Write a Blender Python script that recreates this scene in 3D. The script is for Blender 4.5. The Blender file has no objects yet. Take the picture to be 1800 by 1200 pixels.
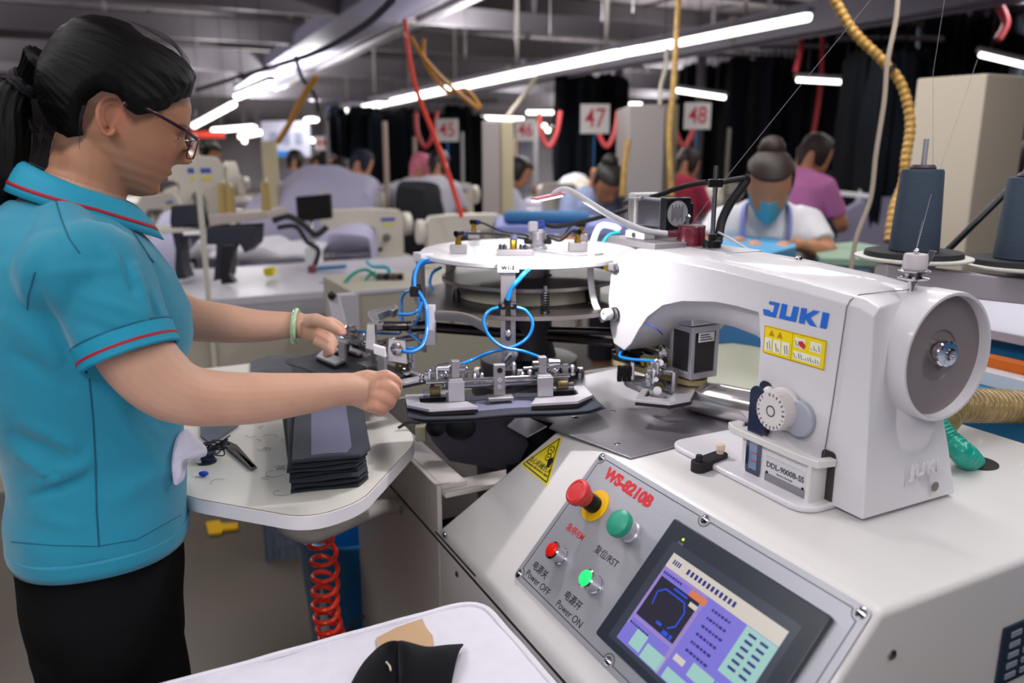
import bpy, bmesh, math, random
from mathutils import Vector, Matrix, noise
from math import sin, cos, pi, radians
random.seed(7)
C = bpy.context.scene.collection
SC = bpy.context.scene
# ------------------------------------------------------------------ camera
H = 1.37; TH = radians(13.26); FP = 1400.0
cam_d = bpy.data.cameras.new('camera'); cam = bpy.data.objects.new('camera', cam_d); C.objects.link(cam)
cam.location = (0, 0, H); cam.rotation_euler = (pi/2 - TH, 0, 0)
cam_d.sensor_width = 36; cam_d.lens = 28.0; cam_d.clip_start = .05; cam_d.clip_end = 200
cam_d.dof.use_dof = True; cam_d.dof.focus_distance = 1.22; cam_d.dof.aperture_fstop = 2.9
SC.camera = cam
# ------------------------------------------------------------------ light and exposure
w = bpy.data.worlds.new('world'); SC.world = w; w.use_nodes = True
w.node_tree.nodes['Background'].inputs[0].default_value = (.80, .86, 1, 1)
w.node_tree.nodes['Background'].inputs[1].default_value = .5
SC.view_settings.view_transform = 'Standard'; SC.view_settings.look = 'None'
SC.view_settings.gamma = 1; SC.view_settings.exposure = -.42
SC.cycles.use_denoising = True
SC.cycles.max_bounces = 7; SC.cycles.diffuse_bounces = 3; SC.cycles.glossy_bounces = 4
SC.cycles.transmission_bounces = 6; SC.cycles.sample_clamp_indirect = 4
SC.cycles.caustics_reflective = False; SC.cycles.caustics_refractive = False

def area(name, loc, sx, sy, power, rotz=0, col=(1, .97, .93), tilt=0):
    l = bpy.data.lights.new(name, 'AREA'); l.shape = 'RECTANGLE'; l.size = sx; l.size_y = sy
    l.energy = power; l.color = col
    o = bpy.data.objects.new(name, l); C.objects.link(o); o.location = loc
    o.rotation_euler = (tilt, 0, rotz)
    return o
UA = math.atan2(.8910, -.4540)          # direction in which the rows of the hall run
# light rows over the hall; farthest and rear ones are added fill without tubes
ROW_Z = 2.2
for k, (cx, cy, L, pw) in enumerate([
        (1.25, .55, 3.2, 34), (-1.05, .30, 3.2, 40), (.5, 3.7, 4, 52), (-2.4, 4.2, 4, 50), (2.9, 4.8, 4, 46),
        (-4.75, 13.2, 8, 130), (.1, 8.6, 4, 110), (4.8, 9, 6, 100), (-5, 17, 9, 260), (2, 18, 9, 240), (-9, 12, 8, 200), (-8, 25, 9, 420), (3, 26, 9, 380), (-.2, -1.5, 3.4, 46)]):
    area('light_row', (cx, cy, ROW_Z + .02 + .25 * (k < 2)), L, .14, pw, UA, (1, .975, .985))
    # added upward lights, no lamps of their own, to brighten the ceiling
    area('ceiling_fill', (cx, cy, ROW_Z + .30 + .25 * (k < 2)), L, .14, pw * (.25 if k == 3 else .6 if k == 5 else .75 if k < 5 else 1.5), UA, (1, .97, .98), pi)
# ------------------------------------------------------------------ pixel helpers (1800 x 1200 frame)
_c, _s = cos(TH), sin(TH)
def ray(px, py):
    a = (px-900)/FP; b = (600-py)/FP
    return Vector((a, _c + b*_s, -_s + b*_c))
def P(px, py, t): return Vector((0, 0, H)) + ray(px, py)*t
def PZ(px, py, z):
    d = ray(px, py); return P(px, py, (z-H)/d.z)
def PY(px, py, Y):
    d = ray(px, py); return P(px, py, Y/d.y)
U = Vector((-.4540, .8910, 0)); V = Vector((.8910, .4540, 0)); Z = Vector((0, 0, 1)); C0 = Vector((.39, .752, 0))
def W(u, v, z): return C0 + U*u + V*v + Z*z
def loc(p): p = p - C0; return Vector((p.dot(U), p.dot(V), p.z))
def PV(px, py, v):
    d = ray(px, py); return P(px, py, (v + C0.dot(V))/d.dot(V))
def PU(px, py, u):
    d = ray(px, py); return P(px, py, (u + C0.dot(U))/d.dot(U))
# ------------------------------------------------------------------ materials
def lin(h):
    if isinstance(h, tuple): return h
    h = h.lstrip('#'); r = [int(h[i:i+2], 16)/255 for i in (0, 2, 4)]
    return tuple(x/12.92 if x <= .04045 else ((x+.055)/1.055)**2.4 for x in r)
_M = {}
def mat(name, col='#808080', rough=.5, metal=0, bump=None, var=None, emit=None, coat=0, trans=0, stretch=None,
        spec=.5, sheen=0, alpha=1, sss=0, attr=None, ior=1.45, aniso=0):
    if name in _M: return _M[name]
    m = bpy.data.materials.new(name); m.use_nodes = True; _M[name] = m
    nt = m.node_tree; N = nt.nodes; L = nt.links; b = N['Principled BSDF']
    c = lin(col)
    b.inputs['Base Color'].default_value = (*c, 1); b.inputs['Roughness'].default_value = rough
    b.inputs['Metallic'].default_value = metal; b.inputs['Coat Weight'].default_value = coat
    b.inputs['Transmission Weight'].default_value = trans; b.inputs['Specular IOR Level'].default_value = spec
    b.inputs['Sheen Weight'].default_value = sheen; b.inputs['Alpha'].default_value = alpha; b.inputs['IOR'].default_value = ior
    if sss:
        b.inputs['Subsurface Weight'].default_value = sss; b.inputs['Subsurface Radius'].default_value = (.012, .004, .002)
        b.inputs['Subsurface Scale'].default_value = .6
    if emit:
        b.inputs['Emission Color'].default_value = (*lin(emit[0]), 1); b.inputs['Emission Strength'].default_value = emit[1]
    tc = None
    def coord(scale):
        nonlocal tc
        if tc is None: tc = N.new('ShaderNodeTexCoord')
        mp = N.new('ShaderNodeMapping'); L.new(tc.outputs['Object'], mp.inputs[0])
        st = stretch or (1, 1, 1); mp.inputs['Scale'].default_value = tuple(scale*k for k in st)
        nz = N.new('ShaderNodeTexNoise'); nz.inputs['Scale'].default_value = 1; nz.inputs['Detail'].default_value = 4
        L.new(mp.outputs[0], nz.inputs['Vector']); return nz
    src = None
    if attr:
        at = N.new('ShaderNodeAttribute'); at.attribute_name = attr; src = at.outputs['Color']
        L.new(src, b.inputs['Base Color'])
    if var:
        nz = coord(var[0]); mx = N.new('ShaderNodeMix'); mx.data_type = 'RGBA'; mx.blend_type = 'MULTIPLY'
        mx.inputs[0].default_value = 1
        rp = N.new('ShaderNodeMapRange'); rp.inputs[1].default_value = .3; rp.inputs[2].default_value = .7
        rp.inputs[3].default_value = 1-var[1]; rp.inputs[4].default_value = 1
        L.new(nz.outputs[0], rp.inputs[0])
        if src: L.new(src, mx.inputs[6])
        else: mx.inputs[6].default_value = (*c, 1)
        L.new(rp.outputs[0], mx.inputs[7]); L.new(mx.outputs[2], b.inputs['Base Color'])
    if bump:
        nz = coord(bump[0]); bp = N.new('ShaderNodeBump'); bp.inputs['Strength'].default_value = bump[1]
        bp.inputs['Distance'].default_value = .002 if len(bump) < 3 else bump[2]
        L.new(nz.outputs[0], bp.inputs['Height']); L.new(bp.outputs[0], b.inputs['Normal'])
    return m
# ------------------------------------------------------------------ objects
def tag(o, label=None, cat=None, group=None, kind=None):
    if label: o['label'] = label
    if cat: o['category'] = cat
    if group: o['group'] = group
    if kind: o['kind'] = kind
    return o
def thing(name, label, cat, at=(0, 0, 0), group=None):
    o = bpy.data.objects.new(name, None); C.objects.link(o); o.location = at; o.empty_display_size = .05
    return tag(o, label, cat, group)
def wloc(o):
    p = Vector(o.location)
    while o.parent: o = o.parent; p += Vector(o.location)
    return p
def basis(x, y, z, o=(0, 0, 0)):
    m = Matrix.Identity(4)
    for i in range(3): m[i][0] = x[i]; m[i][1] = y[i]; m[i][2] = z[i]; m[i][3] = o[i]
    return m
MF = basis(U, V, Z, C0)                       # (u, v, z) of the big machine -> world
def frame(o, x, z=None):                      # right-handed frame at o, x along x, z as near as possible to z
    x = Vector(x).normalized(); z = Vector(z) if z is not None else Vector((0, 0, 1))
    y = z.cross(x)
    if y.length < 1e-6: y = Vector((0, 1, 0)).cross(x)
    y.normalize(); z = x.cross(y); return basis(x, y, z, o)
def catmull(pts, n=8, closed=False):
    pts = [Vector(p) for p in pts]; out = []; m = len(pts)
    if m < 3: return pts
    for i in range(m if closed else m-1):
        g = (lambda k: pts[k % m]) if closed else (lambda k: pts[max(0, min(m-1, k))])
        a, b, c, d = g(i-1), g(i), g(i+1), g(i+2)
        for j in range(n):
            t = j/n
            out.append(.5*((2*b)+(c-a)*t+(2*a-5*b+4*c-d)*t*t+(3*b-a-3*c+d)*t**3))
    if not closed: out.append(pts[-1])
    return out
def rr(x0, x1, y0, y1, r, n=5):               # rounded rectangle outline
    out = []
    for cx, cy, a in ((x1-r, y0+r, -90), (x1-r, y1-r, 0), (x0+r, y1-r, 90), (x0+r, y0+r, 180)):
        for k in range(n+1):
            t = radians(a+90*k/n); out.append((cx+r*cos(t), cy+r*sin(t)))
    return out
class G:
    def __init__(s, T=None): s.v = []; s.f = []; s.m = []; s.T = T; s.k = 0
    def add(s, vs, fs):
        b = len(s.v)
        for p in vs: s.v.append((s.T @ Vector(p)) if s.T is not None else Vector(p))
        for f in fs: s.f.append(tuple(b+i for i in f)); s.m.append(s.k)
        return s
    def boxb(s, x0, x1, y0, y1, z0, z1):
        return s.add([(x, y, z) for z in (z0, z1) for y in (y0, y1) for x in (x0, x1)],
                     [(0, 2, 3, 1), (4, 5, 7, 6), (0, 1, 5, 4), (2, 6, 7, 3), (0, 4, 6, 2), (1, 3, 7, 5)])
    def box(s, c, d): return s.boxb(c[0]-d[0]/2, c[0]+d[0]/2, c[1]-d[1]/2, c[1]+d[1]/2, c[2]-d[2]/2, c[2]+d[2]/2)
    def bar(s, p0, p1, w, h, up=(0, 0, 1)):   # square bar between two points
        p0 = Vector(p0); p1 = Vector(p1); d = p1-p0; F = frame(p0, d, up); L = d.length
        vs = [F @ Vector((x, y, z)) for z in (-h/2, h/2) for y in (-w/2, w/2) for x in (0, L)]
        return s.add(vs, [(0, 2, 3, 1), (4, 5, 7, 6), (0, 1, 5, 4), (2, 6, 7, 3), (0, 4, 6, 2), (1, 3, 7, 5)])
    def loft(s, rings, caps=True, closed=True):
        n = len(rings[0]); vs = [p for r in rings for p in r]; fs = []
        for i in range(len(rings)-1):
            for j in range(n if closed else n-1):
                fs.append((i*n+j, i*n+(j+1) % n, (i+1)*n+(j+1) % n, (i+1)*n+j))
        if caps and closed:
            fs.append(tuple(range(n))[::-1]); fs.append(tuple((len(rings)-1)*n+j for j in range(n)))
        return s.add(vs, fs)
    def cyl(s, p0, p1, r0, r1=None, n=20): return s.tube([p0, p1], [r0, r0 if r1 is None else r1], n)
    def tube(s, path, r, n=10, closed=False, asp=(1, 1), up=(0, 0, 1)):
        pts = [Vector(p) for p in path]; m = len(pts)
        rs = r if isinstance(r, (list, tuple)) else [r]*m
        rings = []; prev = None
        for i in range(m):
            a = pts[(i-1) % m] if closed or i > 0 else pts[i]; b = pts[(i+1) % m] if closed or i < m-1 else pts[i]
            d = (b-a)
            if d.length < 1e-9: d = Vector((0, 0, 1))
            d.normalize()
            if prev is None:
                q = Vector(up).cross(d)
                if q.length < 1e-3: q = Vector((1, 0, 0)).cross(d)
                q.normalize()
            else:
                q = prev - d*prev.dot(d); q.normalize()
            prev = q; e = d.cross(q)
            rings.append([pts[i]+(q*cos(2*pi*j/n)*asp[0]+e*sin(2*pi*j/n)*asp[1])*rs[i] for j in range(n)])
        if closed: rings.append(rings[0]); return s.loft(rings, caps=False)
        return s.loft(rings)
    def lathe(s, o, ax, prof, n=28, caps=True):   # prof: (radius, height along ax)
        F = frame(o, ax); rings = []
        for r, h in prof: rings.append([F @ Vector((h, max(r, 1e-5)*cos(2*pi*j/n), max(r, 1e-5)*sin(2*pi*j/n))) for j in range(n)])
        return s.loft(rings, caps)
    def prism(s, poly, o, x, y, d):               # polygon in the x/y plane at o, pushed along d
        o, x, y, d = Vector(o), Vector(x), Vector(y), Vector(d)
        a = [o+x*p[0]+y*p[1] for p in poly]
        return s.loft([a, [p+d for p in a]])
    def flat(s, poly, z0, z1): return s.prism(poly, (0, 0, z0), (1, 0, 0), (0, 1, 0), (0, 0, z1-z0))
    def ball(s, c, r, n=14, sc=(1, 1, 1)):
        c = Vector(c); rings = []
        for i in range(1, n):
            t = pi*i/n; rings.append([c+Vector((r*sc[0]*sin(t)*cos(2*pi*j/n), r*sc[1]*sin(t)*sin(2*pi*j/n), -r*sc[2]*cos(t))) for j in range(n)])
        b = len(s.v); s.loft(rings, caps=True); return s
    def grid(s, fn, nu, nv):
        vs = [fn(i/nu, j/nv) for j in range(nv+1) for i in range(nu+1)]
        return s.add(vs, [(j*(nu+1)+i, j*(nu+1)+i+1, (j+1)*(nu+1)+i+1, (j+1)*(nu+1)+i) for j in range(nv) for i in range(nu)])
    def helix(s, p0, p1, R, r, turns, n=6, per=14):
        F = frame(p0, Vector(p1)-Vector(p0)); L = (Vector(p1)-Vector(p0)).length; m = int(turns*per)
        return s.tube([F @ Vector((L*i/m, R*cos(2*pi*i/per), R*sin(2*pi*i/per))) for i in range(m+1)], r, n)
    def build(s, name, mats, parent=None, bevel=0, sub=0, ang=38, thick=0, label=None, kind=None, fix=True, flat=False):
        me = bpy.data.meshes.new(name); o = bpy.data.objects.new(name, me); C.objects.link(o)
        off = Vector((0, 0, 0))
        if parent is not None: off = wloc(parent); o.parent = parent
        elif s.v:                                  # origin at the centre of its base
            xs = [p.x for p in s.v]; ys = [p.y for p in s.v]; zs = [p.z for p in s.v]
            off = Vector(((min(xs)+max(xs))/2, (min(ys)+max(ys))/2, min(zs))); o.location = off
        me.from_pydata([tuple(p-off) for p in s.v], [], s.f)
        if not isinstance(mats, (list, tuple)): mats = [mats]
        for m in mats: me.materials.append(m)
        for p, k in zip(me.polygons, s.m): p.material_index = k; p.use_smooth = not flat
        bm = bmesh.new(); bm.from_mesh(me)
        if fix: bmesh.ops.recalc_face_normals(bm, faces=bm.faces)
        if not flat:
            a = radians(ang)
            for e in bm.edges:
                if len(e.link_faces) == 2 and e.calc_face_angle(0) > a: e.smooth = False
        bm.to_mesh(me); bm.free()
        if thick:
            md = o.modifiers.new('solid', 'SOLIDIFY'); md.thickness = thick; md.offset = 0
        if sub:
            md = o.modifiers.new('sub', 'SUBSURF'); md.levels = sub; md.render_levels = sub
        if bevel:
            md = o.modifiers.new('bevel', 'BEVEL'); md.width = bevel; md.segments = 2; md.limit_method = 'ANGLE'
            md.angle_limit = radians(30); md.harden_normals = True
        if label: o['label'] = label
        if kind: o['kind'] = kind
        return o
def text(name, s, size, o, x, y, m, parent, align='CENTER', ext=.0003, bold=0, sx=1, shear=0):
    cu = bpy.data.curves.new('t', 'FONT'); cu.body = s; cu.size = size; cu.align_x = align; cu.align_y = 'CENTER'
    cu.extrude = ext; cu.offset = bold; cu.shear = shear; cu.resolution_u = 3
    t = bpy.data.objects.new('t', cu); C.objects.link(t); bpy.context.view_layer.update()
    me = bpy.data.meshes.new_from_object(t.evaluated_get(bpy.context.evaluated_depsgraph_get()))
    bpy.data.objects.remove(t)
    x = Vector(x).normalized(); y = Vector(y).normalized(); n = x.cross(y)
    off = wloc(parent) if parent else Vector((0, 0, 0))
    F = basis(x*sx, y, n, Vector(o)-off)
    me.transform(F); me.materials.clear(); me.materials.append(m); me.name = name
    ob = bpy.data.objects.new(name, me); C.objects.link(ob); ob.parent = parent
    return ob
def dup(o, loc_=None, rotz=None, label=None, name=None):
    def cp(a, par):
        c = a.copy(); C.objects.link(c); c.parent = par
        for ch in a.children: cp(ch, c)
        return c
    r = cp(o, o.parent)
    if loc_ is not None: r.location = loc_
    if rotz is not None: r.rotation_euler[2] = rotz
    if label: r['label'] = label
    return r
# ------------------------------------------------------------------ shared materials
paint = mat('machine_paint', '#d9d7d6', .38, bump=(900, .10), coat=.15)
paint2 = mat('head_paint', '#dddbe0', .30, bump=(420, .28), coat=.35)
offwh = mat('off_white_paint', '#cfc9c4', .45, bump=(500, .1))
steel = mat('brushed_steel', '#a9a7ab', .30, 1, bump=(60, .12), stretch=(1, 14, 1))
platesteel = mat('plate_steel', '#b2b0b6', .36, .85, var=(9, .25), bump=(90, .08))
chrome = mat('chrome', '#d8d8dc', .12, 1)
dchrome = mat('worn_chrome', '#c2c0c4', .2, 1, bump=(30, .15))
satin = mat('satin_aluminium', '#c6c4cb', .34, .75)
alu = mat('cast_aluminium', '#b4b0b4', .45, .85)
dsteel = mat('dark_steel', '#5e5a58', .42, .9, var=(20, .3))
black = mat('black_plastic', '#121215', .38)
blackm = mat('black_metal', '#1c1c20', .35, .6)
rubber = mat('black_rubber', '#17171a', .6)
whitep = mat('white_plastic', '#e9e9ec', .3)
bluehose = mat('blue_tube', '#1b86e0', .22, coat=.4)
brass = mat('brass', '#b08a2e', .3, 1)
yellow = mat('yellow_sticker', '#f2dd18', .4)
ink = mat('black_ink', '#15151a', .5)
redink = mat('red_ink', '#c62d35', .5)
# ================================================================== the hall
g = G(); g.boxb(-22, 22, -3, 32, -.05, 0); g.build('floor', mat('concrete_floor', '#5f574f', .42, bump=(8, .1), var=(1.6, .25)), kind='structure')
g = G(); g.boxb(-22, 22, -3, 32, 4.2, 4.3); g.build('ceiling', mat('hall_ceiling', '#7c7477', .8, var=(.8, .25)), kind='structure')
wm = mat('hall_wall', '#a39ea2', .8, var=(.7, .45))
g = G(); g.boxb(-22, 22, 32, 32.2, 0, 4.2); g.build('wall_back', wm, kind='structure')
g = G(); g.boxb(-22.2, -22, -3, 32, 0, 4.2); g.build('wall_left', wm, kind='structure')
g = G(); g.boxb(22, 22.2, -3, 32, 0, 4.2); g.build('wall_right', wm, kind='structure')
g = G(); g.boxb(-22, 22, -3.2, -3, 0, 4.2); g.build('wall_front', wm, kind='structure')
# ================================================================== pocket flap machine: cabinet
cab = thing('machine_cabinet', 'large off-white metal machine cabinet with sloping control panel in the right foreground', 'machine', W(.35, .25, 0))
SA = radians(48.3)
def SW(u, w, n=0): return W(u, -w*cos(SA) - n*sin(SA), .9 - w*sin(SA) + n*cos(SA))
SD = (-V*cos(SA) - Z*sin(SA)); SN = (-V*sin(SA) + Z*cos(SA))       # down the slope, out of the slope
g = G(MF)
sec = lambda u, du, z0=.06: [(u, .65, z0), (u, .65, .9), (u, 0, .9), (u+du, -.19, .687), (u+du, -.19, z0)]
g.loft([sec(0, 0), sec(.665, .125)])
g.build('cabinet_body', paint, cab, bevel=.010)
g = G(MF)                                     # open well behind the sloping panel
g.boxb(.792, 1.35, -.19, -.180, .06, .772); g.boxb(1.342, 1.35, -.18, .65, .06, .772); g.boxb(.79, 1.35, .64, .65, .06, .80)
g.boxb(.792, 1.35, -.18, -.130, .762, .772); g.boxb(.775, .83, -.18, -.02, .752, .762)
g.build('well_frame', offwh, cab, bevel=.002)
g = G(MF); g.boxb(.80, 1.34, -.17, .63, .30, .42); g.boxb(.70, .765, -.06, .63, .30, .80); g.build('well_shade_block', mat('well_dark', '#08080a', .9, spec=.1), cab)  # black blocks give the well its shade in colour, hiding the white cabinet face
g = G(MF); g.boxb(.02, 1.35, -.1925, -.1905, .664, .667); g.boxb(.62, .80, -.1925, -.1905, .676, .678)
g.boxb(-.0015, -.0005, .035, .037, .5, .80); g.build('panel_seam', ink, cab)
for (u, z) in ((.758, .690), (.700, .640), (.30, .64), (1.2, .69)):
    G().lathe(W(u, -.190, z), -V, [(.006, 0), (.006, .002), (.003, .004), (.001, .004)], 14).build('screw', dchrome, cab)
G().lathe(W(0, .024, .842), -U, [(.006, 0), (.006, .002), (.003, .004), (.001, .004)], 14).build('screw', dchrome, cab)
# vent grille on the near end
g = G(MF)
g.boxb(-.004, -.001, .225, .40, .735, .815)
v0 = g.build('vent_grille', mat('vent_dark', '#1d2c40', .5), cab)
g = G(MF)
for r in range(5):
    for k in range(5): g.boxb(-.0055, -.004, .238+k*.03, .258+k*.03, .742+r*.0145, .749+r*.0145)
g.build('vent_slot', mat('vent_light', '#8d93a0', .5), v0)
# raised steel table at the sewing end
g = G(MF)
g.flat([(.474, .013), (.656, -.031), (.672, -.012), (.745, -.035), (.86, .0), (.90, .10), (.93, .30), (.70, .45), (.498, .30)][::-1], .9015, .9045)
pl = g.build('steel_table_plate', platesteel, cab, bevel=.0008)
g = G(MF); g.loft([[(.665, -.030, .904), (.747, -.040, .904), (.757, -.062, .880), (.690, -.056, .880)], [(.665, -.030, .902), (.747, -.040, .902), (.757, -.062, .878), (.690, -.056, .878)]])
g.build('plate_lip', platesteel, cab)
for p in ((1010, 733), (1085, 780), (1078, 722), (1013, 733)):
    q = PZ(*p, .9046); G().lathe(q, Z, [(.005, 0), (.0045, .0008), (.002, .0012)], 12).build('countersunk_screw', chrome, pl)
# a black rubber catch sits on the top
g = G(MF)
cb = MF.inverted() @ PZ(1228, 822, .905); ce = MF.inverted() @ PZ(1265, 808, .905)
def rbx(o, p0, p1, w, z0, z1, n=8):
    p0 = Vector(p0).to_2d(); p1 = Vector(p1).to_2d(); d = (p1-p0).normalized(); q = Vector((-d.y, d.x)); pts = []
    for c_, s_ in ((p0, -1), (p1, 1)):
        for k in range(n+1):
            t = -pi/2+pi*k/n; v_ = d*cos(t)*s_*w + q*sin(t)*s_*w*1.0
            pts.append(tuple(c_+v_))
    o.flat(pts, z0, z1)
rbx(g, cb, ce, .012, .9, .916); g.cyl((cb.x, cb.y, .915), (cb.x, cb.y, .926), .006, .005)
catch = g.build('catch_block', rubber, cab, bevel=.001)
g = G(MF); g.cyl((ce.x, ce.y, .915), (ce.x, ce.y, .921), .0055); g.cyl((ce.x, ce.y, .921), (ce.x, ce.y, .931), .007); g.build('catch_knob', mat('cream_knob', '#e6d3bd', .4), catch, bevel=.001)
# opening with a rim where the green hose goes in
g = G(MF); q = MF.inverted() @ PZ(1715, 812, .901)
g.cyl((q.x, q.y, .9), (q.x, q.y, .9015), .032, n=28); g.build('hose_opening', rubber, cab)
q = PZ(1672, 765, .901); G().cyl(q, q+Z*.0015, .008).build('screw_hole', rubber, cab)
# ---- control plate on the slope
plate = G().prism(rr(.006, .528, .004, .247, .008), SW(0, 0, .0005), U, SD, SN*.003).build('control_plate', mat('control_plate_metal', '#b3b4bc', .42, .55, bump=(350, .12)), cab, bevel=.0008)
g = G()
def line(o, pts, wd, n=.0036):
    for a, b in zip(pts, pts[1:]): o.bar(SW(*a, n), SW(*b, n), wd, .0003, SN)
def notch(cx, cw, ax, ay):                    # the engraved line steps round each screw
    r = .013; return [(cx+ax*r, cw)] + [(cx+ax*r*cos(t), cw+ay*r*sin(t)) for t in (0, .4, .8, 1.2, pi/2)]
b0, b1, c0_, c1_ = .016, .518, .0125, .238
pts = []
def arc(cx, cw, a0, a1): return [(cx+.0105*cos(radians(a0+(a1-a0)*k/8)), cw+.0105*sin(radians(a0+(a1-a0)*k/8))) for k in range(9)]
pts += arc(b0, c0_, 90, 0) + arc(.267, c0_, 180, 0)[0:9] + arc(b1, c0_, 180, 90) + arc(b1, c1_, 270, 180) + arc(.267, c1_, 0, -180)[0:9] + arc(b0, c1_, 0, -90) + [arc(b0, c0_, 90, 0)[0]]
line(g, pts, .0011); g.build('border_line', ink, plate)
for u in (b0, .267, b1):
    for w_ in (c0_, c1_):
        G().lathe(SW(u, w_, .0035), SN, [(.0068, 0), (.0066, .0015), (.004, .0035), (.0012, .0042)], 18).build('screw', chrome, plate)
def stext(name, s, size, u, w_, m, bold=0, sx=1, ang=0, align='CENTER', ext=.0001, parent=None, n=.0037, shear=0):
    x = -U*cos(ang) + SD*sin(ang); y = -SD*cos(ang) - U*sin(ang)
    return text(name, s, size, SW(u, w_, n), x, y, m, parent or plate, align, ext, bold, sx, shear)
stext('model_number', 'WS-8210B', .0245, .427, .0315, redink, bold=.0015, sx=1.12, ang=.03)
stext('button_caption', '急停/EM', .0135, .466, .133, redink, .0002)
stext('button_caption', '复位/RST', .0145, .380, .133, ink, 0)
stext('button_caption', '电源关', .0145, .482, .212, ink, .0001)
stext('button_caption', 'Power OFF', .0150, .470, .228, ink, 0)
stext('button_caption', '电源开', .0145, .385, .212, ink, .0001)
stext('button_caption', 'Power ON', .0150, .376, .229, ink, 0)
# buttons
def lat(u, w_, prof, n=32): return G().lathe(SW(u, w_, .0035), SN, prof, n)
em = lat(.463, .082, [(.0265, 0), (.0265, .0015), (.012, .0018)]).build('emergency_button', mat('amber_disc', '#e8b414', .4), cab)
lat(.463, .082, [(.0135, .001), (.0145, .012), (.0135, .022), (.012, .03)]).build('button_neck', blackm, em)
lat(.463, .082, [(.0125, .022), (.0155, .026), (.0165, .034), (.0205, .038), (.0213, .0435), (.0205, .0475), (.0165, .0495), (.0155, .0485), (.006, .0490), (.001, .0490)]).build('button_cap', mat('red_cap', '#cf3a3c', .38), em)
gr = lat(.364, .084, [(.0165, 0), (.0165, .006), (.0145, .008), (.0135, .020), (.011, .022)]).build('start_button', satin, cab)
lat(.364, .084, [(.011, .018), (.0135, .022), (.0200, .026), (.0208, .031), (.0195, .036), (.014, .0395), (.006, .0405), (.001, .0405)]).build('button_cap', mat('green_cap', '#2f9b7f', .42), gr)
rd = lat(.456, .174, [(.0135, 0), (.0135, .005), (.0125, .006), (.0125, .020), (.0140, .021), (.0140, .025), (.0115, .0265), (.0113, .0235)]).build('power_off_button', chrome, cab)
lat(.456, .174, [(.0115, .0245), (.0112, .028), (.008, .0295), (.001, .030)]).build('button_lens', mat('red_lens', '#d01408', .25, emit=('#c01008', .25)), rd)
gn = lat(.362, .173, [(.0135, 0), (.0135, .005), (.0125, .006), (.0125, .020), (.0140, .021), (.0140, .025), (.0120, .0265), (.0118, .0235)]).build('power_on_button', chrome, cab)
lat(.362, .173, [(.0118, .0245), (.0118, .0275), (.0105, .029), (.0095, .0292)]).build('lens_ring', mat('green_ring', '#2fe07a', .2, emit=('#14d860', 1.0)), gn)
lat(.362, .173, [(.0096, .0245), (.0096, .0275), (.006, .0285), (.001, .0288)]).build('button_lens', mat('green_lens', '#c8ffe0', .2, emit=('#b4ffd4', 2.4)), gn)
# touch screen
ts = G().prism(rr(.036, .306, .033, .222, .004), SW(0, 0, .0035), U, SD, SN*.009).build('touch_screen', mat('screen_housing', '#262c38', .33), cab, bevel=.0022)
G().prism(rr(.058, .284, .060, .212, .003), SW(0, 0, .0123), U, SD, SN*.0004).build('screen_window', mat('screen_window', '#39404d', .28), ts)
eL = lambda n, c, s=1.0: mat(n, '#101012', .25, emit=(c, s))
lil = eL('screen_lilac', '#8f86f2', .95); crm = eL('screen_cream', '#efe6dc', .95); drk = eL('screen_dark', '#3c3950', .55); mint = eL('screen_mint', '#b4e6df', .95)
orn = eL('screen_orange', '#f08a5c', 1); blu = eL('screen_blue', '#2f5cf0', 1); prp = eL('screen_purple', '#b49ae8', .9); dtx = eL('screen_text', '#4a3fb0', .6)
SL_, SR_, ST_, SB_ = .270, .068, .073, .206
def sr(a, b, c, d): return [(SL_+(SR_-SL_)*p, ST_+(SB_-ST_)*q) for p, q in ((a, c), (b, c), (b, d), (a, d))]
def scr(name, m, quads, n):
    g = G()
    for q in quads: g.prism(sr(*q), SW(0, 0, .0127+n*.00022), U, SD, SN*.0002)
    return g.build(name, m, ts)
scr('screen_background', lil, [(0, 1, 0, 1)], 0)
scr('screen_banner', crm, [(0, 1, 0, .155)], 1)
scr('screen_border', prp, [(0, .42, .155, .185), (0, .022, .155, .82), (.40, .43, .19, 1), (0, .43, .71, .74)], 1)
scr('pattern_window', drk, [(.025, .40, .255, .70)], 1)
scr('screen_field', mint, [(.76, 1, .16, .62), (.11, .22, .80, .97), (.24, .42, .84, .99), (.60, .78, .70, .83), (.80, .99, .70, .83), (.46, .75, .88, .99)], 1)
scr('screen_marker', orn, [(.29, .44, .19, .255)], 2)
scr('screen_marker', crm, [(.335, .405, .29, .335)], 2); scr('screen_marker', crm, [(.46, .55, .74, .80)], 2)
pp = [(.09, .53), (.07, .40), (.12, .335), (.30, .335), (.345, .41), (.345, .56), (.30, .62)]
g = G()
for a, b in zip(pp, pp[1:]):
    A_, B_ = [(SL_+(SR_-SL_)*q[0], ST_+(SB_-ST_)*q[1]) for q in (a, b)]
    g.bar(SW(*A_, .0132), SW(*B_, .0132), .0022, .0002, SN)
g.build('stitch_pattern', blu, ts)
for q_4 in [(.17, .30, .275, .295), (.28, .33, .65, .69), (.345, .37, .65, .69), (.20, .25, .62, .65)]: scr('pattern_mark', blu, [q_4], 2)
g = G(); random.seed(3)
for r in range(6):
    x = .50
    while x < .66: d = random.uniform(.012, .03); g.prism(sr(x, x+d, .22+r*.085, .245+r*.085), SW(0, 0, .0131), U, SD, SN*.0001); x += d+.008
for r in range(2):
    x = .02
    while x < .2: d = random.uniform(.01, .02); g.prism(sr(x, x+d, .20 if r else .78, .222 if r else .80), SW(0, 0, .0131), U, SD, SN*.0001); x += d+.007
x = .04
while x < .12: g.prism(sr(x, x+.012, .05, .10), SW(0, 0, .0131), U, SD, SN*.0001); x += .02
x = .18
while x < .62: g.prism(sr(x, x+.022, .05, .105), SW(0, 0, .0131), U, SD, SN*.0001); x += .038
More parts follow.
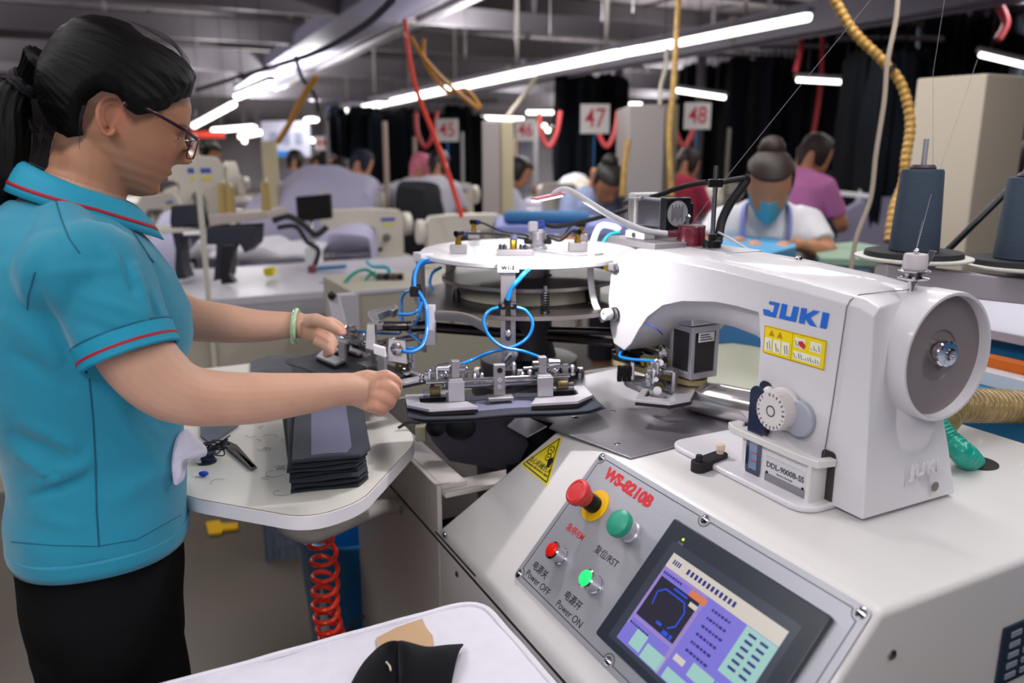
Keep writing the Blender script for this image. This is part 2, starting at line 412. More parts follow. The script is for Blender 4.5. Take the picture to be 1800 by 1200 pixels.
for r in range(6):
    for k in range(2): g.prism(sr(.80+k*.09, .86+k*.09, .20+r*.065, .225+r*.065), SW(0, 0, .0133), U, SD, SN*.0001)
g.build('screen_writing', dtx, ts)
lat(.270, .052, [(.0022, .009), (.002, .0097), (.0005, .0099)], 10).build('status_light', mat('led_lime', '#b6d860', .3, emit=('#a8d040', 1.2)), ts)
stext('status_caption', 'PWR', .005, .270, .0585, mat('grey_ink', '#8a8f9a', .5), parent=ts, n=.0127)
# warning triangle on the slope
tr = [(.645, .014), (.697, .098), (.594, .101)]
def shrink(t, k):
    cx = sum(p[0] for p in t)/3; cy = sum(p[1] for p in t)/3; return [(cx+(p[0]-cx)*k, cy+(p[1]-cy)*k) for p in t]
wt = G().prism(tr, SW(0, 0, .0005), U, SD, SN*.0005).build('warning_triangle', yellow, cab)
g = G(); t9 = shrink(tr, .86)
for a, b in zip(t9, t9[1:]+t9[:1]): g.bar(SW(*a, .0011), SW(*b, .0011), .0022, .0002, SN)
g.build('triangle_border', ink, wt)
g = G()
for (u, w_, r) in ((.645, .047, .0075), (.640, .060, .0065)):
    g.tube([SW(u+r*cos(t*pi/8), w_+r*sin(t*pi/8), .0011) for t in range(16)], .0009, 6, closed=True); g.lathe(SW(u, w_, .001), SN, [(.002, 0), (.002, .0003)], 8)
g.prism([(.628, .055), (.636, .064), (.628, .076), (.620, .074), (.622, .064)], SW(0, 0, .001), U, SD, SN*.0003)
g.build('gear_symbol', ink, wt)
stext('warning_writing', '当心机械伤人', .0125, .646, .0795, ink, .0002, parent=wt, n=.0011)
stext('warning_writing', 'WARNING MECHANICAL INJURY', .0052, .646, .0885, ink, .0002, parent=wt, n=.0011)
# ================================================================== sewing head
hd = thing('industrial_sewing_machine', 'white industrial sewing machine head with round handwheel and blue lettering on the cabinet', 'sewing machine', W(.26, .25, .9))
F0, F1 = .153, .345                            # near and far side of the column across the machine
g = G(MF)
# base slab with the rounded rim
g.flat(rr(.200, .495, .100, .300, .03)[::-1], .900, .910)
g.build('bed_plate', paint2, hd, bevel=.004)
# main casting: lofted across v; outline in the (u, z) plane changes from the front face to the rear

def outline(sc):
    top = [(.169, 1.184), (.19, 1.192), (.30, 1.199), (.45, 1.206), (.60, 1.208), (.68, 1.205), (.725, 1.190), (.752, 1.155), (.758, 1.10), (.748, 1.045), (.735, 1.018)]
    a = [(.700, 1.012), (.678, 1.030), (.655, 1.062), (.632, 1.088), (.59, 1.118), (.54, 1.136), (.46, 1.150), (.41, 1.152), (.365, 1.150), (.357, 1.10)]
    b = [(.700, 1.012), (.685, 1.020), (.660, 1.040), (.635, 1.060), (.60, 1.080), (.54, 1.092), (.46, 1.094), (.41, 1.090), (.365, 1.075), (.357, 1.04)]
    bot = [(p[0]+(q[0]-p[0])*sc, p[1]+(q[1]-p[1])*sc) for p, q in zip(a, b)]
    return top + bot + [(.357, .905), (.153, .905), (.156, .97), (.163, 1.08)]
def ring(v, sc, k=1.0, dz=0):
    out = []
    for u, z in outline(sc):
        if u > .36: u = .36+(u-.36)*k
        if u < .21: u += max(0, min(1, (z-.93)/.12))*min(.045, max(0, (v-.17)*.35))
        out.append((u, v, z-dz*max(0, min(1, (z-1.1)/.08))))
    return out
g = G(MF)
g.loft([ring(.158, 0, .988, .008), ring(.153, 0, .996, .014), ring(.1535, 0, .997, .012), ring(.160, 0, .998, .004), ring(.163, .1, 1, .001), ring(.175, .55, 1.0, 0), ring(.195, .9, 1.0, 0),
        ring(.225, 1, 1.012, 0), ring(.265, 1, 1.012, 0), ring(.305, 1, 1.0, 0), ring(.325, .9, .985, .003), ring(.336, .7, .97, .010), ring(.340, .6, .95, .020)][2:])
body = g.build('head_casting', paint2, hd, bevel=0, ang=28)
md = body.modifiers.new('bevel', 'BEVEL'); md.width = .004; md.segments = 3; md.angle_limit = radians(28); md.harden_normals = True
# seam of the end cover, wrapping over the top
g = G(MF); g.tube([(.224, .1515, .945), (.216, .1515, 1.05), (.209, .1520, 1.178), (.2075, .156, 1.1875), (.206, .17, 1.1935), (.203, .22, 1.194), (.20, .30, 1.1935)], .0007, 6)
g.build('cover_seam', mat('seam_grey', '#6a6668', .6), hd)
# handwheel housing
wc = (.28, 1.110); R = .0865
g = G(); o = W(.255, wc[0], wc[1])
g.lathe(o, -U, [(R*.99, 0), (R*.985, .03), (R*1.0, .060), (R*1.0, .068), (R*1.012, .069), (R*1.012, .1035), (R*.995, .1075), (R*.95, .1075), (R*.94, .100), (R*.935, .094)], 64, caps=False)
g.build('handwheel_housing', paint2, hd, ang=40)
g = G(); g.lathe(o, -U, [(R*.94, .0942), (R*.55, .0935), (R*.40, .0935), (R*.39, .0915), (R*.30, .0915), (.001, .0915)], 56, caps=False)
hw = g.build('handwheel', mat('wheel_face', '#867c7f', .5), hd)
g = G(); o2 = W(.155, wc[0]-.002, wc[1])
for dv, dz, r in ((.004, .004, .017), (-.006, .006, .0165)): g.lathe(o2+V*dv+Z*dz, -U, [(r, -.012), (r, .006), (r-.0015, .0075), (.008, .0075)], 30)
g.build('wheel_hub', chrome, hw)
g = G(); g.lathe(o2+V*.004+Z*.004, -U, [(.008, .006), (.008, .009), (.0055, .010), (.0055, .007), (.001, .007)], 18); g.build('wheel_screw', dchrome, hw)
g = G(); g.lathe(o2+V*(-.014)+Z*.014-U*.006, -U, [(.0035, 0), (.003, .002), (.001, .003)], 12); g.build('wheel_screw', dchrome, hw)
for (a, du, r, m) in ((200, .052, .0045, mat('grey_plug', '#8b8588', .6)), (222, .03, .0018, redink), (214, .03, .0018, mat('blue_dot', '#5060a0', .5))):
    d = (V*cos(radians(a))+Z*sin(radians(a))*-1) if False else (V*cos(radians(a-20))+Z*(-sin(radians(a-180))*.6+.25)).normalized()
    G().lathe(W(.155, wc[0], wc[1])+U*du+d*(R*1.0), d, [(r, .0005), (r, .0012)], 14).build('wheel_mark', m, hd)
# foot fillet under the housing
g = G(MF); g.ball((.188, .262, 1.005), .058, 22, (.45, .95, 1.0)); g.build('housing_foot', paint2, hd)
# raised lettering at the foot of the end cover
text('cast_lettering', 'JUKI', .026, W(.1525, .268, .955), V, Z, paint2, hd, ext=.0012, bold=.0006, sx=1.2)
G().lathe(W(.152, .292, .925), -U, [(.007, 0), (.007, .0012), (.001, .0012)], 16).build('side_plug', mat('grey_plug2', '#77726f', .6), hd)
# ---- front of the column
def vp(poly, v0, v1, name, m, parent=hd, bev=0, **k):
    return G(MF).prism(poly, (0, v0, 0), (1, 0, 0), (0, 0, 1), (0, v1-v0, 0)).build(name, m, parent, bevel=bev, **k)
vp([(u, z) for u, z in rr(.203, .2265, .905, .980, .007)], .1528, .1518, 'lever_slot', mat('slot_dark', '#3a3634', .7))
# reverse lever: bar with a turned back end
g = G(MF)
g.prism([(.385, .150), (.385, .128), (.365, .118), (.225, .118), (.205, .122), (.200, .152), (.212, .152), (.216, .134), (.360, .134), (.372, .150)], (0, 0, .962), (1, 0, 0), (0, 1, 0), (0, 0, .011))
g.boxb(.214, .222, .120, .152, .905, .966)
g.build('reverse_lever', paint, hd, bevel=.002)
g = G(MF); g.boxb(.222, .352, .1275, .154, .903, .962)
fb = g.build('lower_front_cover', paint2, hd, bevel=.002)
# name plate
npl = vp([(u, z) for u, z in rr(.226, .303, .9085, .9475, .001)], .1273, .1268, 'name_plate', mat('plate_white', '#dadadf', .35, .3))
vp([(.227, .9095), (.302, .9095), (.302, .9225), (.227, .9225)], .1268, .1265, 'name_plate_band', mat('plate_grey', '#8f8e96', .35, .4), npl)
text('name_plate_text', 'DDL-9000B-SS', .0115, W(.265, .1264, .9355), -U, Z, mat('plate_ink', '#4a4a52', .5), npl, ext=.0001, bold=.0002)
text('name_plate_text', 'SEWING MACHINE', .0035, W(.265, .1264, .9265), -U, Z, mat('plate_ink', '#4a4a52', .5), npl, ext=.0001)
for u in (.231, .298): G().lathe(W(u, .1266, .9235), -V, [(.0022, 0), (.0018, .001), (.0003, .001)], 10).build('rivet', blackm, npl)
# oil gauge window
gw = vp([(u, z) for u, z in rr(.311, .341, .903, 1.045, .0145, 8)], .1262, .1255, 'gauge_window', mat('gauge_dark', '#27304a', .15, coat=.8))
# the gauge shows above the lever on the column face too
vp([(u, z) for u, z in rr(.325, .350, .96, 1.046, .011, 8)], .1530, .1515, 'gauge_window', mat('gauge_dark', '#27304a', .15), hd)
gw.data.transform(Matrix.Identity(4))
vp([(.318, .918), (.334, .918), (.334, .960), (.318, .960)], .1254, .1250, 'gauge_glass', mat('gauge_blue', '#6f86a8', .1, coat=.6), gw)
vp([(.318, .931), (.328, .931), (.328, .9325), (.318, .9325)], .1250, .1248, 'gauge_line', redink, gw)
vp([(.318, .943), (.328, .943), (.328, .9445), (.318, .9445)], .1250, .1248, 'gauge_line', redink, gw)
# stitch length dial
q = W(.297, .150, 1.016)
dl = G(); prof = [(.0315, .0), (.0315, .004), (.0290, .005), (.0285, .024), (.0275, .0265), (.0, .0265)]
n = 72; rings = []
F_ = frame(q, -V)
for r, h in prof: rings.append([F_ @ Vector((h, (max(r, .0001)-(.0009 if (j % 3 == 0 and r > .02 and h > .002) else 0))*cos(2*pi*j/n), (max(r, .0001)-(.0009 if (j % 3 == 0 and r > .02 and h > .002) else 0))*sin(2*pi*j/n))) for j in range(n)])
dl.loft(rings); dial = dl.build('stitch_dial', mat('dial_cream', '#dcd6d6', .4), hd)
G().lathe(q-V*.0262, -V, [(.0085, 0), (.0085, .0004), (.0065, .0008), (.006, -.002), (.0005, -.002)], 24).build('dial_bore', mat('bore_dark', '#4a4a50', .4), dial)
for k in range(20):
    a = radians(100-k*17); c_ = q-V*.0267+(-U*cos(a)+Z*sin(a))*.0235
    text('dial_number', str((k*3) % 10), .0062, c_, -U*sin(a)-Z*cos(a)*1.0, -U*cos(a)+Z*sin(a), ink, dial, ext=.0001, bold=.0001)
g = G(); g.lathe(W(.268, .152, 1.010), -V, [(.0265, 0), (.0265, .006), (.024, .008), (.001, .008)], 40); g.build('dial_flange', mat('dial_grey', '#a9aebb', .4), dial)
g = G(MF); g.ball((.325, .147, 1.030), .012, 12, (1, .6, 1)); g.build('dial_stop_lever', paint, dial)
# warning label
wl = vp([(u, z) for u, z in rr(.236, .349, 1.087, 1.128, .002)], .1528, .1522, 'warning_label', yellow)
g = G(MF)
for a, b, c, d in ((.2365, .3485, 1.0875, 1.0885), (.2365, .3485, 1.1265, 1.1275), (.2365, .2373, 1.0875, 1.1275), (.3477, .3485, 1.0875, 1.1275), (.2945, .2951, 1.088, 1.127)): g.boxb(a, b, .1519, .1522, c, d)
g.build('label_border', mat('label_orange', '#c88a08', .5), wl)
g = G(MF)
for u in (.334, .318): g.prism([(u-.0055, 1.1145), (u+.0055, 1.1145), (u, 1.124)], (0, .1519, 0), (1, 0, 0), (0, 0, 1), (0, .0003, 0))
g.build('label_triangle', mat('label_orange', '#c88a08', .5), wl)
whl = mat('label_white', '#f0eedc', .5)
for (a, b, c, d) in ((.332, .346, 1.092, 1.111), (.3155, .3295, 1.092, 1.111), (.299, .313, 1.092, 1.111), (.243, .291, 1.091, 1.103), (.271, .290, 1.108, 1.122), (.243, .262, 1.108, 1.122)):
    pic = vp([(u, z) for u, z in rr(a, b, c, d, .001)], .1519, .1516, 'label_picture', whl, wl)
    g = G(MF); x = a+.002
    while x < b-.004:
        hgt = random.uniform(.3, .8)*(d-c); g.prism([(x, c+.002), (x+.0012, c+.002), (x+.0035, c+hgt), (x+.0023, c+hgt)], (0, .1514, 0), (1, 0, 0), (0, 0, 1), (0, .0002, 0)); x += .0042
    g.build('picture_lines', mat('label_ink', '#5a5a60', .5), pic)
vp([(.272, 1.108), (.281, 1.112), (.284, 1.117), (.276, 1.119), (.270, 1.114)], .1514, .1512, 'label_mark', redink, wl)
# maker's lettering: heavy slab letters
lb = mat('logo_blue', '#2a6fd6', .4)
def L(x, y): return (.3535-x*.1185, 1.1425+y*.0215+x*.001)
def letter(polys):
    g = G(MF)
    for p in polys: g.prism([L(*q) for q in p], (0, .1528, 0), (1, 0, 0), (0, 0, 1), (0, -.0008, 0))
    return g.build('maker_letter', lb, hd)
letter([[(.09, 1), (.25, 1), (.20, 0), (.01, 0), (-.01, .38), (.10, .38), (.105, .28), (.155, .28), (.175, .80), (.08, .80)]])
letter([[(.29, 1), (.37, 1), (.35, .25), (.44, .25), (.47, 1), (.55, 1), (.52, .0), (.26, .0)]])
letter([[(.59, 1), (.67, 1), (.65, 0), (.57, 0)], [(.665, .62), (.77, 1), (.86, 1), (.725, .50), (.83, 0), (.73, 0), (.655, .40)]])
letter([[(.90, 1), (.99, 1), (.97, 0), (.88, 0)]])
# ---- top of the head
def onq(px, py, z): return PZ(px, py, z)
g = G()
tm0 = Vector((.705, .235, 1.232))
g = G(MF); g.boxb(.64, .80, .17, .30, 1.204, 1.216); mb = g.build('motor_base', alu, hd, bevel=.0015)
g = G(MF); g.boxb(.715, .79, .237, .292, 1.234, 1.288)
tm = g.build('thread_motor', mat('motor_side', '#8d8c96', .3, .8), hd, bevel=.004)
g = G(MF); g.boxb(.697, .716, .235, .294, 1.231, 1.291); g.build('motor_end_cap', mat('motor_black', '#10141a', .4), tm, bevel=.003)
G().lathe(W(.6968, .262, 1.262), -U, [(.0235, 0), (.0235, .0005)], 36).build('motor_sticker', mat('sticker_grey', '#a9abb2', .5), tm)
g = G(MF)
for k in range(7): g.boxb(.6958, .6962, .248+k*.004, .2495+k*.004, 1.248+(k % 3)*.003, 1.278-(k % 2)*.004)
g.build('sticker_writing', mat('label_ink', '#5a5a60', .5), tm)
g = G(MF); g.boxb(.702, .714, .294, .304, 1.238, 1.280); g.build('motor_connector', black, tm, bevel=.002)
g = G(MF); g.boxb(.79, .815, .232, .297, 1.222, 1.296); br = g.build('motor_bracket', paint, hd, bevel=.004)
g = G(MF)
for k in range(4): g.boxb(.794+k*.0055, .7965+k*.0055, .2312, .2322, 1.235, 1.285)
g.build('bracket_slot', mat('slot_dark2', '#4d4542', .7), br)
for z in (1.290,): G().cyl(W(.788, .236, z-.004), W(.772, .236, z-.004), .0045, n=12).build('bracket_screw', dchrome, br)
g = G(MF); g.boxb(.70, .76, .19, .215, 1.216, 1.230); g.build('valve_block', whitep, mb, bevel=.002)
g = G(MF); g.cyl((.73, .1895, 1.223), (.73, .187, 1.223), .0045); g.build('valve_screw', dchrome, mb)
# stand rod with clamp and small base
rb = W(.605, .268, 1.206)
g = G(MF); g.boxb(.53, .645, .235, .315, 1.204, 1.2085); pb = g.build('rod_base_plate', satin, hd, bevel=.001)
g = G(); g.lathe(rb, Z, [(.016, .002), (.016, .014), (.012, .016), (.007, .016), (.007, .026), (.004, .027)], 26); g.build('rod_collar', blackm, pb)
tp = P(1250, 290, 1.44); g = G(); g.cyl(rb, (rb.x, rb.y, tp.z), .0042, n=16); rod = g.build('stand_rod', chrome, hd)
g = G(); cz = P(1250, 320, 1.44).z; g.box((rb.x, rb.y, cz), (.024, .016, .014)); g.build('rod_clamp', blackm, rod, bevel=.002)
t_ = 1.44
g = G(); hp = catmull([P(1258, 322, t_), P(1290, 316, t_+.01), P(1312, 314, t_+.02), P(1303, 330, t_+.02), P(1285, 355, t_+.02), P(1270, 385, t_+.02), P(1264, 412, t_+.01), P(1262, 425, t_)], 8)
g.tube(hp, .0052, 10)
for a, b in zip(hp[14:], hp[15:]):
    for k in (.0, .33, .66):
        c_ = a.lerp(b, k); g.cyl(c_, c_+(b-a).normalized()*.0016, .0082, n=12)
g.build('ribbed_sleeve', rubber, hd)
g = G(); g.tube(catmull([P(1242, 320, 1.44), P(1200, 328, 1.5), P(1150, 345, 1.55), P(1095, 358, 1.6)], 8), .0048, 8); g.build('black_cable', rubber, hd)
g = G(); g.tube(catmull([P(1262, 408, 1.44), P(1285, 420, 1.43), P(1310, 435, 1.42), P(1345, 454, 1.41)], 6), .0022, 8); g.build('pale_thread_tube', mat('pale_tube', '#cfd3dc', .3), hd)
G().lathe(PZ(1403, 461, 1.2), Z, [(.009, 0), (.009, .002), (.006, .004), (.006, .007), (.0045, .010), (.001, .010)], 16).build('top_screw', dchrome, hd)
# thread tension post on the column top
tpq = PZ(1603, 512, 1.192)
g = G(); g.lathe(tpq, Z, [(.006, -.01), (.006, .014), (.019, .017), (.0195, .019), (.009, .021)], 26)
pt = g.build('tension_post', chrome, hd)
g = G(); g.lathe(tpq, Z, [(.0105, .021), (.0105, .024), (.0195, .027), (.0198, .0285), (.012, .031)], 26); g.build('tension_disc', dchrome, pt)
g = G(); g.lathe(tpq, Z, [(.0155, .030), (.0148, .048), (.0135, .050), (.003, .050)], 26); g.build('tension_cap', mat('cap_pinkgrey', '#cfc8cc', .4), pt)
g = G(); g.ball(tpq+Z*.053, .004, 10); g.build('tension_ball', chrome, pt)
g = G(); g.bar(tpq+V*.012+Z*.026, tpq+V*.034+Z*.052, .010, .0015); g.build('thread_finger', dchrome, pt, bevel=.0005)
# ---- face end: guard, guides, tension, needle bar
g = G(MF); fp = [(.735, 1.200), (.760, 1.17), (.768, 1.12), (.764, 1.06), (.748, 1.03)]
g.loft([[(u+.0, v, z) for u, z in fp] + [(u-.02, v, z) for u, z in fp[::-1]] for v in (.20, .29)]); fpl = g.build('face_plate', paint2, hd, bevel=.004)
g = G(); ls = PU(1066, 464, .775); g.bar(ls-Z*.011, ls+Z*.009, .0006, .013, V); ys = g.build('face_sticker', yellow, fpl)
g = G(); gp = catmull([P(1090, 405, 1.55), P(1078, 398, 1.55), P(1055, 398, 1.55), P(1042, 430, 1.55), P(1038, 480, 1.55), P(1045, 530, 1.54), P(1062, 565, 1.53)], 10)
g.tube(gp, .0065, 10, asp=(1, .22), up=(0, -1, 0)); g.build('take_up_guard', whitep, fpl)
g = G(); g.tube(catmull([P(1060, 425, 1.53), P(1072, 412, 1.53), P(1090, 408, 1.53)], 6), .0032, 8); g.build('cyan_tube', mat('cyan_tube', '#35c0cc', .3), fpl)
a = PV(1093, 470, .162)
g = G(); g.cyl(a, a-V*.016, .0045, n=14); g.lathe(a-V*.002, -V, [(.0095, 0), (.0105, .001), (.0095, .002), (.0095, .004), (.0105, .005), (.0095, .006)], 22); ga = g.build('thread_guide', dchrome, hd)
g = G(MF); g.box(tuple(MF.inverted() @ (a-V*.014+Z*.001-U*-.009)), (.016, .010, .014)); g.build('guide_block', satin, ga, bevel=.001)
g = G(); g.tube(catmull([a-V*.004-U*.004, a-V*.006-Z*.02-U*.006, a-V*.006-Z*.034-U*.004, a-V*.006-Z*.022-U*.001, a-V*.004], 6), .0010, 6); g.build('guide_spring', chrome, ga)
b = PV(1092, 551, .165)
g = G()
for k in range(4): g.lathe(b-V*(.003+k*.0042), -V, [(.006, 0), (.0135, .0006), (.0135, .0018), (.006, .0026)], 26)
g.cyl(b+V*.01, b-V*.03, .0035, n=12); tn = g.build('thread_tension', dchrome, hd)
g = G(); g.lathe(b-V*.020+U*.006, -V, [(.0105, 0), (.0115, .003), (.0115, .013), (.0095, .016), (.004, .016), (.0035, .012), (.0005, .012)], 24); g.build('tension_knob', whitep, tn)
g = G(); g.tube(catmull([b+Z*.012, b+Z*.024-U*.012, b+Z*.010-U*.026, b-Z*.002-U*.040], 6), .0022, 8); g.build('check_spring', chrome, tn)
g = G(); g.tube(catmull([b-U*.04-V*.002, PV(1150, 575, .155), PV(1165, 588, .17)], 6), .0014, 6); g.build('blue_wire', mat('wire_blue', '#3a4fae', .4), tn)
# nose and needle bar
nb = PV(1110, 612, .205)
g = G(); g.lathe(nb+Z*.035, -Z, [(.034, 0), (.032, .012), (.026, .022), (.024, .028), (.001, .028)], 30); g.build('head_nose', paint2, hd)
g = G(); g.lathe(nb+Z*.010, -Z, [(.0075, 0), (.0075, .045), (.004, .048), (.003, .06), (.0008, .062), (.0006, .075)], 18); g.build('needle_bar', chrome, hd)
ci = nb-Z*.010
g = G(); g.lathe(ci, -Z, [(.024, 0), (.036, 0), (.036, .009), (.024, .009), (.024, 0)], 40, caps=False); cr = g.build('clamp_ring', mat('ring_grey', '#2b3236', .35, .5), hd)
g = G(); g.lathe(ci-Z*.009, -Z, [(.022, 0), (.0345, 0), (.0345, .014), (.022, .014), (.022, 0)], 40, caps=False); g.build('needle_pulley', mat('pulley', '#8f867c', .4, .7), cr)
for k in range(3):
    d = Vector((cos(k*2.1+2.6), sin(k*2.1+2.6), 0)); G().box(tuple(ci+d*.036-Z*.004), (.010, .010, .014)).build('ring_lug', blackm, cr, bevel=.001)
g = G(); g.bar(nb+U*-.028-Z*.022+V*-.01, nb+U*-.028+Z*.012+V*-.01, .006, .03, U); g.build('bar_bracket', black, hd, bevel=.001)
# lower stepper motor with belt pulley
u0, v0, s_ = .585, .218, .062
lm = G(MF).boxb(u0+.003, u0+s_-.003, v0+.003, v0+s_-.003, .985, 1.062).build('belt_motor', mat('motor_core', '#2a2528', .4), hd, bevel=.001)
g = G(MF)
for du in (0, s_-.008):
    for dv in (0, s_-.008): g.boxb(u0+du, u0+du+.008, v0+dv, v0+dv+.008, .984, 1.062)
g.build('motor_corner', satin, lm, bevel=.001)
g = G(MF); g.boxb(u0, u0+s_, v0, v0+s_, .975, .987); g.build('motor_flange', satin, lm, bevel=.0015)
g = G(MF); g.boxb(u0, u0+s_, v0, v0+s_, 1.060, 1.072); g.build('motor_flange', satin, lm, bevel=.0015)
g = G(MF); g.flat([(u0-.003, v0-.004), (u0+s_*.6, v0-.014)] + [(u0+s_+.008, v0-.01), (u0+s_+.02, v0+.01), (u0+s_+.02, v0+s_), (u0, v0+s_)], 1.074, 1.096); g.build('motor_mount', satin, lm, bevel=.003)
g = G(MF); g.boxb(u0-.0008, u0-.0002, v0+.014, v0+.050, 1.043, 1.060); ls = g.build('motor_label', whitep, lm)
g = G(MF)
for k in range(3): g.boxb(u0-.0012, u0-.0008, v0+.018, v0+.046-.004*k, 1.046+k*.0045, 1.048+k*.0045)
g.build('motor_label_writing', ink, lm)
pc = W(u0+s_/2, v0+s_/2, .975)
g = G(); g.lathe(pc, -Z, [(.027, 0), (.027, .003), (.0245, .004), (.0245, .016), (.027, .017), (.027, .020), (.001, .020)], 36); g.build('drive_pulley', mat('pulley2', '#6d5c3c', .4, .8), lm)
# toothed belt from pulley to needle pulley
zc = ci.z-.016
A2 = Vector((pc.x, pc.y)); B2 = Vector((ci.x, ci.y)); d = (B2-A2).normalized(); nrm = Vector((-d.y, d.x))
path = [A2+nrm*.026+d*0, B2+nrm*.036]; 
for k in range(1, 10): t = pi/2-pi*k/10; path.append(B2+d*.036*cos(t)+nrm*.036*sin(t))
path += [B2-nrm*.036, A2-nrm*.026]
for k in range(1, 10): t = -pi/2-pi*k/10; path.append(A2+d*.026*cos(t)+nrm*.026*sin(t))
zA = .965
rings = []
for p in path:
    f = max(0, min(1, (p-A2).dot(d)/(B2-A2).length)); zz = zA+(zc-zA)*f
    cen = A2.lerp(B2, f); o_ = (p-cen).normalized()*.0016
    rings.append([(p.x, p.y, zz-.005), (p.x+o_.x, p.y+o_.y, zz-.005), (p.x+o_.x, p.y+o_.y, zz+.005), (p.x, p.y, zz+.005)])
rings.append(rings[0])
G().loft(rings, caps=False).build('toothed_belt', mat('belt_amber', '#b0a074', .45), lm)
g = G(); q = P(1098, 655, 1.47)
for k in range(6): g.box(tuple(q+Vector(((k % 3-1)*.009, .004*(k//3), -.012*(k//3)+.004))), (.008, .012, .018))
g.build('presser_foot', blackm, hd, bevel=.001)
g = G(); g.box(tuple(q+Vector((.014, 0, .004))), (.006, .01, .034)); g.build('foot_shank', chrome, hd, bevel=.001)
q = P(1155, 634, 1.5); g = G(); g.box(tuple(q), (.06, .03, .012)); ck = g.build('gauge_strip', mat('strip_yellow', '#c8b02a', .5), hd)
g = G()
for k in range(6): g.box(tuple(q+Vector((-.025+k*.01, -.0155, 0))), (.0035, .001, .011))
g.build('strip_mark', ink, ck)
# ================================================================== LED work lamp on a maroon base
mq = W(.655, .262, 1.2085)
lamp = thing('work_lamp', 'small lit lamp on a white bent arm with a round maroon base', 'lamp', mq)
mar = mat('maroon_paint', '#6c1c30', .32, coat=.3)
G().lathe(mq, Z, [(.0265, 0), (.027, .003), (.0255, .008), (.0245, .030), (.0255, .0335), (.024, .0350), (.001, .0345)], 36).build('lamp_base', mar, lamp)
g = G(); g.lathe(mq, Z, [(.0225, .0345), (.0225, .0358), (.001, .0358)], 30); g.build('base_lid', mat('lid_grey', '#6a5660', .4), lamp)
g = G(); g.lathe(mq+V*-.004+U*.006, Z, [(.004, .035), (.004, .046), (.0052, .047), (.0052, .051), (.003, .052), (.001, .055)], 14); g.build('lamp_switch', chrome, lamp)
s0 = mq+Z*.017; p1 = P(1172, 411, 1.445)
g = G(); g.bar(s0, p1, .012, .010); g.build('base_spout', mar, lamp, bevel=.002)
arm = catmull([p1, P(1130, 404, 1.43), P(1085, 385, 1.41), P(1045, 362, 1.39), P(1010, 340, 1.38), P(992, 333, 1.375), P(978, 338, 1.375), P(972, 344, 1.375)], 8)
G().tube(arm, .0058, 12).build('lamp_arm', mat('arm_white', '#d4d4da', .4), lamp)
a, b = P(985, 343, 1.375), P(938, 353, 1.36)
G().bar(a+Z*.003, b+Z*.003, .026, .004).build('lamp_head', mat('lamp_pink', '#e08098', .4), lamp, bevel=.0015)
G().bar(a-Z*.001, b-Z*.001, .022, .002).build('lamp_diffuser', mat('led_white', '#ffffff', .4, emit=('#fff2ea', 9)), lamp)
led = area('led_light', tuple((a+b)/2-Z*.006), .05, .02, 2.6, 0, (1, .94, .97)); led.rotation_euler = (0, 0, 0); led.parent = None
# ================================================================== polished duct and the pale cover behind
g = G(MF)
dp = [(.748, .200, .935), (.715, .208, .936), (.68, .225, .935), (.63, .245, .934), (.57, .27, .934), (.50, .30, .935), (.42, .36, .935)]
dpc = catmull(dp, 6); rs = []
for i in range(len(dpc)): f = i/(len(dpc)-1); rs.append(.012+.020*min(1, f*1.5))
g.tube(dpc, rs, 28)
dct = g.build('suction_duct', mat('duct_chrome', '#e2dddd', .16, .85, bump=(14, .2)), None)
tag(dct, 'bent polished steel suction pipe lying on the machine table below the sewing arm', 'pipe')
g = G(MF)
cp = []
for i in range(15):
    row = []
    for j in range(15):
        x = i/14; y = j/14
        row.append((.62+.36*x, .34+.34*y, .912+.03*sin(pi*x)*sin(pi*y)+.006*sin(7*x+3*y)))
    cp.append(row)
g.grid(lambda a, b: cp[int(round(a*14))][int(round(b*14))], 14, 14)
pc_ = g.build('plastic_cover', mat('pale_plastic', '#a5a892', .35), None, thick=.002)
tag(pc_, 'crumpled pale plastic sheet lying behind the polished pipe', 'plastic sheet')
# ================================================================== rotating carousel with clamp stations
cc = Vector((.036, 1.682, 0))
car = thing('clamp_carousel', 'rotary carousel with white top disc, steel rings and clamp stations before the woman', 'machine', cc+Z*.42)
disc_m = mat('disc_white', '#dfdde2', .3, bump=(300, .05))
G().lathe(cc+Z*1.162, Z, [(.001, 0), (.225, 0), (.228, .002), (.228, .009), (.226, .011), (.001, .011)], 72).build('top_disc', disc_m, car)
ringm = mat('ring_steel', '#5c5655', .38, .85, var=(10, .25))
rime = mat('ring_edge', '#a39a97', .4, .8)
def plate_ring(name, z, r0, r1, th):
    o = G().lathe(cc+Z*z, Z, [(r0, 0), (r1, 0), (r1, th), (r0, th), (r0, 0)], 72, caps=False).build(name, [ringm, rime], car)
    for p in o.data.polygons:
        if abs(p.normal.z) < .5: p.material_index = 1
    return o
plate_ring('cam_ring', 1.112, .05, .185, .007)
plate_ring('lower_ring', 1.070, .09, .245, .008)
G().lathe(cc+Z*1.119, Z, [(.045, 0), (.045, .043)], 36).build('upper_hub', satin, car)
G().cyl(cc+Z*1.145+Vector((.005, -.044, 0)), cc+Z*1.145+Vector((.005, -.047, 0)), .006).build('hub_hole', black, car)
G().lathe(cc+Z*.93, Z, [(.20, .148), (.205, .15), (.205, .185), (.20, .188)][::1], 60).build('inner_drum', mat('drum_cream', '#cfc8b4', .5), car) if False else None
G().lathe(cc+Z*1.078, Z, [(.001, 0), (.150, 0), (.152, .002), (.152, .034), (.001, .034)], 56).build('inner_drum', mat('drum_cream', '#c9c2ae', .5), car)
G().lathe(cc+Z*.42, Z, [(.115, 0), (.115, .44), (.125, .445), (.125, .475), (.105, .49), (.105, .52), (.06, .525), (.05, .56), (.05, .65)], 48).build('lower_hub', mat('hub_grey', '#4c4a50', .45, .5, var=(8, .3)), car)
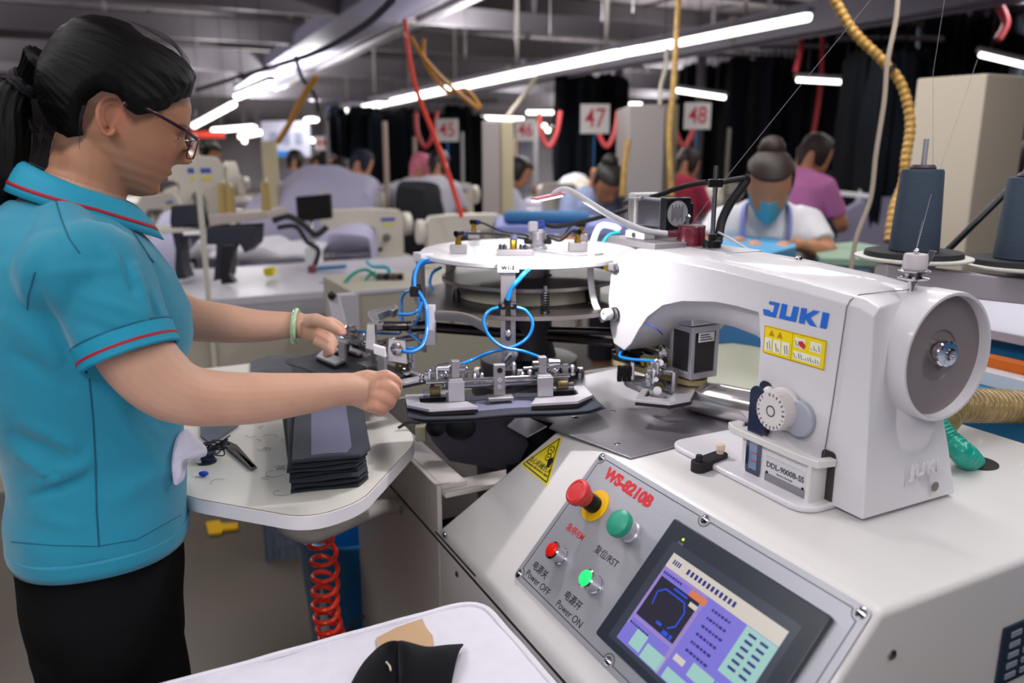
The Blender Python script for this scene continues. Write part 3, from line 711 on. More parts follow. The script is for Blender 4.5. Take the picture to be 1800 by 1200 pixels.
for a in (200, 245, 300, 340):
    g = G(); q = cc+Z*.905+Vector((cos(radians(a)), sin(radians(a)), 0))*.117; g.lathe(q, Z, [(.010, 0), (.010, .012), (.006, .014), (.006, .020), (.001, .020)], 12); g.build('hub_bolt', dchrome, car)
# heavy steel rods and cross bars below the rings
def pr(a, b, ta, tb, r, name='guide_bar', m=dsteel, parent=car): return G().cyl(P(*a, ta), P(*b, tb), r, n=18).build(name, m, parent)
bm_ = mat('bar_gunmetal', '#56504f', .25, .9)
pr((660, 573), (745, 573), 1.58, 1.62, .010, m=bm_); pr((715, 574), (745, 573), 1.6, 1.62, .0125, 'bar_sleeve', chrome)
pr((750, 574), (1075, 600), 1.62, 1.75, .011, m=bm_); pr((880, 578), (1085, 583), 1.7, 1.7, .008, m=bm_)
# cam guide: curved sheet at the left of the lower ring
g = G(); pts = [P(765, 555, 1.52), P(800, 556, 1.5), P(828, 562, 1.48), P(857, 577, 1.46)]
g.tube(catmull(pts, 6), .010, 8, asp=(1, .25), up=(0, -1, 0)); g.build('cam_guide', rime, car)
# springs and pins between the rings
def pin(px, y0, y1, t, spring=True):
    a, b = P(px, y0, t), P(px, y1, t); a.z, b.z = max(a.z, b.z), min(a.z, b.z); b.x, b.y = a.x, a.y
    o = G().cyl(b-Z*.003, a+Z*.012, .0038, n=12).build('ring_bolt', dchrome, car)
    if spring: G().helix(b, a, .0072, .0017, 8).build('bolt_spring', blackm, o)
    else: G().lathe(b, Z, [(.007, 0), (.0085, .01), (.0085, (a-b).z*.75), (.004, (a-b).z)], 14).build('bolt_sleeve', black, o)
pin(958, 548, 512, 1.49); pin(803, 548, 505, 1.62, False); pin(1036, 530, 503, 1.6, False); pin(860, 530, 506, 1.80, False)
# fittings on top of the disc
D0 = 1.173
def fitting(px, py, ang_to, s=1.0, nut=True):
    q = PZ(px, py, D0); b = G().box(tuple(q+Z*.009), (.034*s, .026*s, .018)).build('valve_block', alu, car, bevel=.0015)
    if nut:
        q2 = q+Z*.018
        G().lathe(q2, Z, [(.0065, 0), (.0065, .006), (.005, .007), (.005, .013), (.0062, .014), (.0062, .018)], 6).build('brass_nut', brass, b)
        d = (PZ(*ang_to, D0)-q); d.z = 0; d.normalize()
        G().cyl(q2+Z*.022-d*.008, q2+Z*.022+d*.012, .0062, n=12).build('elbow_fitting', blackm, b)
        G().cyl(q2+Z*.022+d*.012, q2+Z*.022+d*.018, .005, n=12).build('release_collar', mat('collar_blue', '#2b3f9a', .35), b)
        return q2+Z*.022+d*.018
e1 = fitting(806, 445, (900, 430)); e2 = fitting(833, 420, (900, 425), .8); e3 = fitting(1015, 441, (960, 425), 1.1); e4 = fitting(1022, 425, (960, 422), .8)
un = PZ(945, 437, D0)
u1 = G().lathe(un, Z, [(.020, 0), (.020, .004), (.017, .006), (.017, .036), (.012, .040), (.001, .040)], 26).build('rotary_union', satin, car, bevel=.0008)
G().box(tuple(un+Vector((-.010, -.004, .047))), (.022, .02, .022)).build('union_elbow', mat('elbow_grey', '#b3b2b8', .45), u1, bevel=.005)
G().cyl(un+Vector((.000, -.004, .050)), un+Vector((.014, -.002, .052)), .0085, n=16).build('union_collar', mat('collar_blue', '#2b3f9a', .35), u1)
for k in range(5):
    a = radians(150+k*60); q = un+Vector((cos(a), sin(a), 0))*.017+Z*.016
    G().cyl(q, q+Vector((cos(a), sin(a), 0))*.014, .0052, n=10).build('side_fitting', black if k % 2 else dchrome, u1)
g = G(); g.box(tuple(PZ(905, 448, D0)+Z*.006), (.072, .03, .012)); fb2 = g.build('front_manifold', alu, car, bevel=.0012)
q = PZ(905, 448, D0)
G().lathe(q+Vector((-.003, 0, .012)), Z, [(.0068, 0), (.0068, .018), (.0055, .020)], 6).build('brass_nut', brass, fb2)
G().ball(q+Vector((-.002, 0, .034)), .0078, 12).build('manifold_knob', mat('knob_slate', '#56587a', .4), fb2)
for dx in (-.028, -.02, .013, .022): G().lathe(q+Vector((dx, -.003, .012)), Z, [(.005, 0), (.0045, .008), (.002, .010)], 12).build('socket_screw', chrome, fb2)
uc = un+Z*.022
def btube(a, b, sag, r=.0026, m=black, name='black_tube', par=car):
    m_ = (a+b)/2+Z*sag; G().tube(catmull([a, a.lerp(b, .12)+Z*.000, m_, b.lerp(a, .1), b], 8), r, 8).build(name, m, par)
btube(e1, uc+Vector((-.02, -.008, 0)), .004); btube(e2, uc+Vector((-.02, 0, .004)), -.006); btube(e3, uc+Vector((.02, -.006, 0)), -.012); btube(e4, uc+Vector((.02, 0, .004)), -.014)
G().tube(catmull([un+Vector((.014, -.002, .052)), P(980, 398, 1.7), P(1030, 388, 1.7), P(1090, 372, 1.72), P(1160, 352, 1.8)], 8), .0048, 10).build('air_hose', rubber, car)
G().tube([PZ(940, 440, D0+.001), PZ(1010, 450, D0+.001), PZ(1060, 446, D0+.001)], .0012, 6).build('scribed_wire', mat('grey_wire', '#a7a5ac', .4), car)
# ---------------------------------------------------------------- one clamp station, built at the front
e = Vector((.984, .178, 0)); nn = Vector((-.178, .984, 0)); Fc = Vector((-.022, 1.342, .955))
def S(a, b, z=0): return Fc+e*a+nn*b+Z*z
MS = basis(e, nn, Z, Fc)
platepol = mat('plate_polished', '#d6d4db', .30, .6)
def station():
    px0 = Vector((-.0072, 1.452, 0))
    g = G(); g.boxb(px0.x-.014, px0.x+.014, px0.y-.005, px0.y+.003, .972, 1.165)
    post = g.build('station_post', alu, car, bevel=.001)
    g = G(); g.boxb(px0.x-.020, px0.x+.020, px0.y-.008, px0.y+.020, 1.158, 1.176); g.build('post_head', disc_m, post, bevel=.0015)
    g = G(); g.prism(rr(-.005, .005, 1.03, 1.09, .0045), (px0.x, px0.y-.0056, 0), (1, 0, 0), (0, 0, 1), (0, .0004, 0)); g.build('post_slot', mat('slot_shade', '#544f4c', .6, .5), post)
    for z in (1.045, 1.052): pass
    G().lathe(Vector((px0.x, px0.y-.005, 1.045)), (0, -1, 0), [(.0065, 0), (.0065, .004), (.0045, .006), (.0025, .006), (.002, .004), (.0005, .004)], 12).build('cap_screw', dchrome, post)
    # push arm from the post to the clamp
    a = Vector((px0.x+.006, px0.y-.006, 1.005)); b = S(.0, .012, .040)
    G().cyl(a, b, .0065, n=16).build('push_rod', dchrome, post); G().lathe(a+Vector((0, .006, 0)), b-a, [(.013, 0), (.013, .012), (.009, .014)], 20).build('rod_eye', satin, post)
    blk = G(MS).boxb(-.010, .010, -.004, .008, .002, .058).build('clamp_block', alu, post, bevel=.001)
    G(MS).boxb(-.022, .022, -.018, .008, -.004, .002).build('block_foot', alu, blk, bevel=.0008)
    G().cyl(S(0, -.0042, .048), S(0, -.0046, .048), .005, n=14).build('block_hole', black, blk)
    for z in (.019, .032): G().lathe(S(0, -.004, z), -nn, [(.0048, 0), (.0045, .003), (.002, .003), (.0015, .001), (.0003, .001)], 12).build('cap_screw', chrome, blk)
    # long guide rod across, second rod behind
    G().cyl(S(-.128, .006, .030), S(.128, .006, .030), .0042, n=14).build('cross_rod', chrome, post)
    G().cyl(S(-.10, .020, .018), S(.12, .020, .018), .0065, n=14).build('cross_rod', dchrome, post)
    # pair of clamp plates
    for s in (-1, 1):
        po = [(.046, -.055), (.128, -.055), (.163, -.024), (.163, .036), (.092, .036), (.092, .024), (.140, .024), (.140, -.014), (.128, -.022), (.060, -.022)]
        po = [(s*x, y) for x, y in po]
        pl_ = G(MS).flat(po, -.004, .001).build('clamp_plate', platepol, post, bevel=.0004)
        G(MS).flat([(x*.995, y-.001) for x, y in po], -.010, -.004).build('clamp_pad', mat('pad_black', '#1b1b1f', .6), pl_)
        G(MS).boxb(min(s*.064, s*.090), max(s*.064, s*.090), -.032, .004, .001, .040).build('plate_bracket', satin, pl_, bevel=.0012) if False else None
        G(MS).loft([[(s*x, y, z) for x, z in ((.064, .001), (.092, .001), (.092, .036), (.064, .036))] for y in (-.022, -.016)]).build('plate_bracket', satin, pl_, bevel=.0008)
        G(MS).boxb(*sorted((s*.066, s*.090)), -.018, .012, .034, .038).build('bracket_top', satin, pl_, bevel=.0006)
        # spring loaded finger above the bracket
        fg = G(MS).boxb(*sorted((s*.070, s*.084)), -.004, .010, .038, .068).build('finger_block', alu, post, bevel=.001)
        G().cyl(S(s*.088, .003, .056), S(s*.108, .003, .056), .009, .006, n=18).build('adjust_knob', chrome, fg)
        G().cyl(S(s*.060, .003, .054), S(s*.070, .003, .054), .007, n=16).build('knurled_nut', dchrome, fg)
        G().helix(S(s*.088, .003, .048), S(s*.104, .003, .040), .0065, .0011, 4).build('clamp_spring', chrome, fg)
        G().cyl(S(s*.045, .010, .046), S(s*.130, .010, .046), .0028, n=10).build('spindle', chrome, fg)
        rnd = random.Random(5+s)
        for k in range(9):
            x = .030+.013*k
            if .064 < x < .092: continue
            hgt = rnd.uniform(.010, .030); yy = rnd.uniform(.008, .028)
            o = G().lathe(S(s*x, yy, .020+rnd.uniform(0, .012)), Z, [(.0052, 0), (.0052, .004), (.0030, .005), (.0030, hgt*.6), (.0046, hgt*.62), (.0046, hgt), (.002, hgt+.002)], 10)
            o.build('clamp_screw', rnd.choice([chrome, dchrome, chrome, satin]), post)
        for k in range(3):
            x = .036+.040*k+rnd.uniform(-.004, .004)
            G(MS).boxb(*sorted((s*x, s*(x+.009))), .016, .024, .014, .040+rnd.uniform(0, .012)).build('link_plate', rnd.choice([satin, alu]), post, bevel=.0008)
        # bearing pair inside the plate opening
        G().cyl(S(s*.104, .002, .014), S(s*.122, .002, .014), .0095, n=18).build('roller', mat('roller_bronze', '#6f6046', .35, .8), pl_)
        G().cyl(S(s*.124, .002, .012), S(s*.134, .002, .012), .0075, n=16).build('roller', chrome, pl_)
    # blue air tubes from a black tee on the post
    tz = 1.098; tq = Vector((px0.x-.001, px0.y-.008, tz))
    tee = G().box(tuple(tq-Vector((0, .004, 0))), (.034, .012, .012)).box(tuple(tq+Vector((0, -.004, .008))), (.012, .012, .014)).build('tee_fitting', black, post, bevel=.002)
    for s in (-1, 1): G().lathe(tq+Vector((s*.008, -.011, .002)), (0, -1, 0), [(.0032, 0), (.0028, .0015), (.0005, .0015)], 10).build('tee_screw', dchrome, tee)
    cx = tq+Vector((.0, -.010, 0))
    def off(x, z, y=0): return tq+Vector((x, -.010+y, z))
    L_ = [off(.017, -.002), off(.034, -.008, -.002), off(.046, -.030, -.006), off(.038, -.055, -.010), off(.012, -.072, -.014), off(-.030, -.082, -.016), off(-.070, -.100, -.012), S(-.086, .012, .052)]
    R_ = [off(-.017, -.002), off(-.034, -.008, -.004), off(-.044, -.026, -.008), off(-.034, -.052, -.012), off(-.008, -.072, -.020), off(.030, -.080, -.020), off(.072, -.098, -.014), S(.100, .012, .050)]
    for q in (L_, R_): G().tube(catmull(q, 8), .0030, 10).build('air_tube', bluehose, post)
    G().tube(catmull([off(0, .012), off(.006, .030), off(.018, .046), off(.034, .062, .012), off(.05, .066, .05)], 6), .0044, 10).build('air_tube', bluehose, post)
    for q in (L_[-1], R_[-1]): G().lathe(q+Z*.004, -Z, [(.0042, 0), (.005, .003), (.005, .012), (.0065, .013), (.0065, .018)], 10).build('push_fitting', whitep, post)
    return post
st = station()
def turn(root, deg):
    R_ = Matrix.Rotation(radians(deg), 4, 'Z')
    r = dup(root); r.location = Vector((0, 0, 0)); r.rotation_euler[2] = radians(deg); return r
st_left = turn(st, -60); st_right = turn(st, 60)
back1 = None
for a in (120, 180, 240):                      # the far posts without their clamps
    r = Matrix.Rotation(radians(a), 3, 'Z'); q = cc+r @ Vector((-.0432, -.230, 0))
    G().cyl(q+Z*.985, q+Z*1.162, .012, n=4).build('far_post', alu, car)
tl = text('disc_number', 'W1-3', .010, Vector((-.0072, 1.4435, 1.1675)), (1, 0, 0), Z, ink, st, ext=.0001, bold=.0003)
tl.location -= Vector((0, 0, 0))
# small holder on the left post: white bar seen before the woman
G().box(tuple(P(757, 560, 1.55)), (.020, .012, .055)).build('slide_bar', mat('bar_pale', '#dcdae4', .4), car, bevel=.001)
G().box(tuple(P(757, 592, 1.55)), (.020, .014, .030)).build('slide_bar', satin, car, bevel=.001)
# bright bent bracket and blocks at the left station
def pxpoly(pts, t, d, name, m, par=car, bev=.0008):
    return G().loft([[P(x, y, t) for x, y in pts], [P(x, y, t)+Vector((0, d, 0)) for x, y in pts]]).build(name, m, par, bevel=bev)
g = G()
bp = [PZ(*p, 1.05) for p in ((694, 534), (699, 541), (690, 546), (685, 543), (662, 552), (668, 566), (660, 570), (646, 552), (648, 546))]
g.loft([bp, [p-Z*.016 for p in bp]]); g.build('bent_bracket', satin, car, bevel=.001)
pxpoly([(683, 596), (712, 600), (716, 640), (680, 634)], 1.46, .008, 'cam_plate', alu)
G().lathe(P(697, 612, 1.455), (0, -1, 0), [(.012, 0), (.012, .006), (.006, .008), (.001, .008)], 6).build('cam_nut', dchrome, car)
pxpoly([(655, 606), (676, 612), (678, 628), (657, 622)], 1.44, .012, 'sensor_block', mat('pale_block', '#d8d6dc', .4), bev=.001)
pxpoly([(645, 570), (659, 570), (660, 617), (642, 612)], 1.5, .02, 'slide_block', alu)
pxpoly([(662, 568), (672, 569), (672, 580), (662, 579)], 1.49, .02, 'clamp_nut', dchrome)
G().tube(catmull([P(770, 455, 1.62), P(742, 458, 1.56), P(730, 480, 1.54), P(729, 505, 1.53)], 8), .0036, 10).build('air_tube', bluehose, car)
G().tube(catmull([P(733, 508, 1.53), P(748, 535, 1.52), P(751, 575, 1.51), P(744, 605, 1.49), P(725, 618, 1.47), P(706, 616, 1.455)], 10), .0036, 10).build('air_tube', bluehose, car)
G().tube(catmull([P(775, 470, 1.8), P(760, 480, 1.78), P(756, 500, 1.76), P(768, 523, 1.74)], 8), .0036, 10).build('air_tube', bluehose, car)
G().tube(catmull([P(700, 552, 1.55), P(720, 552, 1.54), P(735, 545, 1.54), P(741, 530, 1.54)], 8), .0036, 10).build('air_tube', bluehose, car)
G().box(tuple(P(729, 512, 1.53)), (.018, .012, .020)).build('tee_fitting', black, car, bevel=.002)
# gearing under the front station
g = G(); pxs = [(800, 760), (870, 752), (895, 800), (840, 825), (800, 790)]
under = mat('under_steel', '#3e3d47', .4, .7)
pxpoly([(735, 730), (905, 730), (930, 780), (905, 830), (790, 810), (760, 775)], 1.62, .03, 'underplate', under)
G().lathe(P(768, 745, 1.5), (0, -1, 0), [(.018, 0), (.018, .02), (.01, .024), (.001, .024)], 24).build('black_roller', blackm, car)
G().lathe(P(810, 742, 1.55), (0, -1, 0), [(.03, 0), (.03, .02), (.026, .022), (.001, .022)], 30).build('dark_wheel', blackm, car)
G().tube(catmull([P(700, 752, 1.5), P(718, 742, 1.5), P(736, 742, 1.5), P(748, 735, 1.5)], 6), .003, 8).build('black_wire', rubber, car)
G().box(tuple(P(740, 760, 1.5)), (.02, .02, .03)).build('small_bracket', mat('bracket_olive', '#8a8874', .5), car, bevel=.002)
# ================================================================== pocket flaps
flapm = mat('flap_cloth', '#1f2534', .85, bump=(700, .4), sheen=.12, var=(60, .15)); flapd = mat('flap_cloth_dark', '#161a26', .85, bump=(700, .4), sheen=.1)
lining = mat('lining_cloth', '#62647a', .6, bump=(500, .2))
def flap_outline(L=.168, D=.058, c=.028): return [(-L, -D+c*.6), (-L+c, -D), (L-c, -D), (L, -D+c*.6), (L, D), (-L, D)]
def flap(name, M, seed, lbl, grp=None, lin_=False, L=.168, D=.058, th=.0035, m=None):
    rnd = random.Random(seed); g = G(M); po = flap_outline(L, D)
    dens = []
    for a, b in zip(po, po[1:]+po[:1]):
        for k in range(10): dens.append((a[0]+(b[0]-a[0])*k/10, a[1]+(b[1]-a[1])*k/10))
    wob = lambda x, y: .0011*sin(x*38+seed)+.0010*sin(y*70+seed*2)
    ring = [[(x*k, y*k, z+wob(x*k, y*k)) for x, y in dens] for k, z in [(.98, 0), (1, th*.3), (1, th*.7), (.985, th)]+[(.97-.095*i, th*1.05) for i in range(11)]]
    g.loft(ring); o = g.build(name, m or flapm, None); tag(o, lbl, 'fabric piece', grp)
    if lin_:
        g = G(M); l0 = [(x*.93, y*.52) for x, y in dens]
        g.loft([[(x, y, wob(x, y)+z) for x, y in l0] for z in (th*1.05, th*1.05+.0007)]+[[(x*k, y*k, wob(x*k, y*k)+th*1.05+.0008) for x, y in l0] for k in [.98-.096*i for i in range(11)]])
        g.build('lining_strip', lining, o)
    return o
flap('pocket_flap', MS @ Matrix.Translation((.004, -.010, -.0150)), 1, 'dark grey pocket flap clamped flat at the front station of the carousel', lin_=True)
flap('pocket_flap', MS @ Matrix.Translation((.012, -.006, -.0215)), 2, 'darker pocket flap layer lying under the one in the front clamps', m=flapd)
RL = Matrix.Translation(cc) @ Matrix.Rotation(radians(-60), 4, 'Z') @ Matrix.Translation(-cc)
flap('pocket_flap', RL @ MS @ Matrix.Translation((-.055, -.022, -.0165)) @ Matrix.Rotation(radians(4), 4, 'Z'), 3, 'dark pocket flap held by both hands of the woman under the left clamp', L=.150, D=.075)
RR = Matrix.Translation(cc) @ Matrix.Rotation(radians(60), 4, 'Z') @ Matrix.Translation(-cc)
# ================================================================== the woman
def voxel(g, name, m, parent, vs, it=2, fac=.5, post=None, label=None):
    o = g.build(name, m, parent)
    md = o.modifiers.new('r', 'REMESH'); md.mode = 'VOXEL'; md.voxel_size = vs; md.adaptivity = 0; md.use_smooth_shade = True
    if it: sm = o.modifiers.new('s', 'SMOOTH'); sm.factor = fac; sm.iterations = it
    bpy.context.view_layer.update()
    me = bpy.data.meshes.new_from_object(o.evaluated_get(bpy.context.evaluated_depsgraph_get()))
    o.modifiers.clear(); old = o.data; o.data = me; bpy.data.meshes.remove(old); me.name = name
    if not me.materials: me.materials.append(m)
    for p in me.polygons: p.use_smooth = True; p.material_index = 0
    if post:
        off = wloc(o)
        for v in me.vertices:
            w_ = v.co+off; q = post(w_, v.normal)
            if q is not None: v.co = q-off
    me.update()
    if label: o['label'] = label
    return o
def lerp(tab, x):
    if x <= tab[0][0]: return tab[0][1:]
    for a, b in zip(tab, tab[1:]):
        if x <= b[0]:
            f = (x-a[0])/(b[0]-a[0]); f = f*f*(3-2*f)*.5+f*.5
            return tuple(p+(q-p)*f for p, q in zip(a[1:], b[1:]))
    return tab[-1][1:]
def sect(g_, tab, T, n=44, pw=.9, steps=None):
    """loft of horizontal sections: table rows (z, back, front, half width, centre u, [lift])"""
    rings = []; zs = []
    for a, b in zip(tab, tab[1:]):
        k = max(1, int(abs(b[0]-a[0])/.012)); zs += [a[0]+(b[0]-a[0])*j/k for j in range(k)]
    zs.append(tab[-1][0])
    for z in zs:
        bk, fr, hw, cu = lerp(tab, z)[:4]; c_ = (bk+fr)/2; a = (fr-bk)/2; r = []
        for j in range(n):
            t = 2*pi*j/n; cx, sy = cos(t), sin(t)
            r.append((cu+hw*math.copysign(abs(sy)**pw, sy), c_+a*math.copysign(abs(cx)**pw, cx), z))
        rings.append(r)
    return g_.loft(rings)
skin = mat('skin', '#c8957a', .5, bump=(900, .12), sss=.12, attr='tint', var=(30, .07), spec=.35)
wm_ = thing('person', 'woman in a turquoise polo shirt, glasses and ponytail, both hands at the clamp', 'person', W(.79, -.74, 0))
US = .785
# ---- head in its own frame: x forward, y to her left, z up, origin between the ears
YAW, PITCH, HS = radians(7), radians(21), .93
fx = (V*cos(YAW)+U*sin(YAW)); fy = (-V*sin(YAW)+U*cos(YAW))
HX = fx*cos(PITCH)-Z*sin(PITCH); HZ = fx*sin(PITCH)+Z*cos(PITCH)
HO = W(.795, -.652, 1.413)
MH = basis(HX*HS, fy*HS, HZ*HS*.89, HO)
MHi = MH.inverted()
htab = [(-.112, .015, .048, .010), (-.108, .004, .060, .022), (-.098, -.010, .072, .034), (-.085, -.028, .0745, .046), (-.070, -.045, .0795, .056), (-.052, -.060, .0845, .063),
        (-.030, -.078, .086, .069), (-.010, -.090, .0845, .072), (.010, -.097, .086, .074), (.024, -.099, .090, .0745), (.040, -.099, .0915, .0745), (.060, -.096, .089, .0725), (.080, -.089, .082, .068),
        (.100, -.076, .068, .059), (.114, -.058, .050, .046), (.122, -.038, .030, .030), (.127, -.012, .006, .010)]
def ga(x, s): return math.exp(-(x/s)**2)
def headpt(z, t, off=0, feat=True):
    bk, fr, hw = lerp(htab, z); c_ = (bk+fr)/2; a = (fr-bk)/2; cx, sy = cos(t), sin(t)
    # widest part sits behind the middle; the face is flatter than the back
    x = c_+a*math.copysign(abs(cx)**.92, cx); y = hw*math.copysign(abs(sy)**.94, sy)
    if cx > 0 and z < .03: y *= 1-.10*cx*min(1, (.03-z)/.08)
    if feat and cx > 0:
        nose_h = lerp([(-.042, 0), (-.036, .006), (-.029, .0235), (-.022, .0300), (-.014, .0250), (-.003, .016), (.008, .009), (.017, .003), (.024, 0)], z)[0]
        nose_w = lerp([(-.042, .0135), (-.030, .0115), (-.015, .0080), (.01, .0070)], z)[0]
        x += nose_h*ga(y, nose_w)
        x += .0045*ga(abs(y)-.0125, .005)*ga(z+.033, .006)
        x += .0062*ga(z+.0555, .0048)*ga(y, .019) + .0070*ga(z+.0675, .0046)*ga(y, .017) - .0050*ga(z+.0615, .0020)*ga(y, .020) - .0025*ga(z+.0775, .005)*ga(y, .018)
        x += .0060*ga(z+.092, .012)*ga(y, .020)
        x -= .0085*ga(abs(y)-.031, .015)*ga(z-.006, .011)
        x += .0050*ga(abs(y)-.031, .0125)*ga(z-.003, .0065)
        x += .0030*ga(abs(y)-.028, .018)*ga(z-.024, .007)
        x += .0040*ga(abs(y)-.043, .018)*ga(z+.020, .018)
    if off:
        n = Vector((cx/max(a, .01), sy/max(hw, .01), (z-.015)/.0110/.11*.10/.11*.11)); n = Vector((cx, sy, (z-.01)/.08)).normalized()
        x += n.x*off; y += n.y*off; z += n.z*off
    return (x, y, z)
g = G(MH); NT = 120; rings = []
zs = [-.112+.239*k/96 for k in range(97)]
for z in zs: rings.append([headpt(z, 2*pi*j/NT) for j in range(NT)])
g.loft(rings)
# ears: folded rim, inner bowl and lobe
g.T = MH @ Matrix.Translation((-.019, 0, -.013)) @ Matrix.Diagonal((.98, 1, .98, 1))
for s in (-1, 1):
    rim = [(.010, .027), (.004, .036), (-.008, .038), (-.018, .031), (-.022, .016), (-.019, .0), (-.012, -.014), (-.004, -.022), (.003, -.018), (.006, -.008)]
    rp = catmull([(x-.002, s*(.074+.010*(1-(x+.02)/.035)), z) for x, z in rim], 6)
    g.tube(rp, [.0032+.0010*(k/len(rp)) for k in range(len(rp))], 8)
    rp2 = catmull([(-.004+x*.62, s*(.0745+.006*(1-(x+.02)/.035)), .006+z*.62) for x, z in rim[1:8]], 5); g.tube(rp2, .0022, 8)
    ring = [(x-.003, s*(.0735+.0065*(1-(x+.02)/.035)), z) for x, z in rim]
    g.loft([[(-.004+(p[0]+.004)*k, p[1]-s*d, .006+(p[2]-.006)*k) for p in ring] for k, d in ((1, .004), (1, 0), (.75, .0025), (.5, .004), (.1, .0045))])
# neck, joined to the shoulders
def MW(u, v, z): return W(u, v, z)
nk = [HO+HX*-.035*HS+HZ*-.020*HS, W(.792, -.697, 1.345), W(.788, -.714, 1.305), W(.785, -.735, 1.25)]
g.T = None
g.tube(catmull(nk, 6), [.040, .044, .047, .050, .052]+[.053]*4+[.055]*4+[.050]*3+[.044]*3, 26, asp=(1, .97))
# torso core and thighs inside the clothes keep the figure one body
g.T = MF
sect(g, [(.60, -.83, -.66, .13, US), (.80, -.84, -.64, .145, US), (.95, -.83, -.64, .125, US), (1.08, -.83, -.63, .135, US), (1.17, -.81, -.64, .13, US), (1.22, -.79, -.67, .11, US), (1.27, -.755, -.69, .06, US)], MF, 24)
for du in (-.085, .085):
    g.tube([(US+du, -.745, .66), (US+du, -.74, .45), (US+du, -.755, .25), (US+du, -.765, .09)], [.082, .062, .048, .038], 16)
g.T = None
# ---- arms: joint points and radii
def arm(pts, n=8):
    ps = [Vector(p) for p, r in pts]; path = catmull(ps, n); rs = []
    for i in range(len(pts)-1):
        for j in range(n): f = j/n; rs.append(pts[i][1]+(pts[i+1][1]-pts[i][1])*f)
    rs.append(pts[-1][1]); return path, rs
RA = [(W(.650, -.735, 1.235), .046), (P(176, 505, 1.02), .049), (P(236, 618, 1.02), .0475), (P(285, 672, 1.035), .0445), (P(330, 694, 1.05), .0400), (P(385, 700, 1.075), .0375), (P(453, 699, 1.10), .0355), (P(540, 691, 1.135), .0292), (P(590, 685, 1.16), .0246), (P(616, 684, 1.175), .0245), (P(640, 686, 1.186), .0225)]
LA = [(W(.93, -.71, 1.235), .046), (W(.975, -.655, 1.16), .044), (P(285, 535, 1.37), .0425), (P(330, 559, 1.385), .0385), (P(400, 569, 1.405), .0345), (P(460, 573, 1.425), .0285), (P(510, 571, 1.44), .0235), (P(530, 571, 1.445), .0235)]
for A_ in (RA, LA):
    p_, r_ = arm(A_); g.tube(p_, r_, 22)
# ---- right hand: closed round the end of the clamp
def finger(pts, rs):
    p_, r_ = arm(list(zip(pts, rs)), 5); g.tube(p_, r_, 12); g.ball(pts[-1], rs[-1]*1.0, 10)
    for q, r in zip(pts[1:-1], rs[1:-1]): g.ball(q, r*1.05, 10)
g.loft([[P(616, 684, 1.175)+(P(616, 660, 1.175)-P(616, 684, 1.175))*0+o_ for o_ in
         [((P(0, 0, 1)-P(0, 1, 1))*0+Z)*math.sin(a)*.0235+Vector((0, 1, 0))*math.cos(a)*.0190 for a in [2*pi*k/16 for k in range(16)]]]] +
       [[P(px, py, t)+Z*sin(a)*h+Vector((.1, 1, 0))*cos(a)*d for a in [2*pi*k/16 for k in range(16)]] for px, py, t, h, d in
        ((632, 685, 1.183, .0290, .0195), (648, 687, 1.188, .0335, .0185), (664, 690, 1.192, .0335, .0165), (674, 692, 1.198, .029, .012))])
RF = [([P(660, 665, 1.19), P(678, 661, 1.185), P(696, 671, 1.195), P(698, 684, 1.220), P(690, 688, 1.235)], [.0105, .0112, .0100, .0085, .0075]),
      ([P(660, 680, 1.188), P(680, 678, 1.180), P(694, 689, 1.188), P(690, 700, 1.212), P(678, 700, 1.225)], [.0108, .0112, .0102, .0088, .0078]),
      ([P(656, 695, 1.186), P(674, 696, 1.178), P(686, 705, 1.185), P(680, 714, 1.208), P(668, 711, 1.220)], [.0105, .0108, .0098, .0085, .0075]),
      ([P(650, 710, 1.186), P(664, 712, 1.180), P(675, 718, 1.186), P(668, 725, 1.204), P(658, 721, 1.212)], [.0098, .0098, .0086, .0075, .0068])]
for ps, rs in RF: finger(ps, [r*.88 for r in rs])
finger([P(628, 672, 1.200), P(648, 668, 1.222), P(672, 672, 1.238), P(690, 677, 1.243)], [.013, .0120, .0105, .0088])
# ---- left hand: thumb on top of the flap, fingers underneath
g.loft([[P(px, py, t)+Z*sin(a)*h+Vector((.1, 1, 0))*cos(a)*d for a in [2*pi*k/16 for k in range(16)]] for px, py, t, h, d in
        ((530, 572, 1.445, .022, .019), (545, 577, 1.45, .0265, .018), (560, 582, 1.455, .0265, .017), (574, 586, 1.46, .022, .014))])
finger([P(536, 565, 1.44), P(556, 563, 1.43), P(578, 571, 1.42), P(596, 582, 1.42)], [.0135, .0125, .0105, .0085])
finger([P(560, 568, 1.465), P(580, 566, 1.475), P(596, 574, 1.48), P(603, 584, 1.48)], [.0105, .0102, .0090, .0075])
for k, (dx, dy, dt) in enumerate(((0, 0, 0), (-3, 7, -.010), (-6, 14, -.020))):
    finger([P(560+dx, 584+dy, 1.455+dt), P(577+dx, 592+dy, 1.452+dt), P(586+dx, 603+dy, 1.455+dt), P(580+dx, 612+dy*.7, 1.465+dt)], [.0105, .0100, .0088, .0076])
body = voxel(g, 'body', skin, wm_, .0022, 2, .5)
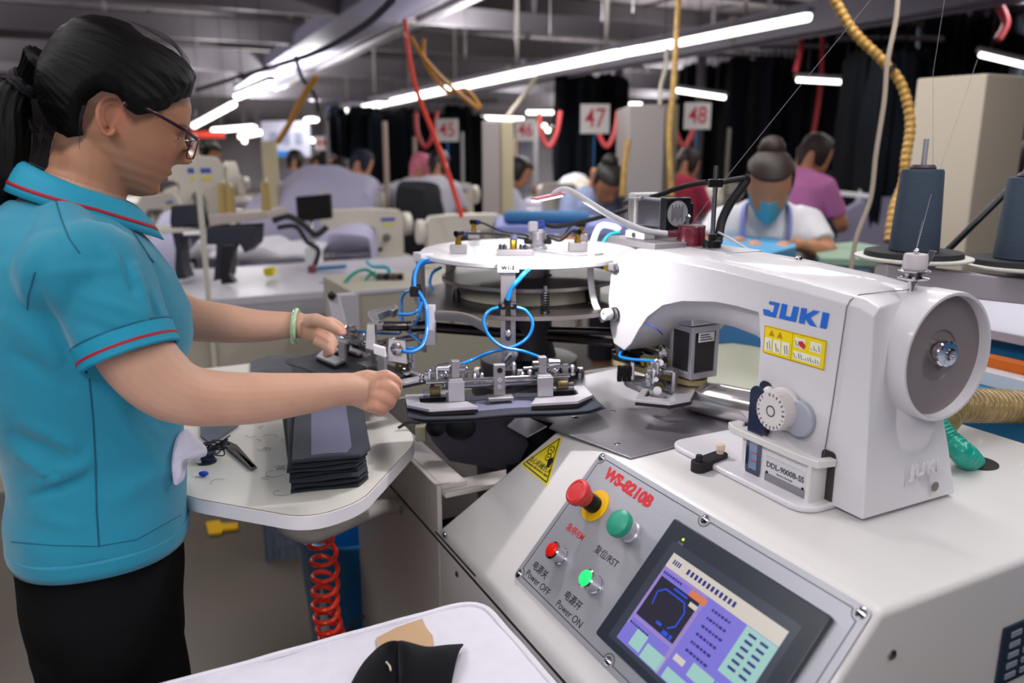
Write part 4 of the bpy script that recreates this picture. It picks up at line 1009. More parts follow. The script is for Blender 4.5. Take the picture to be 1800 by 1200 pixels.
# tint: lips, cheeks, ears, knuckles, stubble at the hairline; face darkened as painted shade
me = body.data; ca = me.color_attributes.new('tint', 'FLOAT_COLOR', 'POINT'); off = wloc(body)
base = Vector(lin('#cfa38b')); face = Vector(lin('#b88669')); lip = Vector(lin('#a85a55')); red = Vector(lin('#cf7f68')); hairc = Vector(lin('#3a2a26'))
kn = [p for ps, _ in RF for p in ps[1:3]]+[P(596, 582, 1.42), P(603, 584, 1.48), P(596, 574, 1.48)]
buf = []
def hz(t):                                     # hairline height over the angle from the nose (degrees)
    return lerp([(0, .080), (25, .074), (42, .064), (55, .050), (63, .032), (73, .018), (84, .006), (92, .010), (101, .026), (112, .024), (120, .006), (127, -.022), (138, -.055), (155, -.076), (181, -.080)], t)[0]
for v in me.vertices:
    w_ = v.co+off; h = MHi @ w_; c_ = base.copy()
    if h.length < .16 and h.z > -.12:
        c_ = face.copy()
        if h.x > .06 and abs(h.y) < .026:
            k = (ga(h.z+.0560, .0045)+ga(h.z+.0670, .0045))*max(0, 1-(abs(h.y)/.024)**2); c_ = c_.lerp(lip, min(1, k*.9))
        c_ = c_.lerp(red, .25*ga(abs(h.y)-.045, .02)*ga(h.z+.03, .025)*(h.x > .02))
        if abs(h.y) > .068 and abs(h.x+.027) < .03 and -.045 < h.z < .03: c_ = c_.lerp(red, .35)
        t = math.degrees(math.atan2(abs(h.y), h.x)); d = hz(t)-h.z
        if d < .014: c_ = c_.lerp(hairc, max(0, min(.75, (.014-d)/.016)))
        if h.x > .06: c_ = c_.lerp(hairc, .8*ga(h.z-.0245-.004*ga(abs(h.y)-.034, .012), .003)*(.015 < abs(h.y) < .050))
    else:
        for q in kn:
            dd = (q-w_).length
            if dd < .02: c_ = c_.lerp(red, .35*(1-dd/.02))
    buf += [c_.x, c_.y, c_.z, 1]
ca.data.foreach_set('color', buf)
# nails
for q, d in ((P(602, 585, 1.472), Vector((.3, -.4, .9))), (P(600, 586, 1.412), Vector((.2, -.6, .8)))):
    G().ball(q, .0048, 8, (1.1, .5, .8)).build('fingernail', mat('nail', '#d99a90', .25), body)
# eyelids and lashes
for s in (-1, 1):
    g = G(MH); g.tube([(.081-.004*abs(k-2)**1.2*.6, s*(.020+.0055*k), .0065-.0010*abs(k-2)) for k in range(5)], .0009, 6); g.build('eyelash', black, wm_)
# ---- hair cap with strands running to the ponytail
hairm = mat('hair_black', '#040304', .46, spec=.22)
nt = hairm.node_tree; N = nt.nodes; Lk = nt.links
uvn = N.new('ShaderNodeUVMap'); mp = N.new('ShaderNodeMapping'); mp.inputs['Scale'].default_value = (240, 1.6, 1)
nz = N.new('ShaderNodeTexNoise'); nz.inputs['Scale'].default_value = 1; nz.inputs['Detail'].default_value = 5
bp_ = N.new('ShaderNodeBump'); bp_.inputs['Strength'].default_value = .4; bp_.inputs['Distance'].default_value = .003
Lk.new(uvn.outputs[0], mp.inputs[0]); Lk.new(mp.outputs[0], nz.inputs['Vector']); Lk.new(nz.outputs[0], bp_.inputs['Height']); Lk.new(bp_.outputs[0], N['Principled BSDF'].inputs['Normal'])
tail = Vector((-.118, 0, .050))                # ponytail anchor, head frame
g = G(MH); NT = 160; NZ = 110; vs = []; uv = []; keep = []
for i in range(NZ+1):
    z = -.088+.215*i/NZ
    for j in range(NT):
        t = 2*pi*j/NT; td = abs(math.degrees(t if t < pi else 2*pi-t)); hl = hz(td)
        d = z-hl
        k = max(0, min(1, (d+.004)/.034)); k = k*k*(3-2*k)
        vol = .0125+.016*ga(td-165, 45)*max(0, min(1, (z+.05)/.08)) + .003*ga(td-20, 30) + .010*max(0, min(1, (z-.06)/.05))
        o_ = -.004+(vol+.004)*k
        if z > .10: o_ = max(o_, .018)
        p = Vector(headpt(z, t, o_, feat=False))
        dt = (p-tail).length
        pull = max(0, 1-dt/.055); p = p.lerp(tail, .35*pull*pull)
        r = (p-tail); ang = math.atan2(r.y, r.z*.9+r.x*.35)
        wv = .0005*sin(ang*41)*min(1, dt/.05)+.0004*sin(ang*97+2)
        nrm = Vector((cos(t), sin(t), (z-.01)/.08)).normalized(); p += nrm*wv*k
        vs.append(p); uv.append((ang/pi, dt*6)); keep.append(d > -.006)
fs = []
for i in range(NZ):
    for j in range(NT):
        q = (i*NT+j, i*NT+(j+1) % NT, (i+1)*NT+(j+1) % NT, (i+1)*NT+j)
        if all(keep[k] for k in q): fs.append(q)
fs.append(tuple(NZ*NT+j for j in range(NT)))
g.add(vs, fs); hair = g.build('hair', hairm, wm_, ang=180)
def setuv(o, uvs):
    l = o.data.uv_layers.new(name='UVMap')
    for lp in o.data.loops: l.data[lp.index].uv = uvs[lp.vertex_index]
setuv(hair, uv)
# ponytail
tp = [MH @ tail, P(36, 150, 1.075), P(16, 172, 1.07), P(4, 215, 1.07), P(2, 265, 1.07), P(-6, 315, 1.07), P(-20, 362, 1.07), P(-40, 420, 1.07)]
path = catmull(tp, 10); m_ = len(path); rs = []
for i in range(m_):
    f = i/(m_-1); rs.append(lerp([(0, .024), (.10, .0145), (.25, .026), (.45, .0345), (.7, .0315), (.9, .018), (1, .006)], f)[0])
g = G(); g.tube(path, rs, 48, asp=(1, .85), up=(0, 1, 0)); uvs = []
for i in range(m_):
    for j in range(48):
        k = i*48+j; c_ = path[i]; g.v[k] = c_+(g.v[k]-c_)*(1+.07*sin(j*2.1+.15*i)+.04*sin(j*5.3)); uvs.append((j/48*2, i/m_*2))
pt_ = g.build('ponytail', hairm, hair, ang=180); setuv(pt_, uvs)
g = G(); F_ = frame(P(43, 146, 1.075), path[14]-path[4])
for k in range(2): g.tube([F_ @ Vector((.006*k-.003+.0015*sin(t*7), .0165*cos(t), .0165*sin(t))) for t in [2*pi*j/26 for j in range(26)]], .0062, 8, closed=True)
g.build('hair_tie', mat('tie_black', '#141318', .8, bump=(300, .5)), hair)
# loose strands
rnd = random.Random(11); g = G()
def wisp(pts, r=.00035): g.tube(catmull(pts, 6), r, 5)
for k in range(9): wisp([P(58+rnd.uniform(-4, 30), 215+rnd.uniform(0, 20), 1.03), P(62+rnd.uniform(0, 12)+k*3, 245, 1.03), P(58+rnd.uniform(-6, 16)+k*2, 268+rnd.uniform(0, 18), 1.035)])
for k in range(3): wisp([P(146+k*3, 185, 1.005), P(139+k*2, 215, 1.0), P(140+k*3, 262-k*12, 1.005)])
for k in range(7): wisp([P(225+k*6, 36+k*3, 1.12), P(292+k*3, 62+k*4, 1.13), P(330-k, 102+k*3, 1.145), P(333-k*4, 118+k*3, 1.15)], .0004)
for k in range(5): wisp([P(262+k*9, 95+k*4, 1.11), P(300+k*4, 118, 1.13), P(331, 122+k*2, 1.145)], .0005)
o = g.build('loose_hair', mat('hair_strand', '#171316', .4), hair); o['kind'] = 'stuff'
# ---- glasses
gl = mat('glasses_frame', '#3a1220', .25, coat=.5)
sp_g = G(MH); sp_g.tube([(.104, -.010, .002), (.106, 0, .005), (.104, .010, .002)], .0013, 6); spec = sp_g.build('glasses', gl, wm_)
for s in (-1, 1):
    g = G(MH); g.tube(catmull([(-.014, s*.0775, .018), (-.004, s*.0785, .030), (.03, s*.0790, .026), (.07, s*.0765, .018), (.098, s*.062, .012)], 6), .0018, 8, asp=(.7, 1.6)); g.build('temple_arm', gl, spec)
for s in (-1, 1):
    g = G(MH); c2 = (.101, s*.034)
    rm = [(.104-abs(y-.034)*.14, s*y, z) for y, z in [(.034+(p[0]), -.004+p[1]) for p in rr(-.026, .026, -.017, .017, .010, 5)]]
    g.tube(rm, .0013, 6, closed=True); g.build('lens_rim', mat('rim_red', '#7a1d2c', .25, coat=.5), spec)
    g = G(MH); g.loft([[(p[0]-.0004, p[1], p[2]) for p in rm], [(p[0]+.0004, p[1], p[2]) for p in rm]]); g.build('lens', mat('lens_glass', '#fff4f2', .02, trans=1, ior=1.2), spec)
g = G(MH); g.tube([(.100, -.011, -.004), (.094, -.010, -.012)], .0010, 5); g.build('nose_pad', gl, spec)
# ---- polo shirt
blue = mat('shirt_turquoise', '#0f86a3', .78, bump=(1300, .25), sheen=.25, var=(5, .06))
def folds(w_, n):
    l = loc(w_); d = w_-Vector((0, 0, H)); t = d.y*_c-d.z*_s; px = 900+FP*d.x/t; py = 600-FP*(d.y*_s+d.z*_c)/t
    near = max(0, min(1, (.80-l.x)/.08)); dsp = 0
    for (x0, y0, x1, y1, wd, am) in FOLDS:
        dx, dy = x1-x0, y1-y0; L2 = dx*dx+dy*dy; f = max(0, min(1, ((px-x0)*dx+(py-y0)*dy)/L2)); ds = math.hypot(px-x0-dx*f, py-y0-dy*f)
        if ds < wd*3: dsp += am*ga(ds, wd)*sin(pi*min(1, max(.08, f)))**.5*near
    nn_ = noise.noise(Vector((l.x*9, l.y*9, l.z*5)))*.0030+noise.noise(Vector((l.x*22+l.z*8, l.y*22+l.z*9, l.z*9)))*.0014
    return w_+n*(dsp+nn_)
FOLDS = [(235, 470, 262, 560, 9, .007), (215, 455, 240, 520, 7, -.006), (262, 520, 285, 575, 8, -.006), (190, 440, 240, 500, 9, .005), (30, 765, 120, 812, 13, -.008), (45, 745, 140, 790, 12, .006), (70, 850, 165, 810, 11, .007), (60, 870, 160, 835, 9, -.007),
         (35, 800, 100, 845, 10, .006), (205, 650, 300, 760, 12, -.005), (190, 690, 290, 840, 14, .004), (25, 620, 130, 690, 12, -.005), (10, 560, 110, 640, 14, .005), (60, 500, 130, 640, 10, -.004),
         (150, 520, 270, 560, 10, .0025), (120, 560, 240, 600, 12, -.003), (95, 480, 210, 470, 12, .003), (100, 385, 118, 440, 6, -.002), (200, 880, 300, 820, 16, .004), (40, 900, 150, 930, 14, .003)]
g = G(MF)
sect(g, [(.824, -.862, -.617, .180, US), (.86, -.860, -.616, .178, US), (.91, -.850, -.613, .168, US), (.96, -.852, -.611, .160, US), (1.01, -.864, -.609, .162, US), (1.06, -.872, -.602, .168, US), (1.11, -.874, -.584, .172, US), (1.15, -.868, -.584, .174, US),
         (1.20, -.852, -.600, .176, US), (1.235, -.846, -.622, .160, US), (1.265, -.838, -.645, .132, US), (1.290, -.826, -.660, .098, US), (1.310, -.800, -.668, .064, US)], MF, 56, .88)
g.T = None
RSl = [(W(.690, -.735, 1.240), .050), (W(.645, -.732, 1.222), .064), (P(166, 480, 1.02), .0665), (P(198, 548, 1.015), .0625), (P(226, 615, 1.015), .0600)]
LSl = [(W(.89, -.73, 1.240), .052), (W(.935, -.705, 1.22), .062), (W(.965, -.675, 1.19), .060), (W(.975, -.655, 1.15), .058)]
for A_ in (RSl, LSl): p_, r_ = arm(A_); g.tube(p_, r_, 30)
for s, uu in ((-1, .665), (1, .905)): g.tube([W(uu, -.735, 1.245), W(US+s*.055, -.735, 1.280)], [.048, .040], 20)
shirt = voxel(g, 'polo_shirt', blue, wm_, .0045, 6, .5, folds)
# hem band, side seam, yoke seams
g = G(MF)
def shell(z, k=1.0, du=0): bk, fr, hw, cu = lerp([(.800, -.860, -.619, .178, US), (.824, -.862, -.617, .180, US), (.86, -.860, -.616, .178, US)], z); return [(cu+hw*math.copysign(abs(sin(t))**.88, sin(t))*k, (bk+fr)/2+(fr-bk)/2*math.copysign(abs(cos(t))**.88, cos(t))*k, z+.010*sin(t)**2*1) for t in [2*pi*j/72 for j in range(72)]]
g.loft([shell(.812, 1.006), shell(.822, 1.010), shell(.834, 1.008), shell(.836, .99)], caps=False)
g.build('shirt_hem', blue, shirt, thick=.002)
seam = mat('seam_teal', '#0a5670', .8)
from mathutils.bvhtree import BVHTree
def bvh(o):
    off = wloc(o); return BVHTree.FromPolygons([v.co+off for v in o.data.vertices], [tuple(p.vertices) for p in o.data.polygons])
BT = bvh(shirt)
def onsurf(px, py, lift=0, fallback=1.0):
    r = ray(px, py).normalized(); h = BT.ray_cast(Vector((0, 0, H)), r)
    return (h[0]+h[1]*lift) if h[0] is not None else P(px, py, fallback)
def seamline(pts, r=.0011, name='shirt_seam', m=seam, lift=.0002):
    q = [onsurf(x, y, lift) for x, y in [(a[0]+(b[0]-a[0])*k/8, a[1]+(b[1]-a[1])*k/8) for a, b in zip(pts, pts[1:]) for k in range(8)]+[pts[-1]]]
    G().tube(q, r, 6).build(name, m, shirt)
seamline([(157, 665), (164, 740), (168, 820), (170, 900), (174, 960)])
seamline([(98, 352), (108, 385), (122, 420), (140, 445)], .0009); seamline([(62, 478), (50, 520), (48, 545)], .0009)
seamline([(205, 372), (235, 410), (262, 452), (270, 462)], .0014)
seamline([(20, 952), (90, 958), (172, 960), (240, 948), (318, 905)], .0006)
# sleeve bands with the red line
def cuff(A_, cut, name):
    p_, r_ = arm(A_); d = (p_[-1]-p_[-5]).normalized(); e_ = p_[-1]; r = r_[-1]
    o = G().lathe(e_-d*.020, d, [(r*.98, 0), (r*1.035, .001), (r*1.035, .028), (r*1.0, .0300), (r*.93, .0295)], 48, caps=False).build(name, mat('cuff_turquoise', '#1390b0', .75, bump=(1500, .2)), shirt)
    G().lathe(e_-d*.020, d, [(r*1.037, .0165), (r*1.045, .0168), (r*1.045, .0200), (r*1.037, .0203)], 48, caps=False).build('red_stripe', mat('stripe_red', '#a3142c', .7), o)
    G().lathe(e_-d*.020, d, [(r*1.036, -.0015), (r*1.04, -.001), (r*1.04, -.0001), (r*1.036, 0)], 48, caps=False).build('cuff_seam', seam, o)
cuff(RSl, 0, 'sleeve_cuff'); cuff(LSl, 0, 'sleeve_cuff')
# collar
cn = W(.789, -.716, 0)
def colpt(t, k):       # t: 0 = front centre, going round; k: 0 top edge, 1 outer edge
    c_, s_ = cos(t), sin(t); b_ = (1-c_)/2                      # b_: 0 front .. 1 back
    a, h = .056, .060; top_z = 1.300+.058*b_**.8-.006*(s_*s_)
    fr = max(0, 1-abs(math.degrees(t))/75)
    ow = .030+.012*fr; ddz = -.036-.022*fr
    rv, ru = a+ow*k, h+ow*k*1.0
    arch = .006*sin(pi*k)
    return cn+V*(rv*c_+.010*k*fr)+U*(ru*s_)+Z*(top_z+ddz*k**1.4+arch)
n1 = 60; sp = [radians(14)+(2*pi-radians(28))*i/n1 for i in range(n1+1)]
def band(k0, k1, lift, name, m, par, kk=6, thick=.0022):
    g = G(); rows = []
    for j in range(kk+1):
        k = k0+(k1-k0)*j/kk; rows.append([])
        for t in sp:
            tt = t if t <= pi else t-2*pi
            p = colpt(tt, k); o_ = (p-(cn+Z*p.z)).normalized(); rows[-1].append(p+(o_*.7+Z*.7)*lift)
    g.add([p for r in rows for p in r], [(j*(n1+1)+i, j*(n1+1)+i+1, (j+1)*(n1+1)+i+1, (j+1)*(n1+1)+i) for j in range(kk) for i in range(n1)])
    return g.build(name, m, par, thick=thick, fix=False)
col = band(0, 1, .002, 'collar', mat('collar_turquoise', '#1a94b4', .72, bump=(1500, .2)), shirt)
band(.80, .87, .0036, 'red_stripe', mat('stripe_red', '#a3142c', .7), col, 2, .0008)
G().lathe(cn+V*.064+Z*1.272, V+Z*.3, [(.005, 0), (.005, .002), (.001, .0025)], 12).build('shirt_button', mat('button_teal', '#0b5f7a', .4), shirt)
# ---- trousers and shoes
g = G(MF)
sect(g, [(.63, -.848, -.640, .170, US), (.68, -.854, -.634, .178, US), (.74, -.858, -.628, .176, US), (.80, -.856, -.626, .168, US), (.835, -.848, -.630, .162, US)], MF, 40)
for du in (-.083, .083):
    g.tube([(US+du, -.746, .68), (US+du, -.742, .58), (US+du, -.738, .46), (US+du, -.748, .30), (US+du, -.758, .12)], [.094, .096, .082, .072, .070], 24, asp=(.92, 1.08), up=(0, 1, 0))
trm = mat('trouser_black', '#050508', .85, bump=(1200, .2), spec=.25)
tr_ = voxel(g, 'trousers', trm, wm_, .007, 5, .5, lambda w_, n: w_+n*(noise.noise(w_*11)*.006))
for du in (-.083, .083):
    g = G(MF); g.loft([[(US+du+.042*k*cos(a)*(1 if sin(a) < 0 else .9), -.72+.125*k*sin(a), z) for a in [2*pi*j/24 for j in range(24)]] for z, k in ((.0, .96), (.02, 1), (.05, .92), (.075, .70), (.085, .5))])
    g.build('shoe', mat('shoe_black', '#17171b', .5), wm_)
# ---- jade bangle
F_ = frame(P(520, 573, 1.443), P(535, 574, 1.446)-P(505, 573, 1.44))
G().tube([F_ @ Vector((.0035*cos(t), .0285*cos(t), .0285*sin(t))) for t in [2*pi*j/40 for j in range(40)]], .0050, 12, closed=True).build('jade_bangle', mat('jade', '#a9c9a4', .12, coat=.6, sss=.3), wm_)
# ================================================================== side table with the work on it
tabm = mat('laminate_white', '#dcdad2', .38, var=(12, .05)); edgem = mat('edge_white', '#e3e1e6', .35)
tb = thing('side_table', 'white laminate side table with rounded corners in front of the standing woman', 'table', W(1.0, -.42, 0))
def rpoly(pts, rs, n=6):
    out = []
    m = len(pts)
    for i in range(m):
        a, b, c = Vector(pts[i-1]), Vector(pts[i]), Vector(pts[(i+1) % m]); r = rs[i]
        p, q = b+(a-b).normalized()*r, b+(c-b).normalized()*r
        for k in range(n+1): t = k/n; out.append(tuple(p*(1-t)**2+b*2*t*(1-t)+q*t*t))
    return out
tp_ = rpoly([(.755, -.638), (.575, -.47), (.600, -.385), (.815, -.212), (1.52, -.212), (1.52, -.638)], [.06, .045, .035, .06, .03, .03])
G(MF).flat(tp_, .838, .8605).build('tabletop', edgem, tb, bevel=.0012)
def inset(pl, d):
    cx = sum(p[0] for p in pl)/len(pl); cy = sum(p[1] for p in pl)/len(pl); return [(cx+(p[0]-cx)*(1-d), cy+(p[1]-cy)*(1-d)) for p in pl]
G(MF).flat(inset(tp_, .008), .8603, .8610).build('table_surface', tabm, tb)
g = G(MF); q = [(p[0], p[1], .8606) for p in inset(tp_, .006)]; g.tube(q, .0007, 5, closed=True); g.build('edge_line', mat('edge_brown', '#7a5a48', .6), tb)
a = W(1.02, -.185, .640); b = W(.985, -.235, .655)
G().tube(catmull([a, MF @ Vector((.97, -.26, .665)), MF @ Vector((.86, -.38, .70)), MF @ Vector((.82, -.43, .72)), MF @ Vector((.83, -.47, .76)), MF @ Vector((.87, -.48, .838))], 8), .0175, 16).build('support_arm', offwh, tb)
G().lathe(W(1.0, -.193, .64), -V, [(.011, 0), (.011, .004), (.006, .006), (.006, .010), (.001, .010)], 16).build('arm_bolt', dchrome, tb)
G(MF).boxb(.80, 1.3, -.43, -.40, .805, .838).build('support_rail', blackm, tb, bevel=.001)
for u in (1.46,):
    for v in (-.26,): G().cyl(W(u, v, 0), W(u, v, .838), .016).build('leg', offwh, tb)
# ---- stack of pocket flaps
c_near = Vector((.700, -.403)); c_far = Vector((.975, -.338)); d_ = (c_far-c_near).normalized(); q_ = Vector((-d_.y, d_.x))
LBL = ['topmost flap of the stack under the forearm, its grey lining strip uppermost', 'second flap down in the stack, just under the one with the lining strip', 'third flap down in the dark stack on the side table', 'fourth flap down, near the middle of the dark stack on the side table',
       'fifth flap down, just above the bottom two of the dark stack on the table', 'second lowest flap of the dark stack on the side table', 'lowest flap of the dark stack, lying flat on the white laminate']
zt = .8615
for k in range(6, -1, -1):
    sft = random.Random(k*3+1); da = (-.0, .05, -.02, .07, .01, .05, .0)[k]; ox = sft.uniform(-.008, .010); oy = (0, -.010, -.004, -.014, -.006, -.010, -.004)[k]
    x = Vector((d_.x, d_.y, 0)); cc_ = (c_near+c_far)/2+d_*(ox-.01)+q_*oy*1.2
    xw = U*x.x+V*x.y; yw = Z.cross(xw); Mk = basis(xw, yw, Z, MF @ Vector((cc_.x, cc_.y, zt))) @ Matrix.Rotation(da, 4, 'Z')
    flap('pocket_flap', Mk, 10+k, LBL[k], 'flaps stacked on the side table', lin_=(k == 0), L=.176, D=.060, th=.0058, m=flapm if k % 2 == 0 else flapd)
    zt += .0088
def cloth(name, pts, z0, th, m, lbl, cat, sag=.004, seed=1, T=None):
    """thin crumpled piece from an outline given as world points on a surface"""
    rnd = random.Random(seed); c_ = sum((Vector(p) for p in pts), Vector())/len(pts); dens = []
    for a, b in zip(pts, pts[1:]+pts[:1]):
        for k in range(8): dens.append(Vector(a).lerp(Vector(b), k/8))
    rings = []
    for k, up in ((1, 0), (1, th), (.85, th+sag*.5), (.6, th+sag), (.3, th+sag*.8), (.02, th+sag*.9)):
        rings.append([c_+(p-c_)*k+Z*(up+(sag*.9*noise.noise((p*k)*25+Vector((seed, 0, 0))) if up else 0)) for p in dens])
    o = G().loft(rings).build(name, m, None); tag(o, lbl, cat); return o
greyc = mat('cloth_slate', '#353844', .85, bump=(600, .3), sheen=.2)
cloth('fabric_piece', [PZ(*p, .863) for p in ((440, 640), (470, 628), (512, 626), (548, 648), (540, 662), (440, 662))], 0, .004, greyc, 'slate grey cut cloth pile on the far end of the side table', 'fabric piece')
cloth('fabric_piece', [PZ(*p, .866) for p in ((505, 640), (523, 637), (560, 655), (556, 662), (515, 664))], 0, .003, flapm, 'small frayed cloth corner lying beside the slate grey cloth', 'fabric piece', seed=4)
cloth('fabric_piece', [PZ(*p, .8630) for p in ((352, 742), (420, 748), (372, 782), (352, 768))], 0, .003, mat('cloth_steel', '#5d6573', .8, bump=(600, .2)), 'grey blue cloth corner with a pale line beside the thread snips', 'fabric piece', sag=.001, seed=6)
# thread snips
sn = thing('thread_snips', 'worn metal thread snips lying on the white side table', 'scissors', PZ(405, 795, .862))
snm = mat('snips_metal', '#6f6c68', .35, .9, var=(60, .3))
def blade(a, b, c, nm, w0=.008):
    a, b, c = [PZ(*p, .866) for p in (a, b, c)]; g = G()
    for p, q, w1 in ((a, b, w0), (b, c, w0*1.15)): g.bar(p, q, w1, .003)
    return g.build(nm, snm, sn, bevel=.0006)
blade((374, 790), (392, 776), (446, 822), 'blade'); blade((392, 774), (412, 783), (447, 823), 'blade'); G().tube(catmull([PZ(360, 783, .866), PZ(374, 774, .868), PZ(393, 775, .867)], 6), .0018, 8).build('spring', snm, sn)
# dark bobbin case and white rag at her waist
bb = thing('thread_bobbin', 'dark spool with black and blue thread scraps beside the white rag', 'spool', PZ(360, 810, .861))
q = PZ(364, 812, .861); G().lathe(q, Z, [(.016, 0), (.016, .003), (.010, .005), (.010, .014), (.015, .016), (.015, .019), (.004, .019)], 24).build('spool', mat('spool_navy', '#1d2740', .35), bb)
g = G(); rnd = random.Random(2)
for k in range(16):
    p0 = q+Vector((rnd.uniform(-.02, .014), rnd.uniform(-.01, .05), .006)); g.tube(catmull([p0+Vector((rnd.uniform(-.016, .016), rnd.uniform(-.016, .016), rnd.uniform(0, .02))) for _ in range(5)], 5), .0012, 5)
o = g.build('thread_tangle', mat('thread_navy', '#141b2c', .8), bb); o['kind'] = 'stuff'
G().ball(PZ(358, 832, .866), .007, 8, (1.2, .8, .6)).build('thread_scrap', mat('thread_blue', '#2a4fd0', .7), bb)
g = G(); pa = [P(306, 850, 1.13), P(303, 800, 1.14), P(312, 765, 1.15), P(330, 752, 1.16), P(352, 772, 1.16), P(366, 788, 1.15), P(362, 802, 1.15), P(336, 806, 1.14), P(326, 820, 1.135), P(322, 846, 1.13)]
c_ = sum(pa, Vector())/len(pa); dens = catmull(pa, 4, True); rings = []
for k, up in ((1, .0), (1.0, .004), (.8, .014), (.55, .020), (.25, .018), (.02, .019)):
    rings.append([c_+(p-c_)*k+Vector((.02, -1, .25)).normalized()*(up+.006*noise.noise(p*k*60)) for p in dens])
o = G().loft(rings).build('white_rag', mat('rag_white', '#d2cfe0', .85, bump=(500, .4)), None, sub=1); tag(o, 'crumpled white rag hanging at the belly of the woman at the table edge', 'rag')
g = G(); rnd = random.Random(5)
for k in range(26):
    c_ = PZ(rnd.gauss(500, 22), rnd.gauss(800, 28), .862) if k < 18 else PZ(rnd.uniform(360, 470), rnd.uniform(690, 850), .862); R_ = rnd.uniform(.006, .016); a0 = rnd.uniform(0, 6); e_ = rnd.uniform(.4, 1)
    g.tube([c_+Vector((R_*cos(a0+t*.5), R_*e_*sin(a0+t*.5), .0006+.0003*sin(t))) for t in range(rnd.randint(5, 11))], .00028, 4)
o = g.build('thread_clippings', mat('thread_dark', '#3a3c44', .8), None); tag(o, 'loose curly thread clippings scattered beside the flap stack', 'thread scraps', kind='stuff')
# ================================================================== padded white table in front
ft = thing('padded_table', 'white cloth covered padded table in the foreground with a piped edge', 'table', W(.1, -.55, 0))
padm = mat('pad_cloth', '#dedce6', .85, bump=(240, .25), var=(40, .05))
po = rpoly([(-.75, -.225), (.525, -.225), (.520, -1.20), (-.75, -1.20)], [.04, .045, .04, .04])
g = G(MF); c_ = (-.1, -.7); rings = []
dens = []
for a, b in zip(po, po[1:]+po[:1]):
    n_ = max(1, int(math.hypot(a[0]-b[0], a[1]-b[1])/.02))
    for k in range(n_): dens.append((a[0]+(b[0]-a[0])*k/n_, a[1]+(b[1]-a[1])*k/n_))
def dz(x, y): return .0030*noise.noise(Vector((x*14, y*14, 0)))+.0012*noise.noise(Vector((x*50, y*8, 3)))
for k, z in ((.985, .625), (1.0, .640), (1.0, .685), (.985, .697), (.965, .7)): rings.append([(c_[0]+(x-c_[0])*k, c_[1]+(y-c_[1])*k, z+(dz(x, y) if z > .69 else 0)) for x, y in dens])
for k in [.94-.06*i for i in range(15)]+[.02]: rings.append([(c_[0]+(x-c_[0])*k, c_[1]+(y-c_[1])*k, .7+dz(c_[0]+(x-c_[0])*k, c_[1]+(y-c_[1])*k)) for x, y in dens])
g.loft(rings).build('padded_top', padm, ft)
g = G(MF); g.tube([(c_[0]+(x-c_[0])*.990, c_[1]+(y-c_[1])*.990, .697+.002*noise.noise(Vector((x*20, y*20, 9)))) for x, y in dens], .0055, 8, closed=True); g.build('piping', padm, ft)
for u, v in ((.45, -.29), (.45, -1.12), (-.68, -.29), (-.68, -1.12)): G(MF).boxb(u-.02, u+.02, v-.02, v+.02, 0, .63).build('leg', offwh, ft)
cloth('cardboard_piece', [PZ(*p, .703) for p in ((661, 1122), (697, 1103), (742, 1088), (748, 1104), (760, 1118), (762, 1150), (700, 1160), (665, 1145))], 0, .0012, mat('cardboard', '#c4a27e', .75, bump=(400, .15)), 'torn tan cardboard piece on the padded white table', 'cardboard', sag=.0006)
# black cloth, folded like a pouch
bk = mat('cloth_black', '#07080f', .92, bump=(900, .3), sheen=.06, spec=.2)
g = G()
def sheet(rows): 
    n_ = len(rows[0]); g.add([p for r in rows for p in r], [(j*n_+i, j*n_+i+1, (j+1)*n_+i+1, (j+1)*n_+i) for j in range(len(rows)-1) for i in range(n_-1)])
L1 = catmull([PZ(612, 1210, .705), PZ(636, 1168, .72), PZ(665, 1138, .735), PZ(682, 1130, .75), PZ(694, 1134, .75), PZ(700, 1142, .735)], 5)
L2 = catmull([PZ(700, 1250, .72), PZ(702, 1215, .73), PZ(704, 1190, .735), PZ(702, 1168, .735), PZ(700, 1152, .735), PZ(701, 1143, .73)], 5)
R1 = catmull([PZ(700, 1142, .735), PZ(706, 1130, .75), PZ(720, 1130, .752), PZ(752, 1137, .735), PZ(785, 1134, .72), PZ(816, 1132, .707)], 5)
R2 = catmull([PZ(701, 1143, .73), PZ(702, 1168, .735), PZ(704, 1195, .738), PZ(708, 1225, .735), PZ(780, 1205, .715), PZ(790, 1215, .706)], 5)
sheet([[a.lerp(b, k/8)+Z*.012*sin(pi*k/8) for a, b in zip(L1, L2)] for k in range(9)])
sheet([[a.lerp(b, k/8)+Z*.014*sin(pi*k/8) for a, b in zip(R1, R2)] for k in range(9)])
o = g.build('black_cloth_piece', bk, None, thick=.004, sub=1); tag(o, 'folded black cloth piece lying on the cardboard at the bottom edge', 'fabric piece')
q1 = [PZ(679, 1163, .745), PZ(685, 1170, .745), PZ(687, 1178, .744)]; G().tube(q1, .0012, 6).build('loose_thread', mat('thread_cream', '#c8bfa8', .7), o)
